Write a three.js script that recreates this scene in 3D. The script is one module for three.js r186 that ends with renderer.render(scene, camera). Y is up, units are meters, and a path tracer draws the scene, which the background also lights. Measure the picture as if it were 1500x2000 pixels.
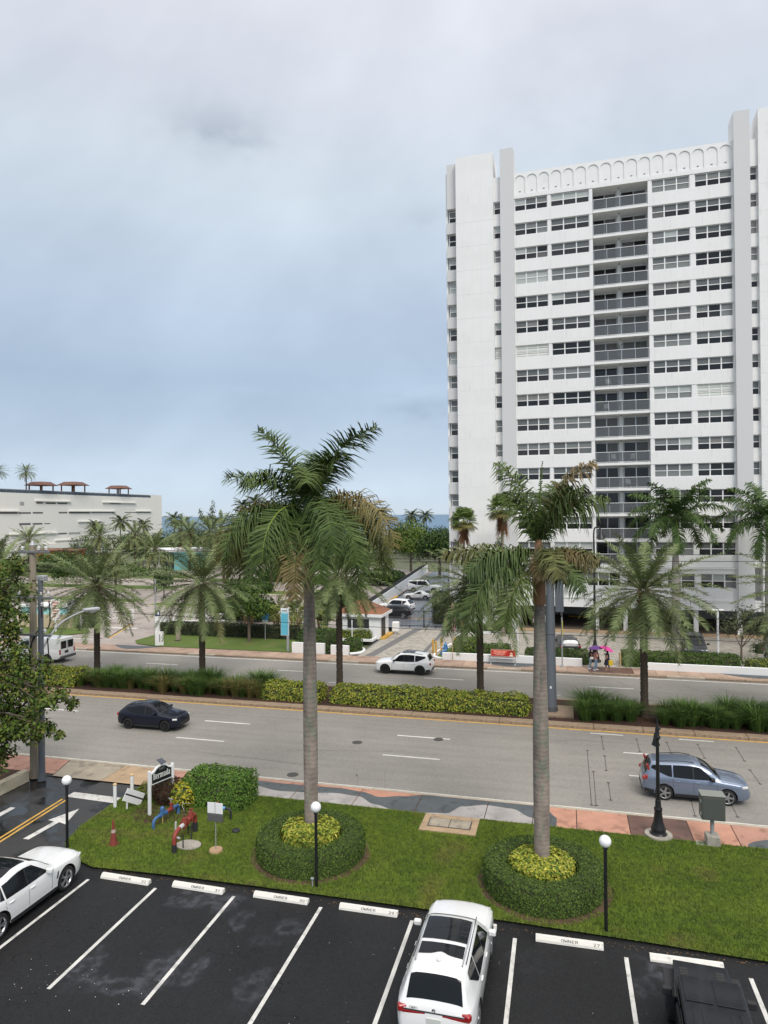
import * as THREE from 'three';
import { mergeGeometries, mergeVertices, toCreasedNormals } from 'three/addons/utils/BufferGeometryUtils.js';
import { RoundedBoxGeometry } from 'three/addons/geometries/RoundedBoxGeometry.js';
import { MarchingCubes } from 'three/addons/objects/MarchingCubes.js';
import { Brush, Evaluator, SUBTRACTION } from 'three-bvh-csg';

// ---------------------------------------------------------------- camera, sky, sun, exposure
const scene = new THREE.Scene();
const camera = new THREE.PerspectiveCamera(73.84, 0.75, 0.1, 60000);
camera.position.set(0, 12, 0); camera.rotation.order = 'YXZ'; camera.rotation.set(0.00428, 0.26, -0.00974);
const renderer = new THREE.WebGLRenderer({ antialias: true });
renderer.toneMapping = THREE.LinearToneMapping;
renderer.toneMappingExposure = 1.42;
renderer.shadowMap.enabled = true;
const sun = new THREE.DirectionalLight(0xfff9f1, 1.5);
sun.position.set(30, 62, 10); sun.target.position.set(0, 0, -40);
sun.shadow.radius = 45; sun.castShadow = true;
Object.assign(sun.shadow.camera, { left: -120, right: 120, top: 120, bottom: -120, near: 1, far: 500 });
sun.shadow.mapSize.set(4096, 4096);
scene.add(sun, sun.target);

// ---------------------------------------------------------------- noise and helpers
const rng = (s) => () => { s = (s + 0x6d2b79f5) | 0; let t = Math.imul(s ^ (s >>> 15), 1 | s); t = (t + Math.imul(t ^ (t >>> 7), 61 | t)) ^ t; return ((t ^ (t >>> 14)) >>> 0) / 4294967296; };
const R0 = rng(11);
const hash = (x, y, k = 0) => { let n = Math.imul(x | 0, 374761393) + Math.imul(y | 0, 668265263) + Math.imul(k | 0, 974634777); n = Math.imul(n ^ (n >>> 13), 1274126177); return ((n ^ (n >>> 16)) >>> 0) / 4294967296; };
const sm = (t) => t * t * (3 - 2 * t), lerp = (a, b, t) => a + (b - a) * t, clamp = (x, a = 0, b = 1) => Math.min(b, Math.max(a, x));
const sstep = (a, b, x) => sm(clamp((x - a) / (b - a)));
function vnoise(x, y, per = 0, k = 0) {
  const xi = Math.floor(x), yi = Math.floor(y), fx = sm(x - xi), fy = sm(y - yi), m = (v) => per ? ((v % per) + per) % per : v;
  const a = hash(m(xi), m(yi), k), b = hash(m(xi + 1), m(yi), k), c = hash(m(xi), m(yi + 1), k), d = hash(m(xi + 1), m(yi + 1), k);
  return lerp(lerp(a, b, fx), lerp(c, d, fx), fy);
}
function fbm(x, y, oct = 4, per = 0, k = 0) { let s = 0, a = 0.5, n = 0; for (let i = 0; i < oct; i++) { s += a * vnoise(x, y, per, k + i); n += a; a *= 0.5; x *= 2; y *= 2; per *= 2; } return s / n; }
const enc = (v) => Math.round(255 * clamp(v <= 0.0031308 ? v * 12.92 : 1.055 * Math.pow(v, 1 / 2.4) - 0.055));
// texture whose texels are linear base colours; grey = true gives a data map
function tex(w, h, fn, data = false) {
  const d = new Uint8Array(w * h * 4);
  for (let y = 0; y < h; y++) for (let x = 0; x < w; x++) {
    const c = fn(x / w, y / h), i = (y * w + x) * 4;
    if (data) d[i] = d[i + 1] = d[i + 2] = Math.round(255 * clamp(c)); else { d[i] = enc(c[0]); d[i + 1] = enc(c[1]); d[i + 2] = enc(c[2]); }
    d[i + 3] = 255;
  }
  const t = new THREE.DataTexture(d, w, h); t.wrapS = t.wrapT = THREE.RepeatWrapping; t.magFilter = THREE.LinearFilter; t.minFilter = THREE.LinearMipmapLinearFilter; t.generateMipmaps = true;
  if (!data) t.colorSpace = THREE.SRGBColorSpace; t.needsUpdate = true; return t;
}
const C = (r, g, b) => new THREE.Color().setRGB(r, g ?? r, b ?? r);
const M = (r, g, b, rough = 0.8, o = {}) => new THREE.MeshStandardMaterial({ color: C(r, g, b), roughness: rough, ...o });
const P = (r, g, b, rough = 0.4, o = {}) => new THREE.MeshPhysicalMaterial({ color: C(r, g, b), roughness: rough, ...o });

// ---------------------------------------------------------------- the sky: storm-grey air, brighter overhead
{
  const w = 2048, h = 1024, d = new Float32Array(w * h * 4), ya = 0.26;
  const stops = [[-90, 0.298, 0.323, 0.352], [-1, 0.449, 0.499, 0.562], [0, 0.449, 0.517, 0.581], [2.5, 0.422, 0.507, 0.596], [6, 0.374, 0.462, 0.562], [11, 0.334, 0.423, 0.538], [18, 0.374, 0.451, 0.554], [25, 0.432, 0.497, 0.567], [32, 0.49, 0.524, 0.589], [40, 0.555, 0.566, 0.622], [60, 1.08, 1.069, 1.058], [90, 1.52, 1.5, 1.46]];
  for (let y = 0; y < h; y++) {
    const el = ((y + 0.5) / h - 0.5) * 180; let k = 0; while (k < stops.length - 2 && el > stops[k + 1][0]) k++;
    const A = stops[k], B = stops[k + 1], t = clamp((el - A[0]) / (B[0] - A[0]));
    for (let x = 0; x < w; x++) {
      const ph = ((x + 0.5) / w - 0.5) * 2 * Math.PI;
      const dx = Math.cos(ph), dz = Math.sin(ph);
      const az = Math.atan2(dx * Math.cos(ya) - dz * Math.sin(ya), -dx * Math.sin(ya) - dz * Math.cos(ya)) * 180 / Math.PI; // degrees right of the view
      const i = (y * w + x) * 4;
      let r = lerp(A[1], B[1], t), g = lerp(A[2], B[2], t), b = lerp(A[3], B[3], t);
      if (el > -2 && el < 75) {
        const u = (dx * 7 + 20) * 1.0, v = dz * 7 + 20, e = el / 9;
        const f1 = fbm(u * 0.55 + e * 0.12, v * 0.55 + e, 5, 0, 3) - 0.5, f2 = fbm(u * 1.7 + 9 + e * .2, v * 1.7 + e * 2.3, 4, 0, 9) - 0.5;
        const fade = sstep(-1, 5, el) * (1 - sstep(55, 75, el));
        let m = 1 + fade * (0.26 * f1 + 0.16 * f2);
        // a long pale shaft of rain falling from the cloud and a darker bank to its left
        m += 0.10 * Math.exp(-Math.pow((az + 13 + (28 - el) * 0.25) / 7, 2)) * sstep(6, 14, el) * (1 - sstep(24, 31, el));
        m -= 0.11 * Math.exp(-Math.pow((az + 20) / 11, 2) - Math.pow((el - 11) / 4.5, 2));
        const n = el < 36 && az > -40 && az < 40 ? fbm(az * 0.9 + 40, el * 1.8 + 40, 4, 0, 21) - 0.5 : 0; // small torn scraps of cloud
        for (const [ca, ce, wa, we, s] of [[-13.6, 29.4, 4.2, 1.2, -.15], [-11.2, 28.6, 3.2, .8, -.08], [3.4, 23.6, 2.0, .7, -.10], [3.2, 8.8, 3.6, 1.0, -.16], [3.4, 10.4, 3.2, .8, .06], [-11, 10.4, 2.2, .45, .05], [-27, 3.8, 9, 1.6, .08], [0, 2.6, 4, 1.2, .06], [16, 32, 5, 3, -.05]]) {
          const da = (az - ca) / wa, de = (el - ce) / we + n * 1.5;
          m += s * Math.exp(-da * da - de * de) * (0.85 + n * 1.1);
        }
        r *= m; g *= lerp(1, m, 0.93); b *= lerp(1, m, 0.8);
      }
      d[i] = r; d[i + 1] = g; d[i + 2] = b; d[i + 3] = 1;
    }
  }
  const t = new THREE.DataTexture(d, w, h, THREE.RGBAFormat, THREE.FloatType); t.mapping = THREE.EquirectangularReflectionMapping; t.magFilter = t.minFilter = THREE.LinearFilter; t.needsUpdate = true;
  scene.background = t; scene.environment = t;
}

// ---------------------------------------------------------------- building blocks
const used = {};
const numbered = (n) => { const k = used[n] = (used[n] ?? -1) + 1; return k ? `${n}_${String(k).padStart(3, '0')}` : n; };
const finish = (o) => { o.castShadow = o.receiveShadow = true; return o; };
function thing(name, label, category, [x, y, z] = [0, 0, 0], turn = 0, group) {
  const o = new THREE.Group(); o.name = numbered(name); o.position.set(x, y, z); o.rotation.y = turn; o.userData = { label, category }; if (group) o.userData.group = group; scene.add(o); return o;
}
function copyOf(root, label, [x, y, z], turn = 0, s = 1, group) {
  const r = root.clone(); r.name = numbered(root.name.replace(/_\d{3}$/, '')); r.userData = { label, category: root.userData.category }; const gr = group ?? root.userData.group; if (gr) r.userData.group = gr;
  r.position.set(x, y, z); r.rotation.y = turn; r.scale.setScalar(s); scene.add(r); return r;
}
function norm(g) { g = g.index ? g.toNonIndexed() : g; for (const k of Object.keys(g.attributes)) if (!['position', 'normal', 'uv'].includes(k)) g.deleteAttribute(k); if (!g.attributes.uv) g.setAttribute('uv', new THREE.BufferAttribute(new Float32Array(g.attributes.position.count * 2), 2)); return g; }
class MB { // collects pieces of ONE part
  constructor() { this.g = []; }
  add(g, x = 0, y = 0, z = 0, rx = 0, ry = 0, rz = 0) { g = norm(g.clone()); g.applyMatrix4(new THREE.Matrix4().makeRotationFromEuler(new THREE.Euler(rx, ry, rz)).setPosition(x, y, z)); this.g.push(g); return this; }
  box(w, h, d, x = 0, y = 0, z = 0, rx = 0, ry = 0, rz = 0) { return this.add(new THREE.BoxGeometry(w, h, d), x, y, z, rx, ry, rz); }
  rbox(w, h, d, r, x = 0, y = 0, z = 0, rx = 0, ry = 0, rz = 0) { return this.add(new RoundedBoxGeometry(w, h, d, 2, r), x, y, z, rx, ry, rz); }
  span(x0, x1, y0, y1, z0, z1) { return this.box(x1 - x0, y1 - y0, z1 - z0, (x0 + x1) / 2, (y0 + y1) / 2, (z0 + z1) / 2); }
  cyl(r0, r1, h, x = 0, y = 0, z = 0, n = 12, rx = 0, ry = 0, rz = 0) { return this.add(new THREE.CylinderGeometry(r1, r0, h, n), x, y, z, rx, ry, rz); }
  bar(a, b, r, n = 6, r2 = r) { const A = new THREE.Vector3(...a), B = new THREE.Vector3(...b), d = B.clone().sub(A), l = d.length(); const g = norm(new THREE.CylinderGeometry(r2, r, l, n)); g.applyQuaternion(new THREE.Quaternion().setFromUnitVectors(new THREE.Vector3(0, 1, 0), d.normalize())); g.translate(...A.add(B).multiplyScalar(0.5).toArray()); this.g.push(g); return this; }
  tube(pts, r, seg = 12, n = 6) { return this.add(new THREE.TubeGeometry(new THREE.CatmullRomCurve3(pts.map((p) => new THREE.Vector3(...p))), seg, r, n)); }
  lathe(pts, n = 16, x = 0, y = 0, z = 0) { return this.add(new THREE.LatheGeometry(pts.map((p) => new THREE.Vector2(...p)), n), x, y, z); }
  sphere(r, x, y, z, n = 12, sx = 1, sy = 1, sz = 1) { const g = new THREE.SphereGeometry(r, n, Math.max(6, n * 0.7 | 0)); g.scale(sx, sy, sz); return this.add(g, x, y, z); }
  geo() { return this.g.length > 1 ? mergeGeometries(this.g) : this.g[0]; }
  build(name, m, parent, label) { return part(name, this.geo(), m, parent, label); }
}
const B = () => new MB();
function part(name, g, m, parent, label) { const o = finish(new THREE.Mesh(g, m)); o.name = name; if (label) o.userData.label = label; parent.add(o); return o; }
function single(name, g, m, label, category, group, pos = [0, 0, 0], turn = 0) { const o = finish(new THREE.Mesh(g, m)); o.name = numbered(name); o.userData = { label, category }; if (group) o.userData.group = group; o.position.set(...pos); o.rotation.y = turn; scene.add(o); return o; }
function flat(pts, y, tile = 1, holes = []) { // horizontal sheet, uv in metres / tile
  const s = new THREE.Shape(pts.map(([x, z]) => new THREE.Vector2(x, -z))); for (const h of holes) s.holes.push(new THREE.Path(h.map(([x, z]) => new THREE.Vector2(x, -z))));
  const g = new THREE.ShapeGeometry(s, 8); g.rotateX(-Math.PI / 2); g.translate(0, y, 0);
  const p = g.attributes.position, uv = g.attributes.uv; for (let i = 0; i < p.count; i++) uv.setXY(i, p.getX(i) / tile, p.getZ(i) / tile);
  return g;
}
const rect = (x0, x1, z0, z1) => [[x0, z0], [x1, z0], [x1, z1], [x0, z1]];
function ground(name, g, m, parent = scene) { const o = finish(new THREE.Mesh(g, m)); o.name = parent === scene ? numbered(name) : name; if (parent === scene) o.userData = { kind: 'structure' }; parent.add(o); return o; }
function slabUV(g, tile) { const p = g.attributes.position, n = g.attributes.normal, uv = g.attributes.uv; for (let i = 0; i < p.count; i++) { const ax = Math.abs(n.getX(i)), ay = Math.abs(n.getY(i)); if (ay > 0.7) uv.setXY(i, p.getX(i) / tile, p.getZ(i) / tile); else if (ax > 0.7) uv.setXY(i, p.getZ(i) / tile, p.getY(i) / tile); else uv.setXY(i, p.getX(i) / tile, p.getY(i) / tile); } return g; }
// raw triangle soup with colours, for leaves
class Soup {
  constructor() { this.p = []; this.c = []; }
  tri(a, b, c, k) { this.p.push(a[0], a[1], a[2], b[0], b[1], b[2], c[0], c[1], c[2]); for (let i = 0; i < 3; i++) this.c.push(k[0], k[1], k[2]); }
  geo() { const g = new THREE.BufferGeometry(); g.setAttribute('position', new THREE.Float32BufferAttribute(this.p, 3)); g.setAttribute('color', new THREE.Float32BufferAttribute(this.c, 3)); g.computeVertexNormals(); return g; }
}
const V = { add: (a, b, s = 1) => [a[0] + b[0] * s, a[1] + b[1] * s, a[2] + b[2] * s], cross: (a, b) => [a[1] * b[2] - a[2] * b[1], a[2] * b[0] - a[0] * b[2], a[0] * b[1] - a[1] * b[0]], norm: (a) => { const l = Math.hypot(...a) || 1; return [a[0] / l, a[1] / l, a[2] / l]; }, mix: (a, b, t) => [lerp(a[0], b[0], t), lerp(a[1], b[1], t), lerp(a[2], b[2], t)] };
const leafMat = (rough = 0.55) => new THREE.MeshPhysicalMaterial({ color: 0xffffff, vertexColors: true, roughness: rough + .08, specularIntensity: .45, side: THREE.DoubleSide });
// ---------------------------------------------------------------- ground materials
const speck = (u, v, n, per) => vnoise(u * n, v * n, n, 5);
const trk = (v) => { let s = 0; for (const z of [-31.05, -34.67, -37.75]) for (const [o, w, a] of [[-.85, .022, 1], [.85, .022, 1], [0, .016, 1.3]]) { let d = Math.abs(v - (((z + o) / 11) % 1 + 1) % 1); d = Math.min(d, 1 - d); s += a * Math.exp(-d * d / w / w); } return s; };
const roadTex = tex(1024, 1024, (u, v) => { const f = fbm(u * 6, v * 6, 4, 6, 1) - .5, s = vnoise(u * 420, v * 420, 420, 2) - .5, t = vnoise(u * 170, v * 170, 170, 6) - .5, st = fbm(u * 3, v * 40, 3, 0, 8) - .5; const k = 1 + .22 * f + .24 * s + .16 * t + .16 * st - .05 * trk(v) * (.6 + .8 * fbm(u * 9, v * 9, 3, 9, 11)); return [.252 * k, .234 * k, .208 * k]; });
const roadMat = M(1, 1, 1, .82, { map: roadTex, bumpMap: roadTex, bumpScale: .006 });
const lotPt = (u, v) => [-18 + u * 28, -21 + v * 10];
const stainList = [[-10.9, -19.25, 1.0, .55, .9], [-11.75, -18.95, .5, .3, .6], [-10.15, -19.1, .35, .5, .7], [-12.45, -15.5, .35, .75, .8], [-10.45, -15.85, .45, .8, .9], [-11.4, -15.15, 1.0, .3, .9], [-9.6, -16.1, .2, .5, .8], [-9.5, -18.5, .3, .5, .6], [-7.95, -18.4, .4, .5, .7], [-7.85, -15.9, .4, .7, .6], [2.15, -19.1, .45, .6, .9], [1.85, -18.5, .3, .5, .5], [-8.5, -17.8, .3, .4, .3], [-1.0, -18.6, .8, .5, .12]];
const crackAt = (x, z) => { const a = Math.abs(fbm(x * .9 + 3, z * .9, 3, 0, 31) - .5), b = Math.abs(fbm(x * 1.7 + 13, z * 1.7 + 5, 3, 0, 37) - .5); const gate = sstep(.45, .6, fbm(x * .35, z * .35, 2, 0, 41)); return Math.max(sstep(.006, .001, a), .7 * sstep(.005, .001, b)) * gate; };
const lotTex = tex(2048, 732, (u, v) => {
  const [x, z] = lotPt(u, v); let k = .0125 * (1 + .5 * (fbm(x * .6, z * .6, 4, 0, 51) - .5) + .9 * (vnoise(x * 60, z * 60, 0, 52) - .5) + .5 * (vnoise(x * 25, z * 25, 0, 53) - .5));
  k *= 1 - .85 * crackAt(x, z); let s = 0; const n = fbm(x * 2.6, z * 2.6, 5, 0, 55), n8 = clamp(.2 + 1.6 * (fbm(x * 8, z * 8, 4, 0, 57) - .28));
  for (const [sx, sz, a, b, w] of stainList) { const dx = (x - sx) / a, dz = (z - sz) / b, r = Math.sqrt(dx * dx + dz * dz) + (n - .5) * 1.7; s = Math.max(s, w * Math.exp(-Math.pow((r - .6) / .38, 2)) * n8); }
  let r = k + s * .05, g = k * 1.01 + s * .052, b = k * 1.08 + s * .062;
  const sp = vnoise(x * 17, z * 17, 0, 61); if (sp > .985 && fbm(x * .8, z * .8, 2, 0, 62) > .52) { r += .25; g += .24; b += .22; }
  return [r, g, b];
});
const lotMat = P(1, 1, 1, .62, { map: lotTex, specularIntensity: .55 }); // worn, freshly rained-on sealcoat
const lotFarTex = tex(512, 512, (u, v) => { const k = .0125 * (1 + .8 * (fbm(u * 8, v * 8, 4, 8, 71) - .5) + .8 * (vnoise(u * 200, v * 200, 200, 72) - .5)); return [k, k, k * 1.06]; });
const lotFarMat = P(1, 1, 1, .62, { map: lotFarTex, specularIntensity: .55 });
const driveTex = tex(512, 512, (u, v) => { const f = fbm(u * 5, v * 5, 5, 5, 75); const k = lerp(.014, .04, sstep(.42, .62, f)) * (1 + .5 * (vnoise(u * 200, v * 200, 200, 76) - .5)); return [k, k * .97, k * .95]; });
const driveRough = tex(512, 512, (u, v) => lerp(.12, .62, sstep(.42, .6, fbm(u * 5, v * 5, 5, 5, 75))), true);
const driveMat = M(1, 1, 1, 1, { map: driveTex, roughnessMap: driveRough });
const lawnTex = tex(1024, 1024, (u, v) => { const f = fbm(u * 7, v * 7, 5, 7, 81), d = sstep(.58, .72, fbm(u * 4 + 2, v * 4, 4, 4, 83)), s = vnoise(u * 300, v * 300, 300, 82); const k = .7 + .6 * s; return V.mix([.078 * k, .125 * k, .014 * k], [.12 * k, .13 * k, .03 * k], clamp(d * .7 + (f - .5) * .6)); });
const lawnMat = M(1, 1, 1, .95, { map: lawnTex });
const concTex = (r, g, b, k0) => tex(512, 512, (u, v) => { const f = fbm(u * 4, v * 4, 5, 4, k0) - .5, s = vnoise(u * 180, v * 180, 180, k0 + 1) - .5, d = sstep(.6, .75, fbm(u * 6 + 3, v * 6, 4, 6, k0 + 2)); const k = (1 + .45 * f + .22 * s) * (1 - .3 * d); return [r * k, g * k, b * k]; });
const CM = (r, g, b, k0, o) => M(1, 1, 1, .8, { map: concTex(r, g, b, k0), ...o });
const salmonMat = CM(.46, .235, .16, 91), salmon2 = CM(.40, .215, .155, 94), wetSlab = CM(.15, .085, .065, 97, { roughness: .45 }), tanSlab = CM(.40, .28, .17, 101), greySlab = CM(.34, .29, .22, 104), kerbMat = CM(.42, .37, .29, 107), kerbOld = CM(.30, .22, .15, 110), mulchMat = M(1, 1, 1, .95, { map: tex(512, 512, (u, v) => { const s = vnoise(u * 90, v * 160, 0, 113), f = fbm(u * 8, v * 8, 3, 8, 114); const k = .5 + s; return [.045 * k * (.6 + f), .02 * k * (.6 + f), .012 * k]; }) });
const farSlab = CM(.40, .28, .205, 250), farSlab2 = CM(.37, .25, .185, 253);
const inlayDark = CM(.085, .095, .10, 117), inlayLight = CM(.36, .335, .315, 120), sandMat = M(.42, .36, .26, .95), plazaAsphalt = CM(.17, .165, .165, 123, { roughness: .55 }), farLotMat = CM(.33, .285, .25, 126), whitePaint = CM(.60, .585, .55, 129), yellowPaint = CM(.62, .36, .07, 132), roadWhite = CM(.66, .64, .60, 135);
const paverTex = tex(1024, 1024, (u, v) => { // small tumbled setts, too small to tell apart from up here
  const r = Math.floor(v * 40), uu = u * 20 + (r % 2) * .5, c = Math.floor(uu), fx = uu - c, fy = v * 40 - r, e = Math.min(fx, 1 - fx) * 2, e2 = Math.min(fy, 1 - fy); const j = Math.min(e, e2) < .09 ? .5 : 1, t = .75 + .5 * hash(((c % 20) + 20) % 20, r, 7), n = .8 + .4 * vnoise(u * 200, v * 200, 200, 8); const k = j * t * n; return [.40 * k, .365 * k, .31 * k]; });
const paverMat = M(1, 1, 1, .8, { map: paverTex }), paverBand = M(.15, .145, .14, .8), wallWhite = M(.81, .81, .80, .8), stuccoMat = M(.82, .82, .815, .85, { map: tex(512, 512, (u, v) => { const f = fbm(u * 3, v * 5, 4, 0, 150) - .5, st = fbm(u * 30, v * 2, 3, 0, 151) - .5; const dr = sstep(.62, .8, fbm(u * 26, v * 1.2, 4, 0, 152)) * sstep(.45, .7, fbm(u * 4, v * 3, 3, 0, 153)); const k = 1 + .07 * f + .05 * st - .09 * dr; return [k * .985, k * .985, k * .975]; }) });

// ---------------------------------------------------------------- ground sheets
const RY = -.06, SY = .06; // road and footway levels
ground('ground', flat(rect(-3000, 3000, -420, 60), -.42, 9), CM(.10, .11, .06, 160));
ground('sea', flat(rect(-30000, 30000, -40000, -300), -.3, 9), M(.035, .115, .20, .32, { bumpMap: tex(256, 256, (u, v) => fbm(u * 12, v * 12, 4, 12, 161), true), bumpScale: .05 }));
ground('beach', flat(rect(-900, 900, -330, -262), -.28, 9), sandMat);
// near lot, one sheet where it is seen closely and a plain one round it
{
  const g = flat(rect(-18, 10, -21, -11), 0, 1), p = g.attributes.position; for (let i = 0; i < p.count; i++) g.attributes.uv.setXY(i, (p.getX(i) + 18) / 28, (p.getZ(i) + 21) / 10);
  ground('parking_lot', g, lotMat);
  ground('parking_lot', flat([[-60, -21], [-18, -21], [-18, -11], [10, -11], [10, -21], [60, -21], [60, 14], [-60, 14]], -.004, 6), lotFarMat);
  ground('driveway', flat([[-23.9, -26.6], [-18.2, -26.6], [-17.6, -20.4], [-18, -19.2], [-30, -19.2], [-30, -22.2], [-23.9, -24]], .004, 5.5), driveMat);
  ground('planting_bed', flat([[-70, -26.8], [-23.95, -26.8], [-23.75, -24], [-30, -21.8], [-70, -21]], SY, 2), mulchMat);
}
const lawnEdge = [[-15.75, -19.98], [-13, -20.15], [-9.76, -20.22], [-5, -20.28], [-1.6, -20.26], [2, -20.2], [5, -20.1], [60, -20]];
const lawnPoly = [...lawnEdge, [60, -26.8], [-18.25, -26.75], [-18.42, -25.6], [-18.4, -24.2], [-18.3, -22.6], [-17.9, -21.2], [-17.0, -20.4]];
const lawn = ground('lawn', flat(lawnPoly, SY, 5), lawnMat);
{ // bare brown earth showing round the rings and along the kerbless edge
  const bare = M(1, 1, 1, .95, { map: concTex(.10, .06, .035, 170) });
  for (const [x, z, r] of [[-8.85, -22.7, 2.13], [-.8, -22.5, 2.13]]) { const p = []; for (let i = 0; i < 40; i++) { const a = i / 40 * 6.2832, k = r + .16 * (fbm(Math.cos(a) * 2 + 5, Math.sin(a) * 2 + 5, 3) - .5); p.push([x + Math.cos(a) * k, z + Math.sin(a) * k]); } ground('soil', flat(p, SY + .004, 1.5), bare); }
  const p = []; for (let i = 0; i < 24; i++) { const a = i / 24 * 6.2832; p.push([-15.9 + Math.cos(a) * (1.15 + .4 * vnoise(i * .9, 2)), -24.3 + Math.sin(a) * (1 + .5 * vnoise(i * .8, 5))]); } ground('soil', flat(p, SY + .004, 1.5), mulchMat);
}
// roads
ground('road', flat(rect(-400, 400, -39.75, -28.82), RY, 11), roadMat);
ground('road', flat(rect(-400, 400, -53.1, -45.2), RY, 11), roadMat);
{ // gutter lip, footways, kerbs: stone by stone where they are near
  const fw = new THREE.Group(); fw.name = 'footway'; fw.userData = { kind: 'structure' }; scene.add(fw);
  part('bed', flat(rect(-18.2, 60, -28.55, -26.7), SY - .03, 2), M(.05, .045, .04, .9), fw);
  const joints = [-18.2, -16.6, -14.2, -11.38, -8.64, -6.0, -3.2, -1.35, .3, 2.23, 4.39, 5.95, 7.6, 9.3, 11, 13, 15, 18, 21, 24], gap = .016;
  const wave = (x) => -27.75 + .5 * Math.sin((x + 15.2) * 1.06), lite = (x) => -26.72;
  const mats = { 8: salmonMat, 9: wetSlab, 10: salmonMat, 11: salmon2 };
  for (let i = 0; i < joints.length - 1; i++) {
    const a = joints[i] + gap, b = joints[i + 1] - gap; const m = mats[i] ?? (i < 3 ? salmon2 : salmonMat);
    part('slab', slabUV(norm(B().span(a, b, SY - .1, SY, -28.52, -26.76).geo()), 2.1), m, fw);
    const strip = (name, f0, f1, y, mm, x0 = a, x1 = b) => { if (x1 - x0 < .05) return; const n = 22, p = []; for (let k = 0; k <= n; k++) { const x = lerp(x0, x1, k / n); p.push([x, clamp(f0(x), -28.5, -26.78)]); } for (let k = n; k >= 0; k--) { const x = lerp(x0, x1, k / n); p.push([x, clamp(f1(x), -28.5, -26.78)]); } let w = 0; for (let k = 0; k <= n; k++) w = Math.max(w, Math.abs(p[k][1] - p[2 * n + 1 - k][1])); if (w > .02) part(name, flat(p, y, 2.1), mm, fw); };
    // terrazzo waves: a dark ribbon between salmon (road side) and pale grey (lawn side)
    const X0 = -14.6, X1 = -.45;
    const lo = Math.max(a, X0), hi = Math.min(b, X1);
    if (hi > lo) {
      const rib = (x) => { const pts = [[-14.6, -28.45, -27.9], [-13.65, -28.3, -27.8], [-12.15, -28.25, -27.45], [-10.9, -28.3, -27.55], [-9.6, -28.35, -27.8], [-8.6, -28.2, -27.7], [-7.75, -27.85, -27.1], [-6.8, -28.15, -26.78], [-5.9, -28.5, -26.78], [-4.7, -28.5, -26.95], [-4.2, -28.5, -27.75], [-3.25, -28.5, -28.1], [-2.2, -28.5, -28.0], [-1.4, -28.5, -27.35], [-.9, -28.3, -26.78], [-.45, -27.6, -26.78]]; let k = 0; while (k < pts.length - 2 && x > pts[k + 1][0]) k++; const t = sm(clamp((x - pts[k][0]) / (pts[k + 1][0] - pts[k][0]))); return [lerp(pts[k][1], pts[k + 1][1], t), lerp(pts[k][2], pts[k + 1][2], t)]; };
      strip('inlay', (x) => rib(x)[0], (x) => rib(x)[1], SY + .004, inlayDark, lo, hi);
      strip('inlay', (x) => rib(x)[1], () => -26.78, SY + .004, inlayLight, lo, hi);
    }
    if (i === 11 || i === 12) strip('inlay', (x) => -26.78 - .9 * Math.sqrt(clamp((x - 6.15) / 1.2)), () => -26.78, SY + .004, inlayDark, Math.max(a, 6.15), b);
  }
  const fl = new THREE.Group(); fl.name = 'footway_001'; used.footway = 1; fl.userData = { kind: 'structure' }; scene.add(fl);
  part('bed', flat(rect(-70, -18.2, -28.55, -26.62), SY - .03, 2), M(.05, .045, .04, .9), fl);
  let xs = [-23.2, -20.5, -18.22]; for (let i = 0; i < 2; i++) { const p = i ? [[-20.49, -26.6], [-18.24, -26.6], [-18.0, -28.5], [-20.55, -28.5]] : [[-23.1, -26.6], [-20.51, -26.6], [-20.57, -28.5], [-23.7, -28.5]]; part('slab', flat(p, SY, 2.3), i ? tanSlab : greySlab, fl); }
  for (let i = 0; i < 10; i++) { const b = -23.2 - i * 2.4; part('slab', flat([[b - 2.38, -26.82], [b, -26.82], [b - (i ? 0 : .55), -28.5], [b - 2.38, -28.5]], SY, 2.3), salmon2, fl); }
  const kb = new THREE.Group(); kb.name = numbered('kerb'); kb.userData = { kind: 'structure' }; scene.add(kb);
  const stone = (n, x0, x1, z0, z1, y1, m, par) => part('kerbstone', slabUV(norm(new RoundedBoxGeometry(x1 - x0 - .02, y1 + .2, Math.abs(z1 - z0), 2, .025).translate((x0 + x1) / 2, (y1 - .2) / 2, (z0 + z1) / 2)), 1.7), m, par);
  for (let i = 0; i < 34; i++) stone(i, -46 + i * 2.7, -46 + (i + 1) * 2.7, -28.53, -28.7, SY + .012 + .006 * hash(i, 3), kerbMat, kb);
  part('gutter', flat(rect(-120, 120, -28.86, -28.7), RY + .006, 2), kerbMat, kb);
  // the median: kerbs both sides, bed of mulch between
  const mk = new THREE.Group(); mk.name = numbered('kerb'); mk.userData = { kind: 'structure' }; scene.add(mk);
  for (let i = 0; i < 28; i++) { const x0 = -48 + i * 2.6; stone(i, x0, x0 + 2.6, -39.62, -40.3, .1 + .012 * hash(i, 5), kerbOld, mk); stone(i, x0, x0 + 2.6, -45.0, -45.25, .1, kerbOld, mk); }
  ground('median_bed', flat(rect(-120, 120, -45.0, -40.3), .06, 2), mulchMat);
  // far footway
  const ff = new THREE.Group(); ff.name = numbered('footway'); ff.userData = { kind: 'structure' }; scene.add(ff);
  part('bed', flat(rect(-120, 120, -55.4, -53.2), SY - .03, 2), M(.05, .045, .04, .9), ff);
  for (let i = 0; i < 54; i++) { const x0 = -56 + i * 1.6; part('slab', flat(rect(x0 + .01, x0 + 1.59, -55.4, -53.42), SY, 2.4), x0 > .2 && x0 < 4 ? wetSlab : hash(i, 9) > .5 ? farSlab : farSlab2, ff); }
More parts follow.
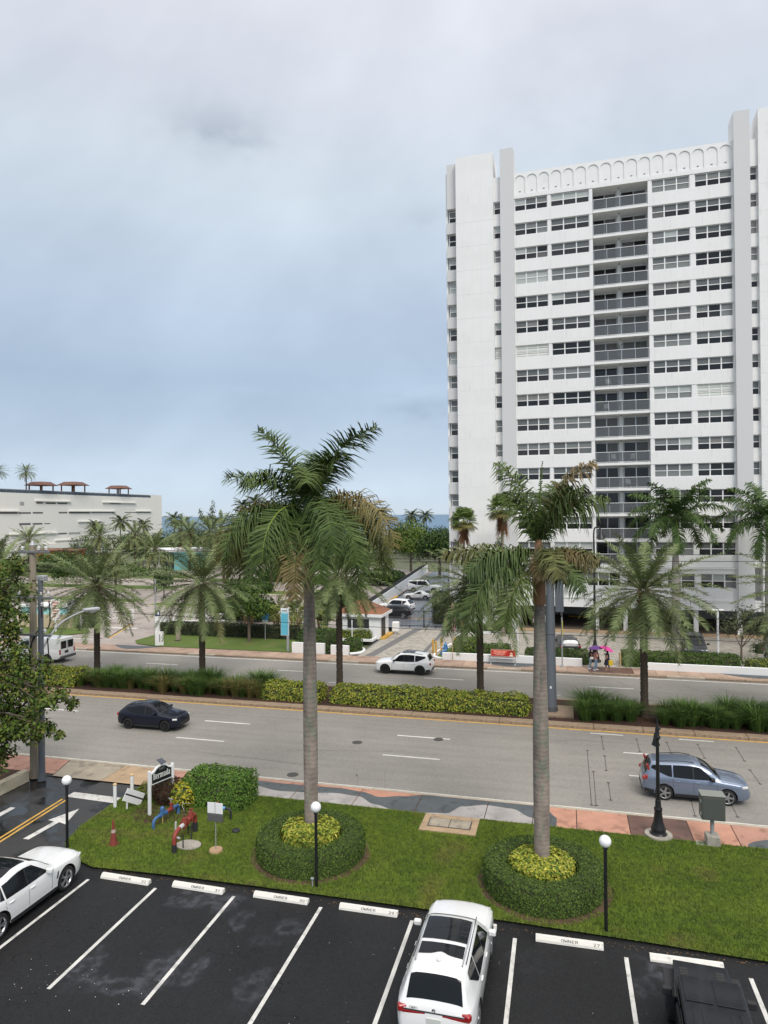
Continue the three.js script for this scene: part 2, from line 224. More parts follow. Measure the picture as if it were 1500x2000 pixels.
  for (const [xa, xb] of [[-7, -1.4], [10.4, 16], [-41, -36]]) { const p = [], q = []; for (let k = 0; k <= 14; k++) { const t = k / 14, x = lerp(xa, xb, t), s = Math.sin(Math.PI * t); p.push([x, -55.38]); q.unshift([x, -55.38 + 1.5 * s + .02]); } part('inlay', flat([...p, ...q], SY + .004, 2), inlayDark, ff); }
  const kf = new THREE.Group(); kf.name = numbered('kerb'); kf.userData = { kind: 'structure' }; scene.add(kf);
  for (let i = 0; i < 34; i++) { const x0 = -58 + i * 2.6; stone(i, x0, x0 + 2.6, -53.1, -53.4, SY + .01, i % 5 ? kerbOld : kerbMat, kf); }
}
// painted lines
const lines = new THREE.Group(); lines.name = 'road_markings'; lines.userData = { kind: 'structure' }; scene.add(lines);
const paint = (name, x0, x1, z0, z1, m, y = RY + .004) => part(name, flat(rect(x0, x1, z0, z1), y, 1.9), m, lines);
paint('edge_line', -120, 120, -29.05, -28.9, roadWhite); paint('edge_line', -120, 120, -39.55, -39.38, yellowPaint); paint('edge_line', -120, 120, -45.45, -45.32, yellowPaint); paint('edge_line', -120, 120, -52.75, -52.6, roadWhite);
for (let i = -4; i < 5; i++) { const x = -20.7 + 11.7 * i; for (const z of [-36.22, -33.12]) paint('lane_dash', x, x + 2.9, z - .07, z + .07, roadWhite); paint('lane_dash', x - 1.2, x + 1.7, -49.47, -49.33, roadWhite); }
for (const x of [1.2, 5.7, 10.2]) paint('lane_dash', x, x + 1.7, -39.06, -38.92, roadWhite);
for (let i = 0; i < 14; i++) paint('lane_dash', -16.7 + 3.82 * i, -15.7 + 3.82 * i, -46.7, -46.56, roadWhite);
for (const [x, w] of [[-6.7, 2.5], [1.0, 1.5]]) for (let k = 0; k < 4; k++) paint('hatch_bar', x + k * .1, x + w - k * .12, -46.35 + k * .26, -46.22 + k * .26, roadWhite);
{ // sealed saw cuts of the vehicle detectors, manholes
  const cut = M(.065, .058, .05, .7); const c = (x0, z0, x1, z1, w = .028) => { const g = flat([[x0 - w / 2, z0], [x0 + w / 2, z0], [x1 + w / 2, z1], [x1 - w / 2, z1]], RY + .006, 1); part('saw_cut', g, cut, lines); };
  for (const a of [[.95, -36.1, .92, -29.4], [1.14, -33.2, 1.1, -29.4], [1.76, -38.5, 1.76, -36.5], [1.76, -35.5, 1.73, -33.5], [1.73, -32, 1.72, -30.1], [3.53, -38.5, 3.51, -36.5], [5, -38.3, 5, -36.6], [6.49, -38.3, 6.47, -36.3], [8.3, -38.3, 8.24, -36.3], [8.19, -35.1, 8.2, -33.4], [4.95, -30.8, 4.85, -29.3], [6.5, -32, 6.45, -29.6], [10, -35, 10, -33], [3.4, -51.4, 4.1, -50.1], [5.6, -51.2, 6.3, -50], [7.8, -51, 8.5, -49.9], [10, -50.8, 10.7, -49.7], [3.2, -48.2, 3.8, -47], [5.3, -48.2, 5.9, -47]]) { c(...a); if (a[1] > -40) for (const e of [0, 2]) part('seal_patch', flat(Array.from({ length: 8 }, (_, i) => [a[e] + .085 * Math.cos(i * .785), a[e + 1] + .06 * Math.sin(i * .785)]), RY + .007, 1), cut, lines); }
  for (const [x, z] of [[-10.8, -34.6], [-6.7, -36.05], [-12.4, -29.6]]) { part('manhole', new THREE.CylinderGeometry(.27, .27, .012, 20).translate(x, RY + .004, z), M(.06, .055, .05, .6), lines); }
  // long hairline cracks in the carriageway
  const R = rng(77); for (const [x, z, n, dx, dz] of [[-19, -31.5, 26, .3, .045], [-26, -37.6, 24, .3, .01], [-8.4, -31.2, 14, .06, .2], [-14, -32.6, 20, .28, -.06], [-3, -37.2, 20, .28, -.02], [-9.6, -30.4, 12, .05, .13]]) { const p = [], q = []; let X = x, Z = z; for (let i = 0; i < n; i++) { p.push([X, Z]); q.unshift([X + .012, Z + .016]); X += dx + (R() - .5) * .12; Z += dz + (R() - .5) * .13; } part('crack', flat([...p, ...q], RY + .005, 1), cut, lines); }
}
const lotLines = new THREE.Group(); lotLines.name = 'lot_markings'; lotLines.userData = { kind: 'structure' }; scene.add(lotLines);
for (const [x0, z0, x1, z1] of [[-15.42, -19.35, -15.4, -14.3], [-12.93, -19.42, -12.86, -14.6], [-10.24, -19.6, -10.18, -14.7], [-7.36, -19.7, -7.33, -14.6], [-4.5, -19.7, -4.46, -14.5], [-1.5, -19.58, -1.47, -14.5], [1.46, -19.46, 1.5, -14.5], [4.48, -19.36, 4.5, -14.3]]) part('stall_line', flat([[x0 - .055, z0], [x0 + .055, z0], [x1 + .055, z1], [x1 - .055, z1]], .005, 1.7), whitePaint, lotLines);
{ // driveway paint: arrows, stop bar, double yellow
  const q = (name, pts, m) => part(name, flat(pts, .009, 1.4), m, lotLines);
  q('stop_bar', [[-20.9, -25.35], [-18.35, -25.3], [-18.3, -24.75], [-20.9, -24.85]], whitePaint);
  q('direction_arrow', [[-19.75, -21.2], [-19.5, -21.2], [-19.42, -22.7], [-19.05, -22.6], [-19.5, -23.95], [-19.98, -22.75], [-19.66, -22.7]], whitePaint);
  q('direction_arrow', [[-22.4, -23.4], [-22.15, -23.4], [-22.12, -22], [-21.8, -22.05], [-22.3, -20.7], [-22.75, -22.1], [-22.42, -22]], whitePaint);
  for (const o of [0, .22]) q('yellow_line', [[-20.92 + o, -24.6], [-20.82 + o, -24.6], [-20.5 + o, -19.6], [-20.6 + o, -19.6]], yellowPaint);
}
// far side: forecourt, entrance drive, car parks
ground('forecourt', flat([[-17.2, -55.4], [60, -55.4], [60, -71.6], [-7.75, -71.9], [-11, -70.5], [-17.4, -70.5]], .03, 8), paverMat);
{
  const bd = new THREE.Group(); bd.name = 'forecourt_bands'; bd.userData = { kind: 'structure' }; scene.add(bd);
  for (const [a, b, w] of [[-16.2, -15.0, .85], [-11.95, -12.15, .4]]) part('band', flat([[a - w / 2, -55.42], [a + w / 2, -55.42], [b + w / 2, -70.2], [b - w / 2, -70.2]], .036, 2), paverBand, bd);
  part('band', flat([[-17.35, -55.6], [-17.2, -55.6], [-17.25, -63.7], [-17.45, -63.7]], .036, 2), paverBand, bd);
  part('walk', slabUV(norm(B().span(-4.8, 22, -.1, .11, -72.4, -70.9).geo()), 2), tanSlab, bd);
}
ground('inner_lot', flat([[-21.6, -70.5], [-11, -70.5], [-11.9, -76], [-11.9, -140], [-27, -140]], .02, 6), CM(.17, .18, .20, 180, { roughness: .42 }));
ground('garage_floor', flat(rect(-5, 24, -84, -71.9), .04, 4), CM(.16, .125, .10, 183));
ground('public_lot', flat([[-190, -55.4], [-23.3, -55.4], [-22, -70], [-27, -140], [-40, -150], [-190, -150]], .02, 14), farLotMat);
ground('verge', flat([[-40.4, -57.6], [-39.2, -56.2], [-36.4, -55.42], [-23.4, -55.42], [-23.4, -61.1], [-40.2, -61.4]], .09, 5), lawnMat);
ground('verge', flat([[-60, -58.6], [-49.4, -58.6], [-47.9, -60.5], [-49.6, -62.6], [-60, -63]], .09, 5), lawnMat);
for (const [x0, x1, z0, z1] of [[-100, -58, -86.5, -82.5], [-55, -40, -83.5, -80.5], [-120, -62, -104, -98], [-58, -36, -100, -95], [-130, -70, -124, -116], [-66, -40, -118, -112]]) { ground('traffic_island', slabUV(norm(new RoundedBoxGeometry(x1 - x0, .2, z1 - z0, 2, .08).translate((x0 + x1) / 2, .06, (z0 + z1) / 2)), 2), kerbMat); ground('verge', flat(rect(x0 + .4, x1 - .4, z0 + .4, z1 - .4), .17, 5), lawnMat); }
{ const g = new THREE.Group(); g.name = 'entrance_markings'; g.userData = { kind: 'structure' }; scene.add(g);
  part('line', flat([[-44.2, -58.4], [-44, -58.4], [-47.2, -66.6], [-47.5, -66.6]], .026, 2), M(.05, .05, .05, .7), g); part('line', flat([[-44.0, -58.4], [-43.8, -58.4], [-47.0, -66.6], [-47.2, -66.6]], .027, 2), yellowPaint, g);
  for (const [x0, z0, n] of [[-49.2, -58.2, 9], [-52.5, -67, 12]]) for (let i = 0; i < n; i++) part('speed_bump', flat(rect(x0 + i * .55, x0 + i * .55 + .36, z0, z0 + .3), .028, 1), M(.03, .03, .03, .7), g);
  part('stop_bar', flat(rect(-49.5, -44.4, -57.9, -57.5), .026, 2), whitePaint, g); part('arrow', flat(rect(-48.5, -44.6, -64.4, -63.7), .026, 2), whitePaint, g);
  for (let i = 0; i < 14; i++) part('bay_line', flat(rect(-98 + i * 4, -97.85 + i * 4, -81.5, -76.5), .026, 2), whitePaint, g);
}
// ---------------------------------------------------------------- the white apartment tower
const greyPaintAndShade = M(.62, .62, .62, .85), frameWhite = M(.80, .80, .79, .5), alu = M(.55, .56, .57, .35, { metalness: .6 }), darkMetal = M(.02, .02, .022, .45), railGlass = P(.44, .465, .485, .06, { transmission: .82, thickness: 0, specularIntensity: .6 });
const stripe = (a, b) => tex(128, 8, (u) => { const k = lerp(a, b, .5 + .5 * Math.sin(u * 6.2832 * 14)) * (.9 + .2 * vnoise(u * 30, 0)); return [k, k * .98, k * .94]; });
const pane = { dark: P(.010, .011, .012, .08), dusk: P(.028, .028, .028, .1), mid: P(.13, .138, .137, .2), grey: P(.20, .21, .205, .25), light: P(.42, .45, .43, .35), curtain: P(1, 1, 1, .3, { map: stripe(.07, .17) }), drape: P(1, 1, 1, .3, { map: stripe(.16, .27) }), shutter: M(.68, .70, .64, .6) };
const tower = thing('apartment_tower', 'tall white apartment tower with arched parapet and a column of balconies', 'building', [3, 0, -72.4], -.0297);
{
  const HD = (k) => 45.03 - 2.57 * k, T = tower, WH = 1.32;
  const wall = (m, n = 'wall') => { const g = m.geo(); slabUV(g, 5); return part(n, g, stuccoMat, T); };
  // core blocks
  wall(B().span(-15.25, -7.87, 0, 47.6, -17, -1.25).span(-7.87, 0, 2.43, 47.2, -17, -.34).span(5.27, 12.94, 2.43, 47.2, -17, -.34).span(12.94, 20.35, 2.43, 47.6, -17, -1.25).span(0, 5.27, 2.43, 47.2, -17, -1.72));
  wall(B().span(-14.01, -10.02, 0, 50.2, -3, .28), 'blind_wall'); wall(B().span(15.09, 19.08, 2.4, 50.28, -3, .28), 'blind_wall');
  // faint pour joints on the blind walls: thin raised strips, groove lines drawn in a darker grey
  for (const x0 of [-14.01, 15.09]) for (let k = 0; k < 18; k++) part('joint', new THREE.BoxGeometry(3.99, .02, .01).translate(x0 + 1.995, HD(k) - 1.9, .283), M(.72, .72, .715, .85), T);
  part('pier', B().span(-9.26, -7.87, 0, 50.24, -2, .5).geo(), greyPaintAndShade, T, 'light grey full-height pier'); part('pier', B().span(12.94, 14.34, 2.4, 50.25, -2, .5).geo(), greyPaintAndShade, T, 'light grey full-height pier');
  part('shade_grey_wall', B().span(-15.13, -14.015, 45.15, 49.97, -3, -.5).geo(), greyPaintAndShade, T); part('shade_grey_wall', B().span(19.09, 20.2, 45.15, 49.97, -3, -.5).geo(), greyPaintAndShade, T);  // setback strips beside the blind walls: their shade put into the grey
  part('side_wall', B().span(-15.33, -15.14, 0, 49.2, -17.2, -1.0).geo(), stuccoMat, T);
  // parapet with seventeen blind arches
  const sh = new THREE.Shape([[-7.87, 45.06], [12.94, 45.06], [12.94, 47.75], [-7.87, 47.75]].map((p) => new THREE.Vector2(...p)));
  for (let i = 0; i < 17; i++) { const c = -7.87 + 1.224 * (i + .5), h = new THREE.Path(); h.moveTo(c - .52, 45.5); h.lineTo(c + .52, 45.5); h.lineTo(c + .52, 46.93); h.absarc(c, 46.93, .52, 0, Math.PI, false); h.lineTo(c - .52, 45.5); sh.holes.push(h); part('scupper', new THREE.BoxGeometry(.18, .05, .08).translate(c, 45.78, -.08), M(.16, .16, .16, .6), T); }
  part('parapet', new THREE.ExtrudeGeometry(sh, { depth: .085, bevelEnabled: false, curveSegments: 14 }).translate(0, 0, -.085), stuccoMat, T, 'parapet of seventeen blind arches');
  part('parapet_panel', B().span(-7.87, 12.94, 45.06, 47.7, -.33, -.085).geo(), stuccoMat, T);
  for (const [a, b] of [[-10.02, -9.26], [14.34, 15.09]]) part('strip_top', B().span(a, b, 45.03, 47.6, -1.2, -.06).geo(), stuccoMat, T);
  // storeys
  const winGeo = {}; const frameOf = (w, h) => { const k = w.toFixed(2) + h.toFixed(2); return winGeo[k] ??= { f: B().span(-w / 2, w / 2, h - .055, h, -.04, .05).span(-w / 2, w / 2, 0, .06, -.04, .07).span(-w / 2, -w / 2 + .055, .06, h - .055, -.04, .05).span(w / 2 - .055, w / 2, .06, h - .055, -.04, .05).span(-w / 2 + .055, w / 2 - .055, h * .49 - .035, h * .49 + .035, -.03, .045).geo(), u: new THREE.PlaneGeometry(w - .1, h * .5 - .08).translate(0, h * .745, 0), l: new THREE.PlaneGeometry(w - .1, h * .5 - .08).translate(0, h * .27, 0), s: B().span(-w / 2 + .05, w / 2 - .05, .06, h - .06, -.01, .0).geo() }; };
  function win(x, y, z, w, h, kind, seed, turn = 0) {
    const q = frameOf(w, h), f = part('window', q.f, frameWhite, T); f.position.set(x, y, z); f.rotation.y = turn;
    let a = 'grey', b = 'dark'; const r = hash(seed, 7, 3), r2 = hash(seed, 9, 5);
    if (kind === 'shutter') { a = b = 'shutter'; } else if (kind === 'light') a = b = 'light';
    else { a = r < .12 ? 'dark' : r < .5 ? 'mid' : r < .82 ? 'grey' : r < .92 ? 'drape' : 'light'; b = r2 < .5 ? 'dark' : r2 < .72 ? 'dusk' : r2 < .82 ? 'mid' : r2 < .92 ? 'curtain' : 'grey'; if (kind === 'night') { a = hash(seed, 2) > .6 ? 'mid' : 'dark'; b = 'dark'; } }
    part('pane', q.u, pane[a], f); part('pane', q.l, pane[b], f);
    if (kind === 'shutter') for (let i = 0; i < 4; i++) part('louvre', new THREE.BoxGeometry(w - .12, .03, .05).translate(0, h * (.16 + .2 * i), .03), frameWhite, f);
  }
  const special = { '3A': 'light', '6A': 'shutter', '8D': 'shutter', '11D': 'night', '3D': 'night', '4A': 'night', '0D': 'x', '14D': 'night', '11A': 'night' };
  for (let k = 0; k < 15; k++) {
    const hd = HD(k), sl = hd - WH, nx = k < 14 ? HD(k + 1) : 6.62;
    for (const [a, b] of [[-7.87, 0], [5.27, 12.94]]) {
      part('spandrel', slabUV(norm(B().span(a, b, nx + .002, sl - .002, -.33, 0).geo()), 5), stuccoMat, T);
      part('sill', new THREE.BoxGeometry(b - a - .06, .05, .12).translate((a + b) / 2, sl + .024, -.07), frameWhite, T);
    }
    for (const [a, b] of [[-4.47, -4.15], [-.33, 0], [5.27, 5.61], [9.1, 9.56], [12.87, 12.94], [-7.87, -7.82]]) part('mullion_pier', new THREE.BoxGeometry(b - a, WH, .29).translate((a + b) / 2, sl + WH / 2, -.18), stuccoMat, T);
    [['A', -7.81, -4.48], ['B', -4.14, -.34], ['C', 5.62, 9.09], ['D', 9.57, 12.86]].forEach(([n, a, b], gi) => { const w = (b - a) / 3, gs = hash(k, gi, 17) * 99 | 0; for (let i = 0; i < 3; i++) win(a + w * (i + .5), sl + .03, -.2, w, WH - .03, special[k + n], hash(k, gi, 4) > .35 ? k * 31 + gi * 7 : k * 97 + gi * 13 + i * 5); });
    // narrow windows beside the piers and at the far left corner
    for (const [a, b, c] of [[-10.02, -9.26, -9.64], [14.34, 15.09, 14.71]]) { part('spandrel', B().span(a, b, nx + .002, sl, -1.2, -.08).geo(), stuccoMat, T); win(c, sl + .02, -.3, .68, WH - .04, k === 6 && c < 0 ? 'shutter' : undefined, k * 53 + (c > 0 ? 2 : 1)); }
    part('spandrel', B().span(-15.2, -14.015, nx, sl - .05, -1.24, -.55).geo(), greyPaintAndShade, T); win(-14.5, sl - .03, -1.0, .95, WH, k === 3 || k === 6 ? 'light' : undefined, k * 71 + 3);  // setback corner spandrels, left and right: shade put into the grey colour
    part('spandrel', B().span(19.09, 20.2, nx, sl - .05, -1.24, -.55).geo(), greyPaintAndShade, T);
    // balcony
    const fl = hd - 2.3, top = k < 14 ? hd : hd;
    part('balcony_slab', B().span(.02, 5.25, fl - .25, fl, -1.72, .03).geo(), stuccoMat, T);
    for (const [a, b] of [[.06, 2.3], [2.83, 5.2]]) for (let i = 0; i < 2; i++) { const w = (b - a) / 2, dm = hash(k, i, 81) < .7 ? pane.dark : pane.curtain, d = part('sliding_door', B().span(-w / 2, -w / 2 + .05, 0, 2.18, 0, .06).span(w / 2 - .05, w / 2, 0, 2.18, 0, .06).span(-w / 2 + .05, w / 2 - .05, 2.12, 2.18, 0, .06).span(-w / 2 + .05, w / 2 - .05, 0, .06, 0, .06).geo(), alu, T); d.position.set(a + w * (i + .5), fl + .02, -1.7); part('pane', new THREE.PlaneGeometry(w - .1, 2.06).translate(0, 1.09, .02), dm, d); }
    part('balcony_column', B().span(2.38, 2.74, fl, hd + .02, -1.7, -1.36).geo(), stuccoMat, T);
    for (const x of [.07, 1.34, 2.64, 3.95, 5.2]) part('railing_post', new THREE.BoxGeometry(.04, 1.06, .04).translate(x, fl + .53, -.04), alu, T);
    part('handrail', B().span(.03, 5.24, fl + 1.06, fl + 1.11, -.08, 0).span(.09, 5.18, fl + .06, fl + .1, -.06, -.02).geo(), frameWhite, T);
    for (const [a, b] of [[.1, 1.31], [1.37, 2.61], [2.67, 3.92], [3.98, 5.17]]) part('glass_panel', B().span(a, b, fl + .1, fl + 1.06, -.045, -.035).geo(), railGlass, T);
    part('ceiling_lamp', new THREE.CylinderGeometry(.09, .09, .1, 10).translate(2.55, hd - .07, -.7), M(.3, .3, .3, .6), T);
  }
  part('balcony_head', B().span(0, 5.27, 45.03, 45.06, -1.72, 0).geo(), stuccoMat, T);
  // podium: ledge, the low window row, ledge, garage head, columns
  part('ledge', B().span(-7.87, 12.94, 6.45, 6.6, -.3, .14).geo(), stuccoMat, T); part('wall', slabUV(norm(B().span(-7.87, 12.94, 5.98, 6.45, -.33, .02).span(-7.87, 12.94, 3.45, 4.55, -.33, .02).span(-7.87, 19.1, 2.41, 3.3, -.33, .02).geo()), 5), stuccoMat, T); part('ledge', B().span(-7.87, 19.1, 3.3, 3.45, -.3, .1).geo(), stuccoMat, T);
  part('wall', B().span(5.2, 5.27, 6.6, 9.3, -1.7, -.34).geo(), stuccoMat, T); part('wall', B().span(0, 5.27, 2.43, 6.45, -1.7, -.335).geo(), stuccoMat, T);
  for (const [a, b] of [[-7.6, -4.4], [-3.78, -1.4], [-.9, 2.3], [2.9, 6.2], [6.7, 9.2], [9.7, 13.0 - .1]]) { const n = Math.round((b - a) / 1.1), w = (b - a) / n; for (let i = 0; i < n; i++) win(a + w * (i + .5), 4.57, -.2, w, 1.4, undefined, 900 + Math.round(a * 10) + i); }
  for (const [a, b] of [[-7.87, -7.6], [-4.4, -3.78], [-1.4, -.9], [2.3, 2.9], [6.2, 6.7], [9.2, 9.7], [12.9, 12.94]]) part('mullion_pier', B().span(a, b, 4.55, 5.98, -.33, 0).geo(), stuccoMat, T);
  for (const x of [-.01, 2.74, 5.45, 9.25, 13.1, 16.6]) part('column', new RoundedBoxGeometry(.42, 2.41, .42, 2, .02).translate(x, 1.205, -.25), frameWhite, T);
  part('garage_wall', B().span(-7.8, 24, 0, 2.42, -11.2, -11).span(-7.87, -7.7, 0, 2.42, -11, .02).geo(), M(.42, .42, .42, .9), T);
  part('garage_ceiling', B().span(-7.8, 22, 2.38, 2.425, -11, -.34).geo(), M(.5, .5, .5, .9), T);
  part('wheel_kerb', B().span(-3, 1.6, .04, .16, -9.2, -9).span(5.6, 9, .04, .16, -9.2, -9).geo(), yellowPaint, T);
  part('yield_sign', new THREE.CylinderGeometry(.34, .34, .03, 3).rotateX(Math.PI / 2).translate(6.6, 1.7, -1.2), M(.25, .02, .02, .5), T);
  part('downpipe', B().bar([-7.95, 0, .6], [-7.95, 2.6, .6], .05, 8).geo(), frameWhite, T);
}
// balcony furniture and plants (the few that show)
{
  const at = (s, k, z) => { const c = Math.cos(.0297), n = Math.sin(.0297); return [3 + s * c + z * -n, 45.03 - 2.57 * k - 2.3, -72.4 + s * n + z * c]; };
  const proto = thing('balcony_chair', 'white slatted chair on the eleventh balcony from the top, left one', 'chair', at(1.9, 10, -.6), .4, 'white balcony chairs');
  B().box(.5, .04, .48, 0, .42, 0).build('seat', frameWhite, proto); B().box(.5, .5, .04, 0, .72, -.24, -.2).build('backrest', frameWhite, proto); for (const [x, z] of [[-.22, -.2], [.22, -.2], [-.22, .2], [.22, .2]]) B().box(.04, .42, .04, x, .21, z).build('leg', frameWhite, proto);
  copyOf(proto, 'white slatted chair on the eleventh balcony from the top, right one', at(3.6, 10, -.6), -.4); copyOf(proto, 'lone white chair on the twelfth balcony from the top', at(3.2, 11, -.6), .2); copyOf(proto, 'white chair on the ninth balcony from the top', at(1.2, 8, -.7), .1); copyOf(proto, 'white chair left of plants on the eighth balcony from the top', at(1.4, 7, -.7), .3);
  const R = rng(5); const plant = (label, p, r, h, col) => { const t = thing('potted_plant', label, 'plant', p, 0, 'balcony plants'), S = new Soup(); for (let i = 0; i < 160; i++) { const a = R() * 6.28, e = R() * 1.4, q = [Math.cos(a) * r * R(), .4 + h * R(), Math.sin(a) * r * R()], d = [Math.cos(a) * .16, .1 * Math.sin(e * 4), Math.sin(a) * .16]; S.tri(q, V.add(q, d), V.add(V.add(q, d, .5), [.06, .03, .05]), [col[0] * (.6 + .8 * R()), col[1] * (.6 + .8 * R()), col[2]]); } part('leaves', S.geo(), leafMat(), t); B().cyl(.14, .18, .4, 0, .2, 0).build('pot', M(.25, .12, .07), t); };
  plant('large leafy plant filling the right of the seventh balcony from the top', at(4.5, 6, -.6), .7, 1.2, [.03, .07, .02]); plant('slim plant at the middle of the seventh balcony from the top', at(2.4, 6, -.5), .3, 1.4, [.05, .06, .03]); plant('yellow-green plant at the left of the ninth balcony from the top', at(.5, 8, -.4), .35, 1, [.09, .11, .02]); plant('small plant at the right of the ninth balcony from the top', at(4.9, 8, -.4), .25, .8, [.1, .11, .02]); plant('bright green bushy plant on the eleventh balcony from the top', at(4.3, 10, -.7), .45, .8, [.02, .13, .03]);
}
// ---------------------------------------------------------------- the big white parking block on the left
{
  const T = thing('parking_garage', 'large windowless white building with slits shaded in by colour and roof garden', 'building', [-153, 0, -196]); const Z = (z) => z + 196;
  const cream = M(.80, .775, .72, .85, { map: tex(512, 512, (u, v) => { const j = (v * 16) % 1 < .05 || (u * 5) % 1 < .01 ? .95 : 1, k = j * (1 + .04 * (fbm(u * 8, v * 8, 4, 8, 190) - .5)); return [k, k, k]; }) }), slit = M(.13, .13, .13, .8), ledgeM = M(.82, .80, .74, .8);  // slit material: recess shade put into one dark colour
  const g = B().span(-75, 0, 0, 19.4, Z(-236), Z(-110)).geo(); slabUV(g, 16); part('wall', g, cream, T); B().span(-75, -.02, 19.4, 20.55, Z(-235.9), Z(-229.2)).build('wall', cream, T);
  B().span(-.6, -.3, 19.4, 20.3, Z(-229), Z(-110)).build('glass_balustrade', P(.05, .07, .09, .15), T); for (let i = 0; i < 40; i++) B().box(.1, .94, .06, -.27, 19.86, Z(-229 + i * 2.9)).build('balustrade_post', M(.2, .22, .24, .4), T);
  B().span(-75, -.62, 20.3, 20.5, Z(-229), Z(-110)).build('roof_deck', M(.4, .38, .34), T);
  for (const [a, b, y] of [[-169.8, -184.8, 17.2], [-200.4, -219.1, 17.25], [-150, -163.7, 14.1], [-184, -207.2, 14.15], [-188.3, -199, 10.75], [-219.2, -228.7, 14.25], [-160, -178.8, 7.4], [-177.8, -196, 5]]) B().span(0, .5, y - .1, y + .22, Z(b), Z(a)).build('ledge', ledgeM, T);
  for (const [a, b, y, h = .5] of [[-170.5, -173.1, 16.65], [-174.2, -178.4, 16.6], [-179.2, -183.5, 16.6], [-150, -163.1, 13.6], [-163.5, -168.2, 13.6], [-168.9, -173, 13.65], [-179.7, -183.5, 13.7], [-184.2, -194.2, 13.7], [-194.8, -206.9, 13.8, .3], [-212.7, -228.4, 13.8, .3], [-163.7, -168.1, 10.35, .6], [-168.9, -172.8, 10.35, .5], [-204.4, -210.4, 16.85, .3], [-220.9, -224.2, 10.5], [-179.3, -183.2, 7.1], [-184, -189.3, 7.05, .7], [-164, -165.6, 16.3, 1.1], [-173.5, -176, 10.35, .3]]) B().span(-.05, .02, y - h / 2, y + h / 2, Z(b), Z(a)).build('slit_shade_and_grille', h > 1 || y === 7.05 ? M(.36, .36, .35) : slit, T);  // dark ones: slit shade put into flat panels; paler ones are grilles
  B().span(-.05, .5, 2.6, 4.2, Z(-200), Z(-150)).build('lower_fascia', ledgeM, T);
  // roof pergolas: hipped copper roofs on posts
  const wood = M(.14, .06, .04, .7);
  const perg = (label, z, w, h) => { const t = thing('roof_pergola', label, 'pergola', [-154.6, 20.4, z], 0, 'pergolas on the white roof'); for (const [x, q] of [[-1, -1], [1, -1], [1, 1], [-1, 1], [0, 0]]) B().box(.3, h, .3, x * w * .36, h / 2, q * w * .36).build('post', wood, t); part('roof', new THREE.CylinderGeometry(w * .42, w * .72, 1.1, 4).rotateY(Math.PI / 4).translate(0, h + .55, 0), wood, t); B().box(w * 1.02, .2, w * 1.02, 0, h + .02, 0).build('eave', wood, t); };
  perg('low brown pergola nearest the roof palms', -174.2, 6.4, 1.6); perg('middle and tallest brown roof pergola', -188.2, 6.8, 2.2); perg('brown roof pergola with planting nearest the sea', -211.6, 6.4, 1.9);
}
// ---------------------------------------------------------------- beach pavilion, orange hut, kiosk
{
  const turq = M(.25, .62, .60, .6), t = thing('beach_pavilion', 'turquoise pavilion under a thin white oval roof on splayed legs', 'pavilion', [-85, 0, -139], .1);
  const s = new THREE.Shape(); s.absellipse(0, 0, 7, 4, 0, Math.PI * 2); part('roof', new THREE.ExtrudeGeometry(s, { depth: .35, bevelEnabled: true, bevelSize: .3, bevelThickness: .2, bevelSegments: 2, curveSegments: 24 }).rotateX(-Math.PI / 2).translate(0, 4.3, 0), frameWhite, t);
  B().span(-.6, 6.2, 0, 4.3, -2.6, 2.6).build('wall', turq, t); B().span(-4.4, -.62, 0, 4.2, -2.4, -2.2).build('back_wall', turq, t); B().span(-4.3, -.7, .1, 3.4, -.06, 0).build('shade_pane', P(.2, .24, .24, .06, { transmission: .6, thickness: 0 }), t); for (const [a, b] of [[-5.6, -5], [-4.2, -4.6]]) B().bar([a, 4.3, 2.4], [b, 0, 2.2], .12, 8).build('leg', frameWhite, t); B().cyl(.5, .3, .6, 0, 4.9, 0).build('vent', M(.5, .3, .2), t);  // tinted pane added in the open bay, standing in for its shade
  const o = thing('orange_hut', 'small orange hut below the white garage', 'hut', [-137, 0, -160], .2); B().span(-7, 7, 0, 3, -2, 2).build('wall', M(.42, .13, .03), o); B().box(15, .4, 5, 0, 3.2, 0).build('roof', M(.25, .12, .07), o); B().span(.5, 3.5, .3, 2.4, 2, 2.05).build('opening', M(.04, .02, .02), o); B().span(4, 7.05, 0, 2.9, 1.9, 2.1).build('panel', M(.22, .05, .03), o);  // hut opening is a flat dark panel, inner shade put into its colour
  const k = thing('ticket_kiosk', 'tan kiosk with a pale turquoise window band at the car park entrance', 'kiosk', [-55.2, 0, -63.5], .05); B().span(-3.2, 3.2, 0, 1.5, -1.2, 1.2).build('wall', M(.52, .42, .28), k); B().span(-3, 2.4, 1.5, 2.3, -1, 1).build('window_band', P(.35, .68, .70, .2), k); B().span(2.4, 3.2, 1.5, 3, -.5, .5).build('pillar', M(.35, .35, .36), k); B().span(-3.3, 2.5, 2.3, 2.5, -1.3, 1.3).build('roof', frameWhite, k);
  // truss barriers
  const bar = (label, p, turn, L) => { const b = thing('barrier_arm', label, 'barrier', p, turn, 'white truss barriers'), m = B().box(L, .1, .1, L / 2, 1.35, 0).box(L, .1, .1, L / 2, .65, 0); for (let i = 0; i < 6; i++) { const x = i * L / 6; m.bar([x, .65, 0], [x + L / 12, 1.35, 0], .04).bar([x + L / 12, 1.35, 0], [x + L / 6, .65, 0], .04); } m.build('truss', frameWhite, b); B().box(.14, 1.5, .14, 0, .75, 0).build('post', frameWhite, b); B().box(.14, 1.3, .14, L, .65, 0).build('post', frameWhite, b); };
  bar('white truss barrier beside the car park entrance hedge', [-50.6, .02, -62.6], 1.22, 6.4); bar('white truss barrier half hidden behind the dark hedge', [-41.5, .02, -66], .25, 6);
}
